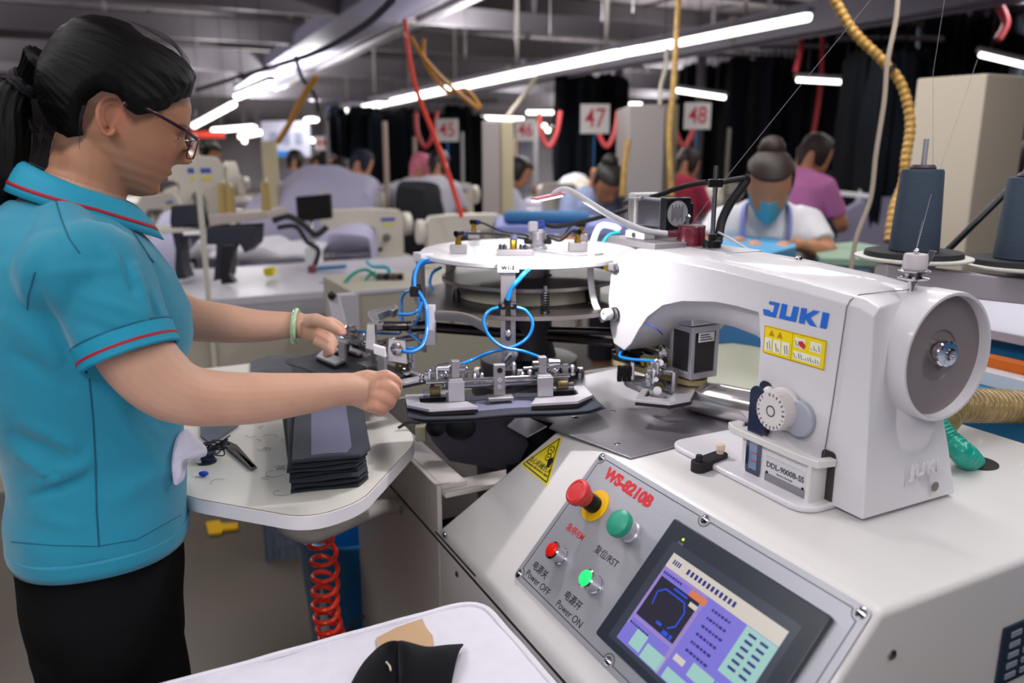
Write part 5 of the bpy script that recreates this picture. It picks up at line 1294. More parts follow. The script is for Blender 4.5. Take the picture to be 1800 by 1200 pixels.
# ================================================================== below the table
hs = thing('coiled_air_hose', 'bright red coiled air hose hanging below the side table', 'hose', P(575, 1130, 1.72))
p0, p1 = P(562, 938, 1.66), P(583, 1140, 1.70)
F_ = frame(p0, p1-p0); Lh = (p1-p0).length; pts = []; turns = 9.5
for i in range(int(turns*18)+1):
    f = i/(turns*18); ff = 1-(1-f)**1.45; a = 2*pi*turns*f
    pts.append(F_ @ Vector((Lh*ff+.010*sin(a)*(1-f*.6), .026*cos(a), .026*sin(a)))+Vector((.004*sin(f*9), 0, 0)))
red_h = mat('hose_red', '#ff3a1c', .25, coat=.5)
G().tube(pts, .0052, 10).build('hose_coil', red_h, hs); G().tube(catmull([pts[0], P(556, 925, 1.66), P(562, 905, 1.64), P(580, 890, 1.62)], 6), .0052, 8).build('hose_lead', red_h, hs)
hs['label'] = 'bright red coiled air hose hanging below the side table'
G().tube(catmull([pts[-1], pts[-1]-Z*.2, Vector((pts[-1].x+.02, pts[-1].y, .02))], 6), .0052, 8).build('hose_end', red_h, hs)
bc = MF @ Vector((1.53, -.165, 0)); bn = thing('waste_bin', 'blue ribbed plastic bin on the floor behind the coiled red hose', 'bin', bc)
binm = mat('bin_blue', '#1673b4', .35, coat=.2)
g = G(); n = 90; rings = []
for r, z, rib in ((.112, 0, 0), (.116, .01, 1), (.140, .33, 1), (.150, .345, 0), (.153, .372, 0), (.146, .375, 0), (.138, .34, 0), (.112, .02, 0)): rings.append([bc+Vector(((r+.0018*rib*(j % 3 == 0))*cos(2*pi*j/n), (r+.0018*rib*(j % 3 == 0))*sin(2*pi*j/n), z)) for j in range(n)])
g.loft(rings); g.build('bin_shell', binm, bn)
G().tube([bc+Vector((.151*cos(2*pi*j/40), .151*sin(2*pi*j/40), .368)) for j in range(40)], .006, 8, closed=True).build('bin_rim', binm, bn)
G().tube(catmull([P(640, 1082, 1.6), P(625, 1092, 1.6), P(615, 1108, 1.6), P(612, 1140, 1.6), P(612, 1200, 1.6)], 6), .004, 8).build('black_cable', rubber, None)
tag(bpy.data.objects['black_cable.001'] if 'black_cable.001' in bpy.data.objects else bpy.data.objects['black_cable'], 'thin black cable hanging in front of the blue bin', 'cable')
# grey slotted basket on the floor
bq = PZ(530, 985, 0.0); bs = thing('slotted_basket', 'grey slotted plastic basket on the floor under the side table', 'basket', bq)
bsm = mat('basket_grey', '#62697a', .5)
xd = (PZ(556, 978, 0)-PZ(468, 988, 0)); xd.normalize(); yd = Z.cross(xd)
o0 = PZ(470, 986, 0)
g = G(basis(xd, yd, Z, o0)); Wd, Dp, Hh = .42, .30, .24
for y in (0, Dp):
    for i in range(14):
        g.boxb(i*Wd/13-.006, i*Wd/13+.006, y-.002, y+.002, .0, Hh)
    for k in range(6): g.boxb(0, Wd, y-.0025, y+.0025, k*Hh/5-.007, k*Hh/5+.007)
for x in (0, Wd):
    for i in range(10): g.boxb(x-.002, x+.002, i*Dp/9-.006, i*Dp/9+.006, 0, Hh)
    for k in range(6): g.boxb(x-.0025, x+.0025, 0, Dp, k*Hh/5-.007, k*Hh/5+.007)
g.boxb(-.006, .02, -.006, .02, 0, Hh)
g.build('basket_wall', bsm, bs); G(basis(xd, yd, Z, o0)).boxb(0, Wd, 0, Dp, 0, .004).build('basket_floor', bsm, bs)
G(basis(xd, yd, Z, o0)).boxb(-.01, Wd+.01, -.01, .0, Hh, Hh+.015).boxb(-.01, Wd+.01, Dp, Dp+.01, Hh, Hh+.015).boxb(-.01, 0, 0, Dp, Hh, Hh+.015).boxb(Wd, Wd+.01, 0, Dp, Hh, Hh+.015).build('basket_rim', bsm, bs)
ya = [PZ(*p, .004) for p in ((362, 922), (386, 918), (390, 924), (418, 922), (420, 932), (392, 935), (390, 940), (367, 942))]
o = G().loft([ya, [p+Z*.012 for p in ya]]).build('yellow_tag', mat('tag_yellow', '#d8a80c', .45), None, bevel=.002); tag(o, 'small yellow plastic piece lying on the concrete floor', 'plastic part')
# ================================================================== thread stand at the right
sq = P(1605, 448, 1.5); sd = P(1790, 462, 1.5)
stand = thing('thread_stand', 'grey thread stand bar with two white rimmed discs behind the handwheel', 'thread stand', Vector((.93, 1.52, 0)))
g = G(); g.bar(P(1545, 483, 1.47), P(1900, 522, 1.47), .05, .045); bar = g.build('stand_bar', mat('bar_greylilac', '#a39ca2', .45), stand, bevel=.003)
G().cyl((1.02, 1.46, 0), (1.02, 1.46, 1.12), .018).build('stand_leg', offwh, stand)
for k, q in enumerate((sq, sd)):
    dsk = G().lathe(q-Z*.014, Z, [(.03, -.004), (.034, .004), (.096, .006), (.102, .009), (.102, .012), (.097, .0125), (.001, .0125)], 56).build('cone_tray', mat('tray_white', '#d9d8cf', .4), stand)
    G().lathe(q-Z*.002, Z, [(.085, 0), (.086, .002), (.084, .010), (.001, .010)], 56).build('tray_mat', mat('mat_black', '#25262a', .8, bump=(500, .3)), dsk)
    G().cyl(q-Z*.06, q-Z*.012, .020, .022, 20).build('tray_foot', mat('foot_pale', '#b9b5b0', .5), dsk)
    G().cyl(q-Z*.06, q+Z*.212, .0048, n=14).build('tray_rod', mat('rod_silver', '#c8c8d0', .3, .4), stand)
conem = mat('cone_thread', '#3b4a5b', .75, bump=(1, .9, .0015), stretch=(60, 60, 1400))
for k, q in enumerate((sq, sd)):
    co = thing('thread_cone', ('slate blue thread cone fully in view on the left disc of the stand', 'slate blue thread cone cut by the right edge of the frame')[k], 'thread cone', q+Z*.008, 'thread cones on the stand')
    G().lathe(q+Z*.008, Z, [(.040, 0), (.0435, .002), (.0365, .146), (.034, .150), (.020, .150), (.001, .149)], 56).build('thread_winding', conem, co)
    G().lathe(q+Z*.008, Z, [(.0215, .148), (.0225, .153), (.019, .158), (.010, .158), (.008, .150)], 32).build('cone_top', mat('cone_tip', '#4a3a44', .5), co)
G().cyl(P(1812, 295, 1.62), P(1625, 480, 1.62), .007, n=12).build('stand_brace', blackm, stand)
thr = mat('thread_grey', '#8d8d92', .7)
def strand(name, pts, r, lbl, cat='thread', m=None):
    o = G().tube(pts, r, 5).build(name, m or thr, None); return tag(o, lbl, cat)
strand('thread', [P(1530, 0, 1.42), P(1395, 165, 1.43), P(1262, 330, 1.44), P(1215, 395, 1.45)], .0005, 'taut grey thread slanting down to the sewing head from the upper right')
strand('thread', [P(1660, 0, 1.5), P(1640, 130, 1.5), P(1640, 300, 1.5), P(1604, 470, 1.4)], .0004, 'fine thread hanging in front of the left thread cone')
strand('thread', [P(1718, 105, 1.6), P(1655, 290, 1.5), P(1640, 330, 1.46), P(1600, 480, 1.2)], .0004, 'fine thread running from the right lamp past the left cone')
strand('thread', [P(1345, 456, 1.41), P(1480, 476, 1.35), P(1590, 492, 1.2)], .0004, 'horizontal thread along the top of the sewing head')
# ribbed hose, green hose and blue machine at the right
def ribbed(name, pts, R_, pitch, m, lbl, amp=.12):
    pa = catmull(pts, 10); L = [0]
    for a, b in zip(pa, pa[1:]): L.append(L[-1]+(b-a).length)
    n_ = int(L[-1]/pitch*6); pp_ = []; rr_ = []
    for i in range(n_+1):
        s_ = L[-1]*i/n_; k = 0
        while k < len(L)-2 and L[k+1] < s_: k += 1
        pp_.append(pa[k].lerp(pa[k+1], (s_-L[k])/max(1e-9, L[k+1]-L[k]))); rr_.append(R_*(1+amp*sin(2*pi*i/6)))
    o = G().tube(pp_, rr_, 20).build(name, m, None, ang=180); return tag(o, lbl, 'hose')
rh = [MZp for MZp in (P(1655, 735, 1.30), P(1675, 714, 1.32), P(1740, 713, 1.36), P(1820, 716, 1.42), P(1900, 718, 1.5))]
ribbed('ribbed_hose', rh, .027, .0125, mat('hose_amber', '#b59a62', .3, coat=.5, var=(50, .5)), 'translucent amber ribbed suction hose behind the handwheel')
q = MF @ Vector((.245, .505, .9)); qq = PZ(1715, 812, .885)
ribbed('green_hose', [P(1640, 740, 1.24), P(1668, 775, 1.22), P(1697, 800, 1.205), qq-Z*.01, qq-Z*.05+V*.02], .018, .006, mat('hose_teal', '#12a08c', .3, coat=.3), 'teal spiral hose going into the round hole of the cabinet top', .06)
bm = thing('blue_machine', 'sky blue painted machine with a white top behind the amber hose', 'machine', P(1790, 690, 1.75)-Z*.9)
bpaint = mat('machine_blue', '#2f86b8', .4)
o1 = MF @ Vector((.55, .82, 0))
g = G(MF); g.boxb(-.35, .80, .74, 1.1, .55, .915); g.build('blue_body', bpaint, bm, bevel=.01)
g = G(MF); g.boxb(-.35, .62, .86, .90, .915, .945); g.build('white_rail', whitep, bm, bevel=.002)
g = G(MF); g.boxb(.40, .62, .90, .93, .935, .965); g.boxb(-.1, .33, .90, .93, .935, .965); g.build('orange_strip', mat('strip_orange', '#e8741c', .4), bm, bevel=.002)
q = P(1776, 652, 1.7); G().lathe(q-Z*.045, Z, [(.014, 0), (.012, .02), (.010, .03), (.020, .04), (.024, .055), (.020, .068), (.001, .072)], 20).build('blue_knob', bpaint, bm)
g = G(MF); g.boxb(-.4, .75, .95, 1.7, .99, 1.01); g.build('white_top', mat('top_white', '#c9c9d6', .4), bm, bevel=.002)
g = G(MF); g.boxb(-.4, .75, 1.0, 1.65, .3, .99); g.build('blue_side', bpaint, bm, bevel=.004)
# ================================================================== overhead: ceiling panels, trays, lamps
cm_ = mat('ceiling_seam', '#4a4547', .8); pm_ = mat('ceiling_panel', '#7e7678', .75, var=(.9, .25)); bmc = mat('ceiling_beam', '#5f595b', .7)
n_tr = 0
def struct(g, name, m, **k):
    global n_tr; n_tr += 1; return g.build('trim_%d' % n_tr, m, None, kind='structure', **k)
dU, dV = U, V
for k in range(9):
    y = 2.6+k*2.9; g = G(); c_ = Vector((-2.5, y, 4.02)); g.bar(c_-V*16, c_+V*16, .22, .30); struct(g, 'beam', bmc)
for k in range(13):
    g = G(); c_ = Vector((-9+k*1.6, 8, 4.17)); g.bar(c_-U*12, c_+U*16, .05, .05); struct(g, 'rib', cm_)
tube_m = mat('tube_glow', '#ffffff', .3, emit=('#fffaf0', 7.5)); fix_m = mat('fixture_grey', '#a09ea6', .5); tray_m = mat('tray_grey', '#8e8a98', .5, .2)
cord_m = mat('wire_grey', '#5a585c', .6)
def lamp_tube(a, b, name, lbl, grp=None, par=None, r=.016):
    d = (b-a).normalized(); t = thing(name, lbl, 'lamp', (a+b)/2, grp)
    G().bar(a+Z*.035, b+Z*.035, .045, .035).build('lamp_housing', fix_m, t)
    G().tube([a+d*.02, b-d*.02], r, 12).build('glowing_tube', tube_m, t)
    for f in (.2, .8):
        q = a.lerp(b, f); G().cyl(q+Z*.05, Vector((q.x, q.y, 4.2)), .0035, n=6).build('hanging_wire', cord_m, t)
    return t
for y_, z_, w_ in ((7, 3.1, .16), (10, 3.0, .22), (13.5, 3.1, .3), (17, 3.0, .35), (21, 3.2, .5), (26, 3.2, .6)):
    g = G(); c_ = Vector((-1.5, y_, z_)); g.bar(c_-V*(8+y_*.5), c_+V*(6+y_*.3), .12, w_); struct(g, 'beam', mat('beam_light', '#7d797f', .6))
    g = G()
    for xx in (-6, -2, 2, 6): p = c_+V*xx; g.bar(p, Vector((p.x, p.y, 4.2)), .05, .05)
    struct(g, 'post', mat('beam_light', '#7d797f', .6))
# long lit row over the aisle with its tray
rowp = [(1425, 28), (1190, 75), (1092, 93), (940, 124), (795, 155), (668, 183), (582, 201)]
pts = [PZ(x, y, ROW_Z) for x, y in rowp]
pos = ['nearest', 'second', 'third', 'fourth', 'fifth', 'farthest']
for k, (a, b) in enumerate(zip(pts, pts[1:])): lamp_tube(a, b, 'fluorescent_lamp', pos[k]+' tube of the long bright row above the aisle', 'long row of tubes', r=.03+.004*k)
g = G(); a, b = PZ(1560, 10, ROW_Z+.12), PZ(575, 198, ROW_Z+.12); d = (b-a); a = a-d*.1
for s in (-1, 1): g.bar(a+V*.11*s, b+V*.11*s, .012, .20)
g.bar(a+Z*-.06, b+Z*-.06, .22, .012); o = g.build('cable_tray', tray_m, None); tag(o, 'grey lilac cable tray running above the long bright tube row', 'cable tray')
for k in range(8):
    p = a+(b-a)*(.05+.12*k); g = G(); g.bar(p+Z*.1, Vector((p.x, p.y, 4.15)), .03, .03)
    for s in (0,): g.bar(p+V*-.12-Z*.09, p+V*-.12+Z*.12, .06, .03)
    tag(g.build('tray_hanger', mat('hanger_cream', '#b4aba4', .6), None), 'cream hanger strap holding the cable tray over the aisle', 'hanger', 'tray hangers')
# upper left trunk with pipes
g = G(); a, b = P(880, -120, 2.6), P(420, 172, 13); la, lb = PZ(610, 0, 3.0), PZ(440, 127, 3.0); ld = (lb-la).normalized(); a = la-ld*3+V*.36; b = la+ld*12+V*.36
g.bar(a, b, .72, .20); o = g.build('ventilation_trunk', mat('trunk_lilac', '#77738a', .6), None); tag(o, 'pale lilac ventilation trunk crossing the ceiling at the upper left', 'duct')
for k, (dx, dz, r, c) in enumerate(((.46, -.02, .06, '#8d8993'), (.62, -.06, .05, '#7d7a80'), (.82, .02, .08, '#6d6a6e'))):
    o = G().cyl(a+V*dx+Z*dz, b+V*dx+Z*dz, r, n=12).build('ceiling_pipe', mat('pipe_%d' % k, c, .5, .3), None)
    tag(o, ('pale pipe beside the lilac trunk', 'middle grey pipe along the lilac trunk', 'dark pipe farthest right of the lilac trunk')[k]+' under the ceiling', 'pipe')
for k in range(5):
    p = a+(b-a)*(.18+.17*k); tag(G().bar(p-V*.4+Z*.12, p+V*.95+Z*.12, .05, .03).build('pipe_clamp', mat('hanger_cream', '#b4aba4', .6), None), 'cream cross strap over the trunk and pipes', 'strap', 'trunk straps')
def hang(name, pts, r, m, lbl, cat='cable', n=8):
    o = G().tube(catmull(pts, 8), r, n).build(name, m, None); return tag(o, lbl, cat)
dc = mat('cable_dark', '#2c2b38', .6); cream = mat('cable_cream', '#cfc6b4', .5); orng = mat('cable_orange', '#b8812f', .5)
hang('ceiling_cable', [P(690, 0, 3.5), P(640, 45, 3.8), P(560, 90, 4.5), P(470, 120, 5.5), P(345, 158, 7)], .016, dc, 'dark cable sagging along the lilac trunk at the upper left')
hang('ceiling_cable', [P(520, 100, 5), P(530, 135, 5.2), P(552, 165, 5.4), P(560, 195, 5.6)], .014, dc, 'short dark cable dropping from the lilac trunk')
hang('orange_cord', [P(556, 135, 5), P(530, 175, 5.1), P(510, 215, 5.2), P(488, 250, 5.3)], .020, orng, 'orange cord hanging in front of the pale banner')
redh = mat('air_hose_red', '#e03a24', .35, coat=.3)
hang('red_air_hose', [P(712, 34, 3.6), P(718, 90, 3.62), P(733, 160, 3.65), P(762, 235, 3.7), P(788, 305, 3.75), P(812, 382, 3.8)], .011, redh, 'straight bright red air hose hanging down beside the orange cords', 'hose')
hang('orange_cord', [P(722, 65, 3.7), P(748, 105, 3.72), P(790, 150, 3.75), P(842, 192, 3.8)], .010, orng, 'left orange cord dropping to the lamp above the beige column')
hang('orange_cord', [P(745, 68, 3.7), P(748, 110, 3.74), P(785, 160, 3.76), P(820, 158, 3.8), P(845, 190, 3.8)], .010, orng, 'orange cord looping next to the one over the beige column')
hang('cream_cable', [P(946, 126, 9.0), P(930, 155, 9.2), P(893, 204, 9.6)], .024, cream, 'cream cable from the tube row to the lamp at the beige column')
hang('cream_cable', [P(1172, 84, 4.4), P(1170, 120, 4.4), P(1162, 150, 4.4), P(1160, 184, 4.4)], .011, cream, 'cream cable dropping onto the tall grey cabinet')
hang('cream_cable', [P(1578, 0, 2.3), P(1574, 40, 2.3), P(1560, 110, 2.3), P(1554, 180, 2.3), P(1540, 270, 2.3), P(1530, 350, 2.3), P(1505, 420, 2.3), P(1495, 480, 2.3)], .0065, mat('cable_taupe', '#a59686', .6), 'long taupe cable hanging left of the thread cones')
ribbed('spiral_hose', [P(1462, -10, 2.6), P(1500, 55, 2.6), P(1550, 105, 2.6), P(1585, 150, 2.6), P(1600, 215, 2.6), P(1592, 280, 2.6), P(1588, 320, 2.6), P(1570, 370, 2.58), P(1562, 425, 2.56)], .0155, .022, mat('spiral_tan', '#c89a4a', .5, var=(70, .5)), 'thick tan wrapped hose curving down behind the left thread cone', .10)
G_ = G(); q = P(1564, 122, 2.58); d = (P(1585, 150, 2.6)-P(1550, 105, 2.6)).normalized(); o = G_.cyl(q-d*.008, q+d*.008, .021, n=16).build('hose_tie', black, None); tag(o, 'black tie round the thick tan hose', 'cable tie')
def pole(name, x0, y0, x1, y1, t, r, m, lbl, cat='pole', floor=True):
    a, b = P(x0, y0, t), P(x1, y1, t)
    if floor: b = Vector((a.x, a.y, 0))
    return tag(G().cyl(b, a, r, n=12).build(name, m, None), lbl, cat)
tan = mat('bamboo_tan', '#c09a52', .5, var=(25, .5))
hang('bamboo_pole', [P(1193, -10, 3.8), P(1184, 150, 3.8), P(1176, 240, 3.8), P(1180, 345, 3.8)], .014, tan, 'tan wrapped pole running down the right side of the grey cabinet', 'pole')
hang('bamboo_pole', [P(1105, 245, 4.2), P(1098, 290, 4.2), P(1094, 345, 4.2)], .016, tan, 'short tan wrapped pole left of the grey cabinet', 'pole')
# short lamps
LP = [(1397, 140, 1508, 146, 'short lit lamp over the dark garments at the upper right', 2.0), (1185, 158, 1278, 172, 'short lit lamp above the sign 48', 2.0), (1044, 182, 1130, 183, 'short lit lamp just right of the sign 47 top', 2.0), (924, 197, 996, 197, 'short lit lamp above the sign 46', 2.0),
      (840, 206, 922, 209, 'short lit lamp over the beige column', 2.0), (677, 223, 722, 227, 'short lit lamp left of the red hose', 1.95), (722, 218, 756, 222, 'small lit lamp partly behind the red hose', 1.95), (768, 209, 803, 211, 'short lit lamp over the sign 45', 2.0),
      (1718, 95, 1830, 122, 'long lit lamp at the right edge above the beige partition', 2.1), (1796, 145, 1830, 152, 'lit lamp end peeping in at the right edge', 2.0), (1494, 167, 1513, 168, 'small lit lamp below the one over the dark garments', 1.9)]
for x0, y0, x1, y1, l, z in LP:
    a = PZ(x0, y0, z); b = P(x1, y1, 1); dd = ray(x0, y0); t = (z-H)/dd.z; b = P(x1, y1, t); lamp_tube(a, b, 'strip_lamp', l, 'short strip lamps', r=.016*max(1, t/6.5))
LR = [(416, 170, 478, 146, 'upper short lamp of the left row, two tubes beside the woman\'s face'), (340, 221, 412, 182, 'long lamp of the left row nearest the face of the woman'), (374, 229, 448, 223, 'wide far lamp under the left row'), (422, 240, 461, 232, 'slanting far lamp below the wide one at the left'), (538, 211, 556, 210, 'small far lamp left of the long row end'), (536, 247, 552, 246, 'small far lamp beside the sign 44')]
for x0, y0, x1, y1, l in LR:
    t = {416: 6.0, 340: 7.5}.get(x0, 15); lamp_tube(P(x0, y0, t+1), P(x1, y1, t), 'strip_lamp', l, 'far left lamps', r=.03 if t < 9 else .045)
far = [(588, 238), (613, 236), (645, 232), (640, 236), (692, 236), (713, 237), (740, 222), (752, 234), (820, 216), (957, 221), (963, 229), (977, 213), (974, 222), (1074, 202), (1080, 206), (1093, 203), (1086, 214), (1094, 215), (430, 248), (350, 268), (382, 282), (334, 270), (1204, 243), (1489, 258), (948, 230)]
for k, (x, y) in enumerate(far):
    q = P(x, y, 16); o = thing('far_lamp', None, None, q); G().ball(q, .045, 8).build('glowing_tube', tube_m, o); G().cyl(q, Vector((q.x, q.y, 4.2)), .006, n=5).build('hanging_wire', cord_m, o); tag(o, 'tiny out of focus lamp glowing far back in the hall', 'lamp', 'far glowing lamps')
# ================================================================== station signs
signw = mat('sign_white', '#e2deda', .5); signr = mat('sign_red', '#cc2f4a', .5); poleb = mat('pole_blue', '#2c7fc4', .45)
for n_, x, y, wd, t in (('44', 565, 252, 24, 11.5), ('45', 786, 229, 39, 7.2), ('46', 924, 229, 37, 7.2), ('47', 1046, 209, 51, 5.6), ('48', 1226, 204, 46, 6.0)):
    q = P(x, y, t); w_ = wd/FP*t; h_ = w_*.98
    s = thing('station_sign', 'white sign with the red number %s on a blue pole' % n_, 'sign', Vector((q.x, q.y, 0)), 'numbered station signs')
    G().box(tuple(q), (w_, .02, h_)).build('sign_board', signw, s, bevel=.004)
    text('sign_number', n_, h_*.92, q+Vector((0, -.012, -.0)), (1, 0, 0), Z, signr, s, ext=.001, bold=h_*.004, sx=.8)
    G().cyl(Vector((q.x+.0, q.y+.02, 0)), q-Z*h_*.4+Vector((0, .02, 0)), .0055*t/FP*1000*.85/4.2, n=12).build('sign_pole', poleb, s)
# ================================================================== columns, cabinets, poles
beige = mat('cabinet_beige', '#b5aca1', .5); beige2 = mat('cabinet_taupe', '#a59c98', .5); crm2 = mat('column_cream', '#c4b896', .55)
def slab(name, x0, x1, ytop, t, dep, m, lbl, cat, side=None, z0=0):
    a, b = P(x0, ytop, t), P(x1, ytop, t); g = G(); g.boxb(a.x, b.x, a.y, a.y+dep, z0, a.z); return tag(g.build(name, m, None, bevel=.008), lbl, cat)
slab('beige_column', 847, 879, 213, 4.9, .35, beige2, 'tall beige taupe column beside the sign 46', 'column'); slab('cream_column', 880, 903, 213, 5.0, .3, crm2, 'pale yellow column right against the taupe one', 'column')
slab('grey_cabinet', 1107, 1170, 184, 4.4, .55, beige2, 'tall grey beige cabinet between the signs 47 and 48', 'cabinet'); slab('olive_board', 1171, 1194, 183, 4.9, .4, mat('board_olive', '#8f8468', .6), 'olive brown board edge behind the tan pole', 'board')
# leaning beige partition at the right, in the machine's axes
pa = P(1612, 138, 3.0); pb = P(1737, 122, 2.8); g = G(); sv = V*.26
g.loft([[Vector((p.x, p.y, z)) for p in (pa, pb, pb+sv, pa+sv)] for z in (0.0, pa.z)]); tag(g.build('beige_partition', mat('partition_beige', '#c2b6a4', .5), None, bevel=.006), 'large beige partition board standing behind the thread cones', 'partition')
pc = mat('post_cream', '#cfcbbd', .5)
pole('white_post', 341, 235, 0, 0, 3.05, .011, pc, 'thin white post rising behind the elbow of the woman')
slab('square_post', 458, 481, 247, 5.8, .09, crm2, 'square cream post left of the pale banner', 'post')
pole('thin_post', 573, 212, 0, 0, 8, .02, mat('post_grey', '#8d8d90', .5), 'thin grey post behind the sign 44'); pole('wood_post', 676, 213, 0, 0, 5.2, .018, mat('post_tan', '#9c8a7c', .6), 'thin tan post left of the black garment pile')
pole('thin_post', 812, 232, 0, 0, 7.6, .016, mat('post_grey', '#8d8d90', .5), 'thin post just right of the sign 45'); pole('thin_post', 905, 240, 0, 0, 8.2, .02, mat('post_tan', '#9c8a7c', .6), 'thin tan post left of the sign 46 pole')
pole('thin_post', 943, 215, 0, 0, 8.5, .03, mat('post_grey', '#8d8d90', .5), 'grey post right behind the sign 46'); pole('thin_post', 728, 240, 0, 0, 8.2, .02, mat('post_tan', '#9c8a7c', .6), 'thin tan post above the pink headscarf')
pole('thin_post', 1282, 225, 0, 0, 6.5, .014, mat('post_olive', '#6e6c5c', .6), 'thin olive post behind the masked woman'); pole('ceiling_post', 1452, 20, 0, 0, 9, .07, mat('post_lilac', '#77747f', .5), 'lilac grey post over the lamp at the upper right')
pole('ceiling_post', 1236, 72, 0, 0, 9.5, .06, mat('post_lilac', '#77747f', .5), 'lilac grey post between the signs 47 and 48'); pole('ceiling_post', 1088, 100, 0, 0, 10, .05, mat('post_lilac', '#77747f', .5), 'lilac grey post above the short lamp near the sign 47')
for x, y0, y1, t, l in ((1402, 20, 128, 6.5, 'red pipe above the lamp over the dark garments'), (1758, 12, 70, 4.5, 'red pipe at the upper right corner'), (1445, 20, 255, 7.5, 'long red hose hanging over the pink shirt')):
    a, b = P(x, y0, t), P(x-(18 if y1 > 200 else 4), y1, t); tag(G().tube(catmull([a, a.lerp(b, .5)+Vector((.04, 0, 0)), b], 6), .022, 10).build('red_hose', mat('hose_darkred', '#a82c34', .5), None), l, 'hose')
for x, t, l in ((965, 8, 'red coiled hose loop hanging left of the sign 47'), (1067, 7.6, 'red hose loop hanging behind the sign 47'), (1203, 6.6, 'pink red hose hanging left of the sign 48'), (748, 8, 'dark red hose loop beside the long red hose')):
    tag(G().tube(catmull([P(x-17, 198, t), P(x-14, 235, t), P(x, 258, t), P(x+14, 232, t), P(x+20, 196, t)], 8), .022, 8).build('hose_loop', mat('loop_red', '#b03a3c', .5), None), l, 'hose')
# pale banner on the far left
ban = thing('hall_banner', 'pale printed banner with a blue lower band at the far left of the hall', 'banner', P(500, 270, 14)-Z*1)
a, b = P(458, 213, 14), P(543, 213, 14); c_ = P(458, 275, 14); G().boxb(a.x, b.x, a.y, a.y+.04, c_.z, a.z).build('banner_sheet', mat('banner_white', '#c3c3d4', .6), ban)
G().boxb(a.x+.2, b.x-.25, a.y-.01, a.y, c_.z, c_.z+.10).build('banner_band', mat('band_blue', '#2a7cc8', .5), ban)
for k in range(3): G().boxb(a.x+.15+k*.22, a.x+.28+k*.22, a.y-.012, a.y, c_.z+.22, c_.z+.42).build('banner_picture', mat('picture_grey', '#8d93ab', .6), ban)
o = thing('red_banner', None, None, P(380, 240, 15)); G().boxb(P(352, 234, 15).x, P(410, 234, 15).x, 15, 15.03, P(352, 243, 15).z, P(352, 232, 15).z).build('banner_sheet', mat('banner_red', '#d8402c', .6), o)
for x_ in (354, 408): q = P(x_, 233, 15); G().cyl(Vector((q.x, 15.015, q.z)), Vector((q.x, 15.015, 4.2)), .006, n=5).build('hanging_wire', cord_m, o)
tag(o, 'long red banner far away under the left lamps', 'banner')
# ================================================================== garments on the overhead rails
navys = [mat('garment_%d' % k, c, .9, spec=.2, var=(6, .4)) for k, c in enumerate(('#080b11', '#0b0f17', '#10151f', '#07090d', '#131a25'))]
def garment_mesh(seed):
    rnd = random.Random(seed); g = G(); n = 16; rings = []
    for z, w_, d_ in ((0, .13, .03), (-.05, .20, .06), (-.30, .19, .07), (-.5, .21, .075), (-.9, .22, .07), (-1.25, .20, .06)):
        rings.append([Vector((w_*cos(2*pi*j/n)*(1+.12*sin(j*2.7+seed)), d_*sin(2*pi*j/n)*(1+.35*sin(j*3.9+z*4+seed)), z+.02*sin(j*1.9+seed))) for j in range(n)])
    g.loft(rings); g.tube(catmull([(0, 0, -.01), (0, 0, .05), (.02, 0, .08), (.0, 0, .10), (-.02, 0, .085)], 4), .005, 5); return g
gar0 = {}
def garment(x, ytop, t, k, rot, sc, grp, lbl):
    if k not in gar0:
        o = garment_mesh(k).build('hanging_garment', navys[k % 5], None); gar0[k] = o; me = o.data
        z0 = o.location.copy()
        me.transform(Matrix.Translation(z0)); first = True
    else: o = gar0[k].copy(); C.objects.link(o)
    o.location = P(x, ytop, t); o.rotation_euler = (0, 0, rot); o.scale = (sc, sc, sc); tag(o, lbl, 'garment', grp); return o
rg = random.Random(21); gi = 0
for (x0, x1, y0, t, n_, grp, lbl) in ((1288, 1425, 108, 8.2, 12, 'dark garments on the middle rail', 'dark garment on the rail above the masked woman'), (1500, 1625, 100, 6.2, 9, 'dark garments on the right rail', 'black garment on the rail behind the taupe cable'), (1420, 1640, 45, 9.0, 14, 'dark garments on the upper right rail', 'dark garment on the high rail at the upper right'),
        (985, 1100, 140, 9.5, 10, 'dark garments behind the sign 47', 'navy garment on the rail behind the sign 47'), (575, 845, 196, 13, 26, 'dark garments on the long far rail', 'dark garment on the long far rail above the white backs'), (1200, 1290, 120, 10, 8, 'dark garments behind the sign 48', 'dark garment on the rail behind the sign 48'), (1640, 1800, 30, 8, 10, 'dark garments above the partition', 'dark garment high above the beige partition')):
    for i in range(n_):
        x = x0+(x1-x0)*(i+.5)/n_; garment(x, y0+rg.uniform(-10, 10), t+rg.uniform(-.3, .3), gi % 7, 1.2+rg.uniform(-.5, .5), 1.0+rg.uniform(0, .25) if y0 < 190 else 1.35, grp, lbl); gi += 1
    a, b = P(x0-30, y0-8, t), P(x1+30, y0-8, t); tag(G().cyl(a+Z*.10, b+Z*.10, .02, n=8).build('garment_rail', mat('rail_grey', '#77757c', .4, .6), None), 'steel rail carrying the '+grp.split(' on ')[0].split(' behind')[0].split(' above')[0]+' '+' '.join(grp.split()[2:])+(' (far one)' if 0 else ''), 'rail', 'garment rails')
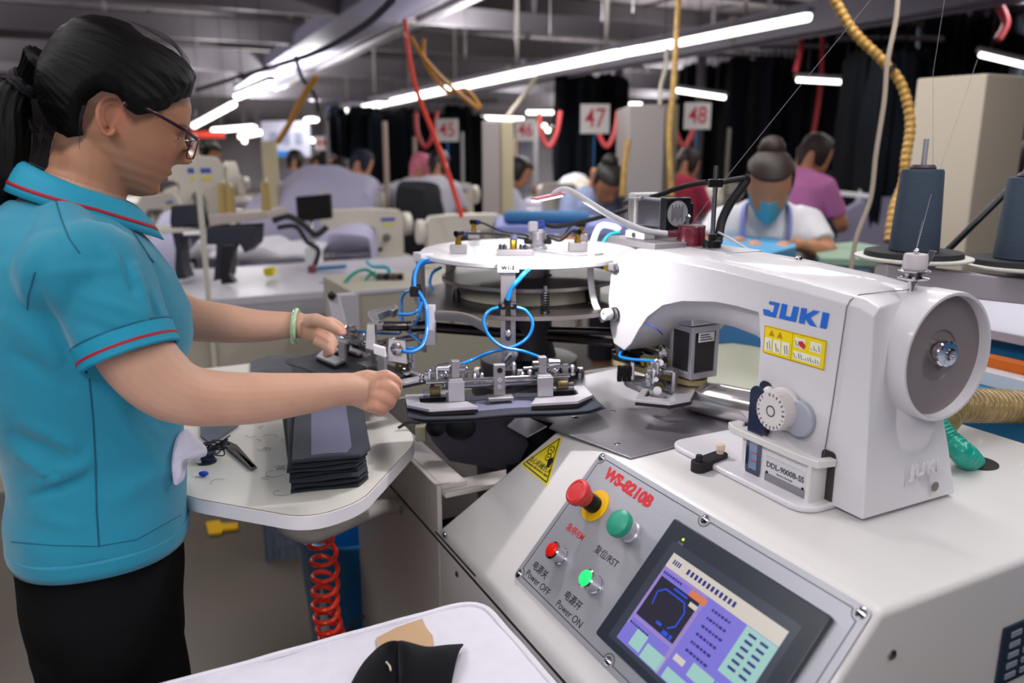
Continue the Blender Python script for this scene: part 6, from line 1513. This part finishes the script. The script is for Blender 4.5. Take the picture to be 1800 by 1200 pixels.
# ================================================================== benches
bw = mat('bench_top', '#c3c1c9', .35, var=(5, .08)); ba = mat('bench_apron', '#a9a6ad', .5); bp2 = mat('bench_panel', '#bdb6a8', .5)
def bench(name, o, L0, L1, D, zt, lbl, top=bw, panel=True, apr=ba):
    t = thing(name, lbl, 'table', Vector((o.x, o.y, 0)))
    T = basis(V, U, Z, Vector((o.x, o.y, 0)))
    G(T).boxb(L0, L1, 0, D, zt-.035, zt).build('bench_top', top, t, bevel=.004); G(T).boxb(L0, L1, -.003, .02, zt-.10, zt-.036).build('apron', apr, t)
    if panel: G(T).boxb(L0+.02, L1-.02, .02, .04, .12, zt-.10).build('front_panel', bp2, t); G(T).boxb(L0+.9, L0+.905, .018, .021, .12, zt-.1).build('panel_seam', mat('seam_grey', '#6a6668', .6), t)
    for x in (L0+.03, L1-.03):
        for y in (.05, D-.05): G(T).boxb(x-.02, x+.02, y-.02, y+.02, 0, zt-.035).build('leg', offwh, t)
    return t
o1 = PZ(580, 510, .80); bench('long_workbench', o1, -1.6, .75, .95, .80, 'long pale workbench with sewing machines behind the standing woman')
# beige panel box between bench and carousel
G_ = G(basis(V, U, Z, P(665, 512, 2.9)*1)); q = P(630, 517, 2.75); T = basis(V, U, Z, Vector((q.x, q.y, 0)))
pbx = thing('beige_cabinet', 'low beige metal cabinet between the workbench and the carousel', 'cabinet', Vector((q.x, q.y, 0)))
G(T).boxb(0, .62, .02, .5, .05, q.z-.004).build('cabinet_body', mat('cabinet_sand', '#a8a292', .5), pbx, bevel=.004); G(T).boxb(-.005, .62, .015, .03, q.z-.004, q.z+.008).build('cabinet_lip', bw, pbx); G(T).boxb(-.10, .0, .0, .05, q.z-.35, q.z).build('end_plate', mat('plate_lilac', '#b9b4bd', .5), pbx)
sp = thing('slanted_strut', 'pale slanted strut with a black knob beside the woman\'s left hand', 'bracket', P(605, 600, 2.2)-Z*.2)
G().bar(P(585, 517, 2.2), P(606, 600, 2.2), .03, .02, (0, 1, 0)).build('strut_bar', mat('strut_pale', '#c8c3cc', .4), sp); G().ball(P(583, 519, 2.18), .012, 10).build('strut_knob', black, sp); G().bar(P(606, 600, 2.2), P(612, 760, 2.2), .03, .02, (0, 1, 0)).build('strut_bar', mat('strut_pale', '#c8c3cc', .4), sp)
# ---- sewing machine prototype, local x along the arm towards the needle
hb = mat('machine_beige', '#c9c3b6', .4); navy = mat('motor_navy', '#161a2c', .5)
MIR = Matrix.Diagonal((-1, 1, 1, 1))
def sewing(name, at, rotz, lbl, grp, logo=True, sc=1.0):
    r = thing(name, lbl, 'sewing machine', Vector((0, 0, 0)), grp); g = G(MIR)
    pr_ = [(-.05, 0), (.12, 0), (.125, .17), (.15, .185), (.33, .19), (.355, .17), (.36, .10), (.40, .095), (.415, .12), (.43, .24), (.415, .275), (.38, .29), (.10, .29), (-.03, .28), (-.055, .24)]
    g.loft([[(x, y, z) for x, z in pr_] for y in (-.05, -.045, .045, .05)]); g.build('machine_head', hb, r, bevel=.01)
    G(MIR).lathe((-.055, 0, .19), (-1, 0, 0), [(.05, 0), (.072, .01), (.072, .05), (.06, .055), (.001, .055)], 24).build('handwheel', hb, r)
    G(MIR).boxb(-.10, .48, -.09, .09, -.02, .0).build('machine_bed', hb, r, bevel=.004)
    G(MIR).cyl((.39, 0, .10), (.39, 0, .01), .006, n=10).build('needle_bar', chrome, r)
    G(MIR).boxb(.0, .09, -.0512, -.050, .215, .235).build('maker_band', mat('logo_far', '#3c50a8', .5), r); G(MIR).boxb(.0, .08, -.0512, -.050, .185, .205).build('yellow_label', mat('label_far', '#cfc36a', .5), r)
    G(MIR).cyl((.06, -.05, .12), (.06, -.07, .12), .022, n=16).build('stitch_dial', mat('dial_far', '#6a6668', .5), r); G(MIR).cyl((.10, -.05, .05), (.10, -.062, .05), .012, n=12).build('small_knob', black, r)
    r.location = at; r.rotation_euler = (0, 0, rotz); r.scale = (sc, sc, sc); return r
av = math.atan2(V.y, V.x)
sm0 = sewing('sewing_machine', P(692, 449, 4.9), av, 'beige sewing machine with blue lettering on the workbench, left of the carousel', 'background sewing machines', sc=1.0)
def smc(x, y, t, rot, lbl, sc=1.0):
    q = P(x, y, t)
    if t > 4.5:
        q.z = .82; tp_q = Vector((q.x, q.y, 0)); wt_ = bench('machine_table', tp_q-U*.22, -.42, .42, .5, .80, 'small pale table carrying the '+lbl.replace('machine', 'sewing machine', 1).replace('sewing sewing', 'sewing').split(' with ')[0], panel=False); n_w = len(wt_['label'].split()); wt_['label'] = ' '.join(wt_['label'].split()[:16])
    r = dup(sm0); r.location = q; r.rotation_euler[2] = rot; r.scale = (sc, sc, sc); r['label'] = lbl; return r
smc(655, 385, 6.2, av, 'beige machine body directly behind the one with blue lettering', 1.0)
smc(765, 462, 4.1, av+pi-.2, 'rounded beige machine behind the left part of the white disc', .85); smc(376, 395, 3.7, av, 'beige sewing machine at the left, dark motor below its arm', 1.1)
smc(818, 345, 7, av, 'grey beige machine right of the long red hose', 1.05); smc(700, 318, 8, av+pi, 'far beige machine in front of the dark rail'); smc(655, 330, 7, av+1.6, 'far white machine by the tan post', 1)
smc(1545, 345, 6.8, av+2, 'far beige machine under the right garment rail'); smc(1478, 330, 6.5, av+1.2, 'cream machine right of the pink shirt'); smc(1290, 300, 7.5, av+.5, 'cream machine between the sign 48 and the masked woman')
smc(965, 330, 7.5, av+1.8, 'cream machine behind the sign 46 pole'); smc(290, 335, 5.5, av+1, 'cream machine under the chin of the standing woman'); smc(510, 312, 8, av+.8, 'far cream machine below the pale banner')
smc(420, 300, 10, av, 'tiny far machine under the left lamps'); smc(600, 312, 9, av+2.2, 'tiny far machine behind the lilac cover')
# dark motor and stand below the left machine
dm = thing('dark_motor_unit', 'dark navy motor and bracket unit hanging at the left sewing machine', 'motor', P(400, 500, 3.5)-Z*.02)
def sil(pts, t, d, m, name, par): return G().loft([[P(x, y, t) for x, y in pts], [P(x, y, t)+Vector((0, d, 0)) for x, y in pts]]).build(name, m, par, bevel=.004)
sil([(300, 362), (350, 358), (356, 400), (330, 395), (315, 400), (320, 470), (328, 490), (306, 492), (308, 440), (298, 390)], 3.55, .10, navy, 'motor_stand', dm)
sil([(362, 400), (448, 396), (446, 430), (430, 445), (418, 425), (400, 440), (396, 490), (375, 494), (380, 430), (362, 430)], 3.5, .14, navy, 'motor_body', dm)
sil([(392, 430), (414, 430), (402, 480), (412, 498), (388, 500), (386, 460)], 3.45, .05, black, 'motor_bracket', dm)
sil([(320, 408), (362, 405), (362, 412), (322, 414)], 3.5, .04, whitep, 'pale_link', dm)
sil([(365, 378), (470, 372), (472, 384), (368, 398)], 3.5, .3, mat('shelf_pinkgrey', '#a39893', .5), 'thread_shelf', dm)
for k, (x, y0, y1, l) in enumerate(((394, 322, 374, 'left tan thread cone on the shelf of the left machine'), (407, 328, 375, 'second tan thread cone on the shelf of the left machine'), (469, 320, 374, 'tan thread cone below the square cream post'))):
    b = P(x, y1, 3.6); a = P(x, y0, 3.6); co = thing('tan_thread_cone', l, 'thread cone', b, 'tan cones at the left'); G().lathe(b, Z, [(.022, 0), (.018, (a-b).z), (.001, (a-b).z)], 20).build('thread_winding', mat('cone_tan', '#a8925c', .7), co); G().cyl(b, a+Z*.02, .005, n=8).build('cone_tip', mat('tip_cream', '#d8d2b8', .5), co)
# monitor with arm
mo = thing('black_monitor', 'black monitor on a cluttered arm above the workbench', 'monitor', P(550, 480, 4.1))
sil([(519, 346), (579, 341), (582, 384), (523, 390)], 4.1, .05, mat('monitor_black', '#030304', .6, spec=.2), 'monitor_case', mo); G().cyl(P(548, 388, 4.15), P(552, 480, 4.15), .012, n=10).build('monitor_post', dchrome, mo)
G().tube(catmull([P(480, 388, 4), P(505, 380, 4), P(530, 392, 4), P(555, 412, 4), P(575, 398, 4)], 6), .016, 8).build('cable_bundle', rubber, mo); G().tube(catmull([P(488, 400, 4), P(520, 398, 4), P(540, 425, 4), P(560, 440, 4), P(552, 470, 4)], 6), .012, 8).build('cable_bundle', rubber, mo)
sil([(535, 436), (560, 436), (560, 465), (536, 466)], 4.0, .1, whitep, 'white_jug', mo) ; sil([(540, 468), (553, 468), (552, 498), (543, 498)], 3.9, .05, mat('bottle_maroon', '#7c3a48', .5), 'maroon_bottle', mo)
def small(name, pts, t, d, m, lbl, cat, bev=.003):
    o = G().loft([[P(x, y, t) for x, y in pts], [P(x, y, t)+Vector((0, d, 0)) for x, y in pts]]).build(name, m, None, bevel=bev); return tag(o, lbl, cat)
small('yellow_spool', [(463, 472), (479, 470), (480, 484), (470, 487), (463, 482)], 3.7, .05, mat('spool_yellow', '#e0d024', .5), 'small yellow spool lying on the workbench', 'spool')
small('blue_ruler', [(556, 470), (607, 466), (607, 472), (556, 476)], 3.9, .04, mat('ruler_blue', '#2a6a98', .5), 'blue strip lying on the workbench right of the bottle', 'ruler'); small('blue_ruler', [(558, 498), (590, 494), (592, 499), (560, 504)], 3.6, .04, mat('ruler_blue', '#2a6a98', .5), 'shorter blue strip nearer the bench edge', 'ruler')
vb = thing('valve_block_unit', 'dark pneumatic valve block with teal tubes at the bench end', 'valve', P(690, 503, 3.1))
for k in range(4): G().box(tuple(P(668+k*12, 492, 3.1)), (.022, .04, .05)).build('valve', [dsteel, blackm][k % 2], vb, bevel=.003)
G().tube(catmull([P(598, 508, 3.0), P(620, 482, 3.05), P(645, 474, 3.1), P(662, 488, 3.1)], 8), .007, 8).build('teal_tube', mat('tube_teal', '#108878', .4), vb); G().tube(catmull([P(640, 500, 3.05), P(648, 485, 3.1), P(660, 478, 3.1)], 6), .006, 8).build('teal_tube', mat('tube_teal', '#108878', .4), vb); G().tube(catmull([P(645, 460, 3.2), P(655, 468, 3.15), P(680, 470, 3.1), P(684, 480, 3.1)], 8), .007, 8).build('cyan_tube', mat('tube_cyan', '#28a0c0', .4), vb)
# covers and cloth heaps
lil_c = mat('cover_lilac', '#b3afca', .85, bump=(20, .5, .01)); whc = mat('cover_white', '#d2cfd8', .85, bump=(20, .4, .01))
def heap(name, prof, t, dep, m, lbl, cat='cloth', base=None):
    """cloth thrown over equipment: rounded ridge with folds from a skyline"""
    n = len(prof); pts = catmull([P(x, y, t) for x, y in prof], 4); zb = base if base is not None else .6; rows = []
    for k in range(9):
        a = pi*k/8; rows.append([Vector((p.x, p.y+dep*(.5-.5*cos(a)), zb+(p.z-zb)*max(0, sin(a))**.45))+Vector((0, .03*noise.noise(p*5+Vector((0, k, 0))), .02*noise.noise(p*6+Vector((k, 0, 0))))) for p in pts])
    g = G(); m_ = len(pts); g.add([p for r in rows for p in r], [(j*m_+i, j*m_+i+1, (j+1)*m_+i+1, (j+1)*m_+i) for j in range(8) for i in range(m_-1)])
    o = g.build(name, m, None, thick=.01); return tag(o, lbl, cat)
heap('lilac_cover', [(408, 385), (420, 350), (460, 328), (500, 300), (530, 292), (570, 296), (610, 308), (640, 318), (648, 360)], 5.8, .9, lil_c, 'large pale lilac cloth cover draped in a peak at the left middle', 'cover', .4)
heap('lilac_cover', [(246, 400), (250, 378), (275, 368), (300, 372), (306, 400)], 4.6, .8, lil_c, 'pale lilac cover hanging at the far left beneath the face', 'cover', .3)
heap('lilac_cover', [(560, 410), (580, 398), (640, 400), (652, 440), (655, 470)], 4.6, .3, lil_c, 'lilac cloth behind the blue lettered sewing machine', 'cover', .8)
heap('white_cover', [(330, 440), (345, 415), (365, 420), (372, 440), (450, 428), (480, 440), (530, 436), (560, 440)], 4.4, .5, whc, 'whitish sheet behind the left motor unit on the bench', 'cover', .8)
heap('black_garment_pile', [(692, 372), (692, 325), (712, 318), (740, 322), (765, 330), (768, 345), (775, 372), (776, 385)], 5.0, .4, mat('pile_black', '#0f1118', .9), 'black garment pile heaped left of the red hose', 'garment pile', .0)
# blue padded boards and tables in the middle and right
blp = mat('pad_blue', '#39719f', .7, bump=(60, .2)); bld = mat('pad_bluedark', '#1f4f74', .7)
def padbar(x0, x1, y, t, h, m, lbl, dep=.35):
    a, b = P(x0, y, t), P(x1, y, t); g = G(); g.tube([a+(b-a).normalized()*-.02, a, b, b+(b-a).normalized()*.02], [h*.7, h, h, h*.7], 16, asp=(1, 1)); o = g.build('blue_pad', m, None); g2 = None; return tag(o, lbl, 'pressing pad')
padbar(893, 1028, 382, 3.7, .032, blp, 'rounded blue pressing pad behind the white disc')
small('blue_foam', [(1245, 560), (1300, 572), (1345, 600), (1345, 640), (1245, 622)], 2.45, .15, blp, 'blue foam block seen under the arm of the sewing head', 'foam')
small('purple_bench_top', [(870, 398), (1110, 396), (1110, 412), (870, 412)], 3.6, .6, mat('bench_purple', '#7f86c0', .6), 'purplish bench edge under the blue pressing pad', 'table')
def plat(name, pts, z, th, m, lbl, cat='table', legs=True):
    q = [PZ(x, y, z) for x, y in pts]; c_ = sum(q, Vector())/len(q); t = thing(name, lbl, cat, Vector((c_.x, c_.y, 0)))
    G().loft([q, [p-Z*th for p in q]]).build('table_top', m, t, bevel=.005)
    if legs:
        for p in q: p2 = p.lerp(Vector((c_.x, c_.y, p.z)), .12); G().cyl(Vector((p2.x, p2.y, 0)), p2-Z*th, .02, n=8).build('leg', offwh, t)
    return t
plat('blue_table', [(1262, 412), (1300, 405), (1398, 424), (1400, 432), (1330, 450), (1250, 445)], 1.06, .05, mat('table_lightblue', '#4f9cc8', .5), 'light blue table edge under the hands of the masked woman')
plat('steel_blue_table', [(1080, 392), (1265, 405), (1440, 428), (1455, 431), (1455, 492), (1080, 470)], .80, .04, mat('table_steelblue', '#3f7296', .5), 'wide steel blue table between the carousel and the masked woman')
plat('green_table', [(1425, 432), (1500, 424), (1580, 438), (1560, 455), (1440, 452)], 1.02, .03, mat('table_green', '#8faa92', .6), 'pale green table top right of the masked woman')
plat('dark_table', [(1410, 458), (1480, 452), (1530, 462), (1530, 486), (1430, 482)], .99, .05, mat('table_darkblue', '#16324c', .6), 'dark blue table edge just behind the sewing head top')
o = small('white_sleeve', [(1358, 404), (1405, 407), (1408, 424), (1362, 428)], 3.35, .12, mat('sleeve_white', '#c8c4c0', .8), 'white folded cloth beside the hands of the masked woman', 'cloth')
small('jeans_hanging', [(1440, 355), (1482, 358), (1478, 395), (1470, 420), (1455, 420), (1450, 390), (1440, 385)], 4.8, .2, mat('denim_blue', '#27405c', .85), 'blue denim garment hanging below the pink shirt', 'garment')
small('lilac_curtain', [(1440, 400), (1530, 345), (1600, 348), (1600, 470), (1440, 440)], 6.0, .1, mat('curtain_lilac', '#77748a', .8), 'lilac grey sheet between the pink shirt and the cone', 'sheet')
small('white_shelf', [(1452, 333), (1530, 341), (1530, 349), (1452, 342)], 5.2, .3, whitep, 'white shelf edge right of the pink shirt', 'shelf')
small('teal_crate', [(1712, 528), (1800, 532), (1800, 555), (1712, 548)], 2.2, .2, mat('crate_teal', '#1f5f8a', .5), 'teal crate under the right thread disc', 'crate')
# ================================================================== other workers
hair_far = mat('hair_far', '#17110f', .5); hair_brown = mat('hair_brown', '#241610', .6)
skf = mat('skin_far', '#b8805f', .55)
def worker(x, y, t, lbl, shirt_c, face=0.0, seat=True, hair_m=hair_far, scarf=None, mask=None, apron=None, lean=.12, bun=False, arms=True, grp=None, nod=.45, ah=0):
    """seated figure; (x, y) is the pixel of the middle of the head; face: heading, 0 = towards the camera"""
    hc = P(x, y, t); root = thing('person', lbl, 'person', Vector((hc.x, hc.y, 0)), grp)
    Rz = Matrix.Rotation(face, 4, 'Z'); T = Matrix.Translation(hc) @ Rz     # local -y is forward
    TH_ = T @ Matrix.Translation((0, .03, -.10)) @ Matrix.Rotation(nod, 4, 'X') @ Matrix.Translation((0, -.03, .10)) @ Matrix.Diagonal((1, 1, .97, 1))
    up_ = .11*min(1, nod/.7); T = T @ Matrix.Translation((0, .06*min(1, nod/.7), up_))
    g = G(TH_); hp = [(.0, -.118), (.035, -.110), (.058, -.085), (.068, -.05), (.074, -.01), (.077, .03), (.074, .07), (.056, .10), (.03, .116), (.0, .12)]
    g.loft([[(r*cos(a)*1.0+0, r*sin(a)*1.22-.0 -.01*(1 if z < -.04 else 0), z) for a in [2*pi*j/20 for j in range(20)]] for r, z in [(max(r, .004), z) for r, z in hp]])
    g.loft([[(.010*cos(a)*k, -.085-.020*(1-abs(zz)*22)+.012*sin(a), -.025+zz) for a in [2*pi*j/8 for j in range(8)]] for zz, k in ((.03, .5), (.0, 1), (-.02, 1.2))])
    for s in (-1, 1): g.ball((s*.076, .005, -.01), .018, 8, (.4, .8, 1.2))
    g.T = T
    g.tube([(0, .02, -.06), (0, .035, -.15), (0, .06, -.24)], [.05, .05, .075], 16)
    g.tube([(0, .06, -.20), (0, .08, -.32), (0, .10, -.5), (0, .12, -.68)], [.09, .12, .115, .13], 18, asp=(1.25, .85), up=(0, 1, 0))
    AR = []
    for s in (-1, 1):
        sp_ = Vector((s*.165, .07, -.245)); el = Vector((s*.225, -.04, -.47+ah*.6)); wr = Vector((s*.09, -.24, -.50+ah)); hd_ = Vector((s*.05, -.30, -.50+ah))
        if arms: g.tube(catmull([sp_, sp_.lerp(el, .5), el, el.lerp(wr, .5), wr], 5), [.048]*6+[.042]*5+[.036]*5+[.026]*5, 12); g.ball(tuple(hd_), .032, 10, (.9, 1.3, .55))
        if arms:
            for f in range(4): fx_ = hd_+Vector((s*(-.018+.012*f), -.03, 0)); g.tube([fx_, fx_+Vector((0, -.028, -.004)), fx_+Vector((0, -.045, -.018))], [.009, .008, .007], 6)
            g.tube([hd_+Vector((-s*.02, 0, 0)), hd_+Vector((-s*.042, -.025, -.006))], [.010, .008], 6)
        AR.append((sp_, el))
    for s in (-1, 1): g.tube(catmull([(s*.08, .10, -.66), (s*.10, -.12, -.70), (s*.10, -.30, -.72), (s*.10, -.31, -.95), (s*.10, -.31, -1.18)] if seat else [(s*.08, .10, -.62), (s*.09, .10, -.95), (s*.09, .11, -1.28)], 4), .06, 10)
    b = voxel(g, 'body', skf, root, .013, 2)
    # clothes
    cm = mat('cloth_'+shirt_c.strip('#'), shirt_c, .85, var=(8, .12))
    g = G(T); g.tube([(0, .045, -.165), (0, .055, -.205), (0, .07, -.27), (0, .085, -.40), (0, .10, -.55), (0, .115, -.69)], [.062, .105, .145, .140, .138, .150], 24, asp=(1.30, .86), up=(0, 1, 0))
    for sp_, el in AR: g.tube([sp_*1.0+Vector((-.05*(1 if sp_.x > 0 else -1), 0, .01)), sp_, sp_.lerp(el, .75)], [.06, .062, .058], 14)
    voxel(g, 'shirt', cm, root, .014, 3)
    g = G(T)
    for s in (-1, 1): g.tube(catmull([(s*.08, .10, -.64), (s*.10, -.12, -.70), (s*.10, -.30, -.72), (s*.10, -.31, -.95), (s*.10, -.31, -1.14)] if seat else [(s*.08, .10, -.6), (s*.09, .10, -.95), (s*.09, .11, -1.25)], 4), .082, 12)
    g.build('trousers', mat('trousers_far', '#1a1c28', .85), root)
    # hair
    g = G(TH_); rings = []
    for r, z in ((.060, -.075), (.078, -.04), (.086, .0), (.089, .04), (.084, .085), (.064, .115), (.034, .131), (.004, .135)):
        ring = []
        for j in range(24):
            aa = 2*pi*j/24; k = 1.0
            if z < .055 and sin(aa) < -.25: k = .72    # face stays free
            ring.append((r*cos(aa)*k, r*1.22*sin(aa)*k+.008, z))
        rings.append(ring)
    g.loft(rings)
    if bun: g.ball((0, .07, .12), .05, 12)
    else: g.tube([(0, .10, .03), (0, .13, -.03), (0, .12, -.12)], [.035, .038, .015], 12)
    g.build('headscarf' if scarf else 'hair', mat('scarf_'+scarf.strip('#'), scarf, .8) if scarf else hair_m, root)
    if mask: G(TH_).loft([[(w_*cos(a), -.084-.026*abs(sin(a))+.06*abs(cos(a))*1.0, z) for a in [pi+pi*j/10 for j in range(11)]]+[(w_*.9*cos(a), -.070-.02*abs(sin(a))+.05*abs(cos(a)), z) for a in [2*pi-pi*j/10 for j in range(11)]] for z, w_ in ((-.105, .045), (-.06, .070), (-.012, .072))]).build('face_mask', mat('mask_blue', '#4aa6bf', .7), root)
    if apron:
        am = mat('apron_'+apron.strip('#'), apron, .8); g = G(T)
        g.loft([[(x_, y_-.0, z) for x_, y_ in ((-w_, yy), (0, yy-.03), (w_, yy), (w_, yy+.012), (0, yy-.018), (-w_, yy+.012))] for z, w_, yy in ((-.36, .07, -.055), (-.45, .13, -.045), (-.66, .16, -.04))]); 
        for s in (-1, 1): g.tube(catmull([(s*.065, -.062, -.36), (s*.085, -.065, -.28), (s*.085, -.03, -.20), (s*.07, .05, -.175)], 5), .018, 8, asp=(1, .4))
        g.build('apron', am, root)
    return root
worker(1352, 314, 3.0, 'seated woman with a blue mask, white shirt and lilac apron over a blue table', '#d9d8dc', face=-.25, hair_m=hair_brown, mask=True, apron='#8c94d8', bun=True, nod=.5, ah=.20)
worker(1428, 268, 4.6, 'woman in a pink shirt bending away behind the masked woman', '#c878b0', face=2.2, hair_m=hair_brown, seat=False)
worker(1062, 312, 4.7, 'dark haired worker in pale blue bent down behind the sign 47 pole', '#9aa6cc', face=.3, bun=True, nod=.7)
worker(1205, 285, 6.0, 'worker in a red shirt just left of the sign 48 pole', '#b8344c', face=2.4, hair_m=hair_brown)
worker(736, 292, 6.6, 'worker with a pink headscarf in a white shirt above the black pile', '#d8d6e0', face=2.8, scarf='#d87890', grp=None)
worker(768, 288, 6.4, 'bent worker in a broad white shirt right of the pink headscarf', '#e0deea', face=2.9)
worker(632, 285, 7.0, 'worker in a white shirt with a dark cap right of the lilac cover', '#e0deea', face=2.6, scarf='#1d2236')
worker(516, 282, 8.0, 'dark haired worker behind the peak of the lilac cover', '#9a97a8', face=3.0)
worker(566, 283, 8.5, 'brown haired worker behind the sign 44 pole', '#6a5866', face=2.0, hair_m=hair_brown)
worker(364, 268, 8.5, 'far worker in white walking behind the thin white post', '#c8c6d4', face=1.6, seat=False)
worker(333, 300, 6.0, 'long haired worker in cream facing the camera beside the chin', '#cdbfae', face=.2); worker(357, 312, 6.3, 'worker with dark hair and pink top right of the thin white post', '#b4738c', face=1.2)
worker(594, 296, 8.0, 'rust haired worker at the right slope of the lilac cover', '#a49cae', face=2.5, hair_m=hair_brown)
worker(905, 300, 6.3, 'pale figure in white right beside the yellow column', '#c9c9da', face=2.0); worker(1118, 290, 6.6, 'worker in grey half hidden by the tall grey cabinet', '#8f93a0', face=.8)
worker(1806, 280, 4.2, 'worker in lilac cut off by the right edge of the frame', '#8d90c8', face=.6)
# benches under the far workers
BT_ = []
for (x, t, l0, l1, lbl) in ((600, 7.4, -.9, .5, 'far worktable behind the lilac cover'), (1010, 5.6, -.5, .4, 'pale worktable behind the sign 47'), 
        (380, 7.4, -.9, .25, 'far worktable at the left behind the white post'), (985, 8.4, -.5, .6, 'far worktable behind the sign 46'), (1270, 6.9, -.5, .5, 'far worktable between the sign 48 and the masked woman')):
    q = P(x, 300, t); q.z = 0; bench('worktable', q, l0, l1, .55, .80, lbl, panel=False); BT_.append((q, l0, l1))
# coloured clutter on the far tables: small cloth bundles
rb_ = random.Random(31)
cols = ['#b9b6c6', '#d6d2c4', '#3b4a66', '#6a2f3a', '#cfc3b0', '#20415e', '#8d8a9c', '#e2e0ea']
for k in range(46):
    z_ = k % 4
    q_, l0_, l1_ = BT_[(2, 0, 3, 4)[z_]]; s_ = rb_.uniform(.07, .15)
    c_ = q_+V*rb_.uniform(l0_+.1, l1_-.1)+U*rb_.uniform(.1, .45)+Z*(.80+s_*.6+(rb_.uniform(.1, .2) if k >= 28 else 0))
    g = G(); n = 12; rings = []
    for zz, rr_ in ((-s_*.6, .9), (-s_*.3, 1.05), (0, 1), (s_*.35, .7), (s_*.5, .2)): rings.append([c_+Vector((s_*rr_*cos(2*pi*j/n)*(1+.2*sin(j*2.3+k)), s_*rr_*.8*sin(2*pi*j/n), zz+.01*sin(j*3+k))) for j in range(n)])
    col_ = rb_.choice(cols); o = g.loft(rings).build('cloth_bundle', mat('bundle_'+col_.strip('#'), col_, .85), None)
    tag(o, ('cloth bundle on the far tables left of the cream post', 'cloth bundle on the far tables right of the sign 44', 'cloth bundle between the sign 46 and the sign 47', 'cloth bundle behind the masked woman\'s right shoulder')[z_], 'cloth', ('bundles far left', 'bundles by sign 44', 'bundles by sign 46', 'bundles by sign 48')[z_])
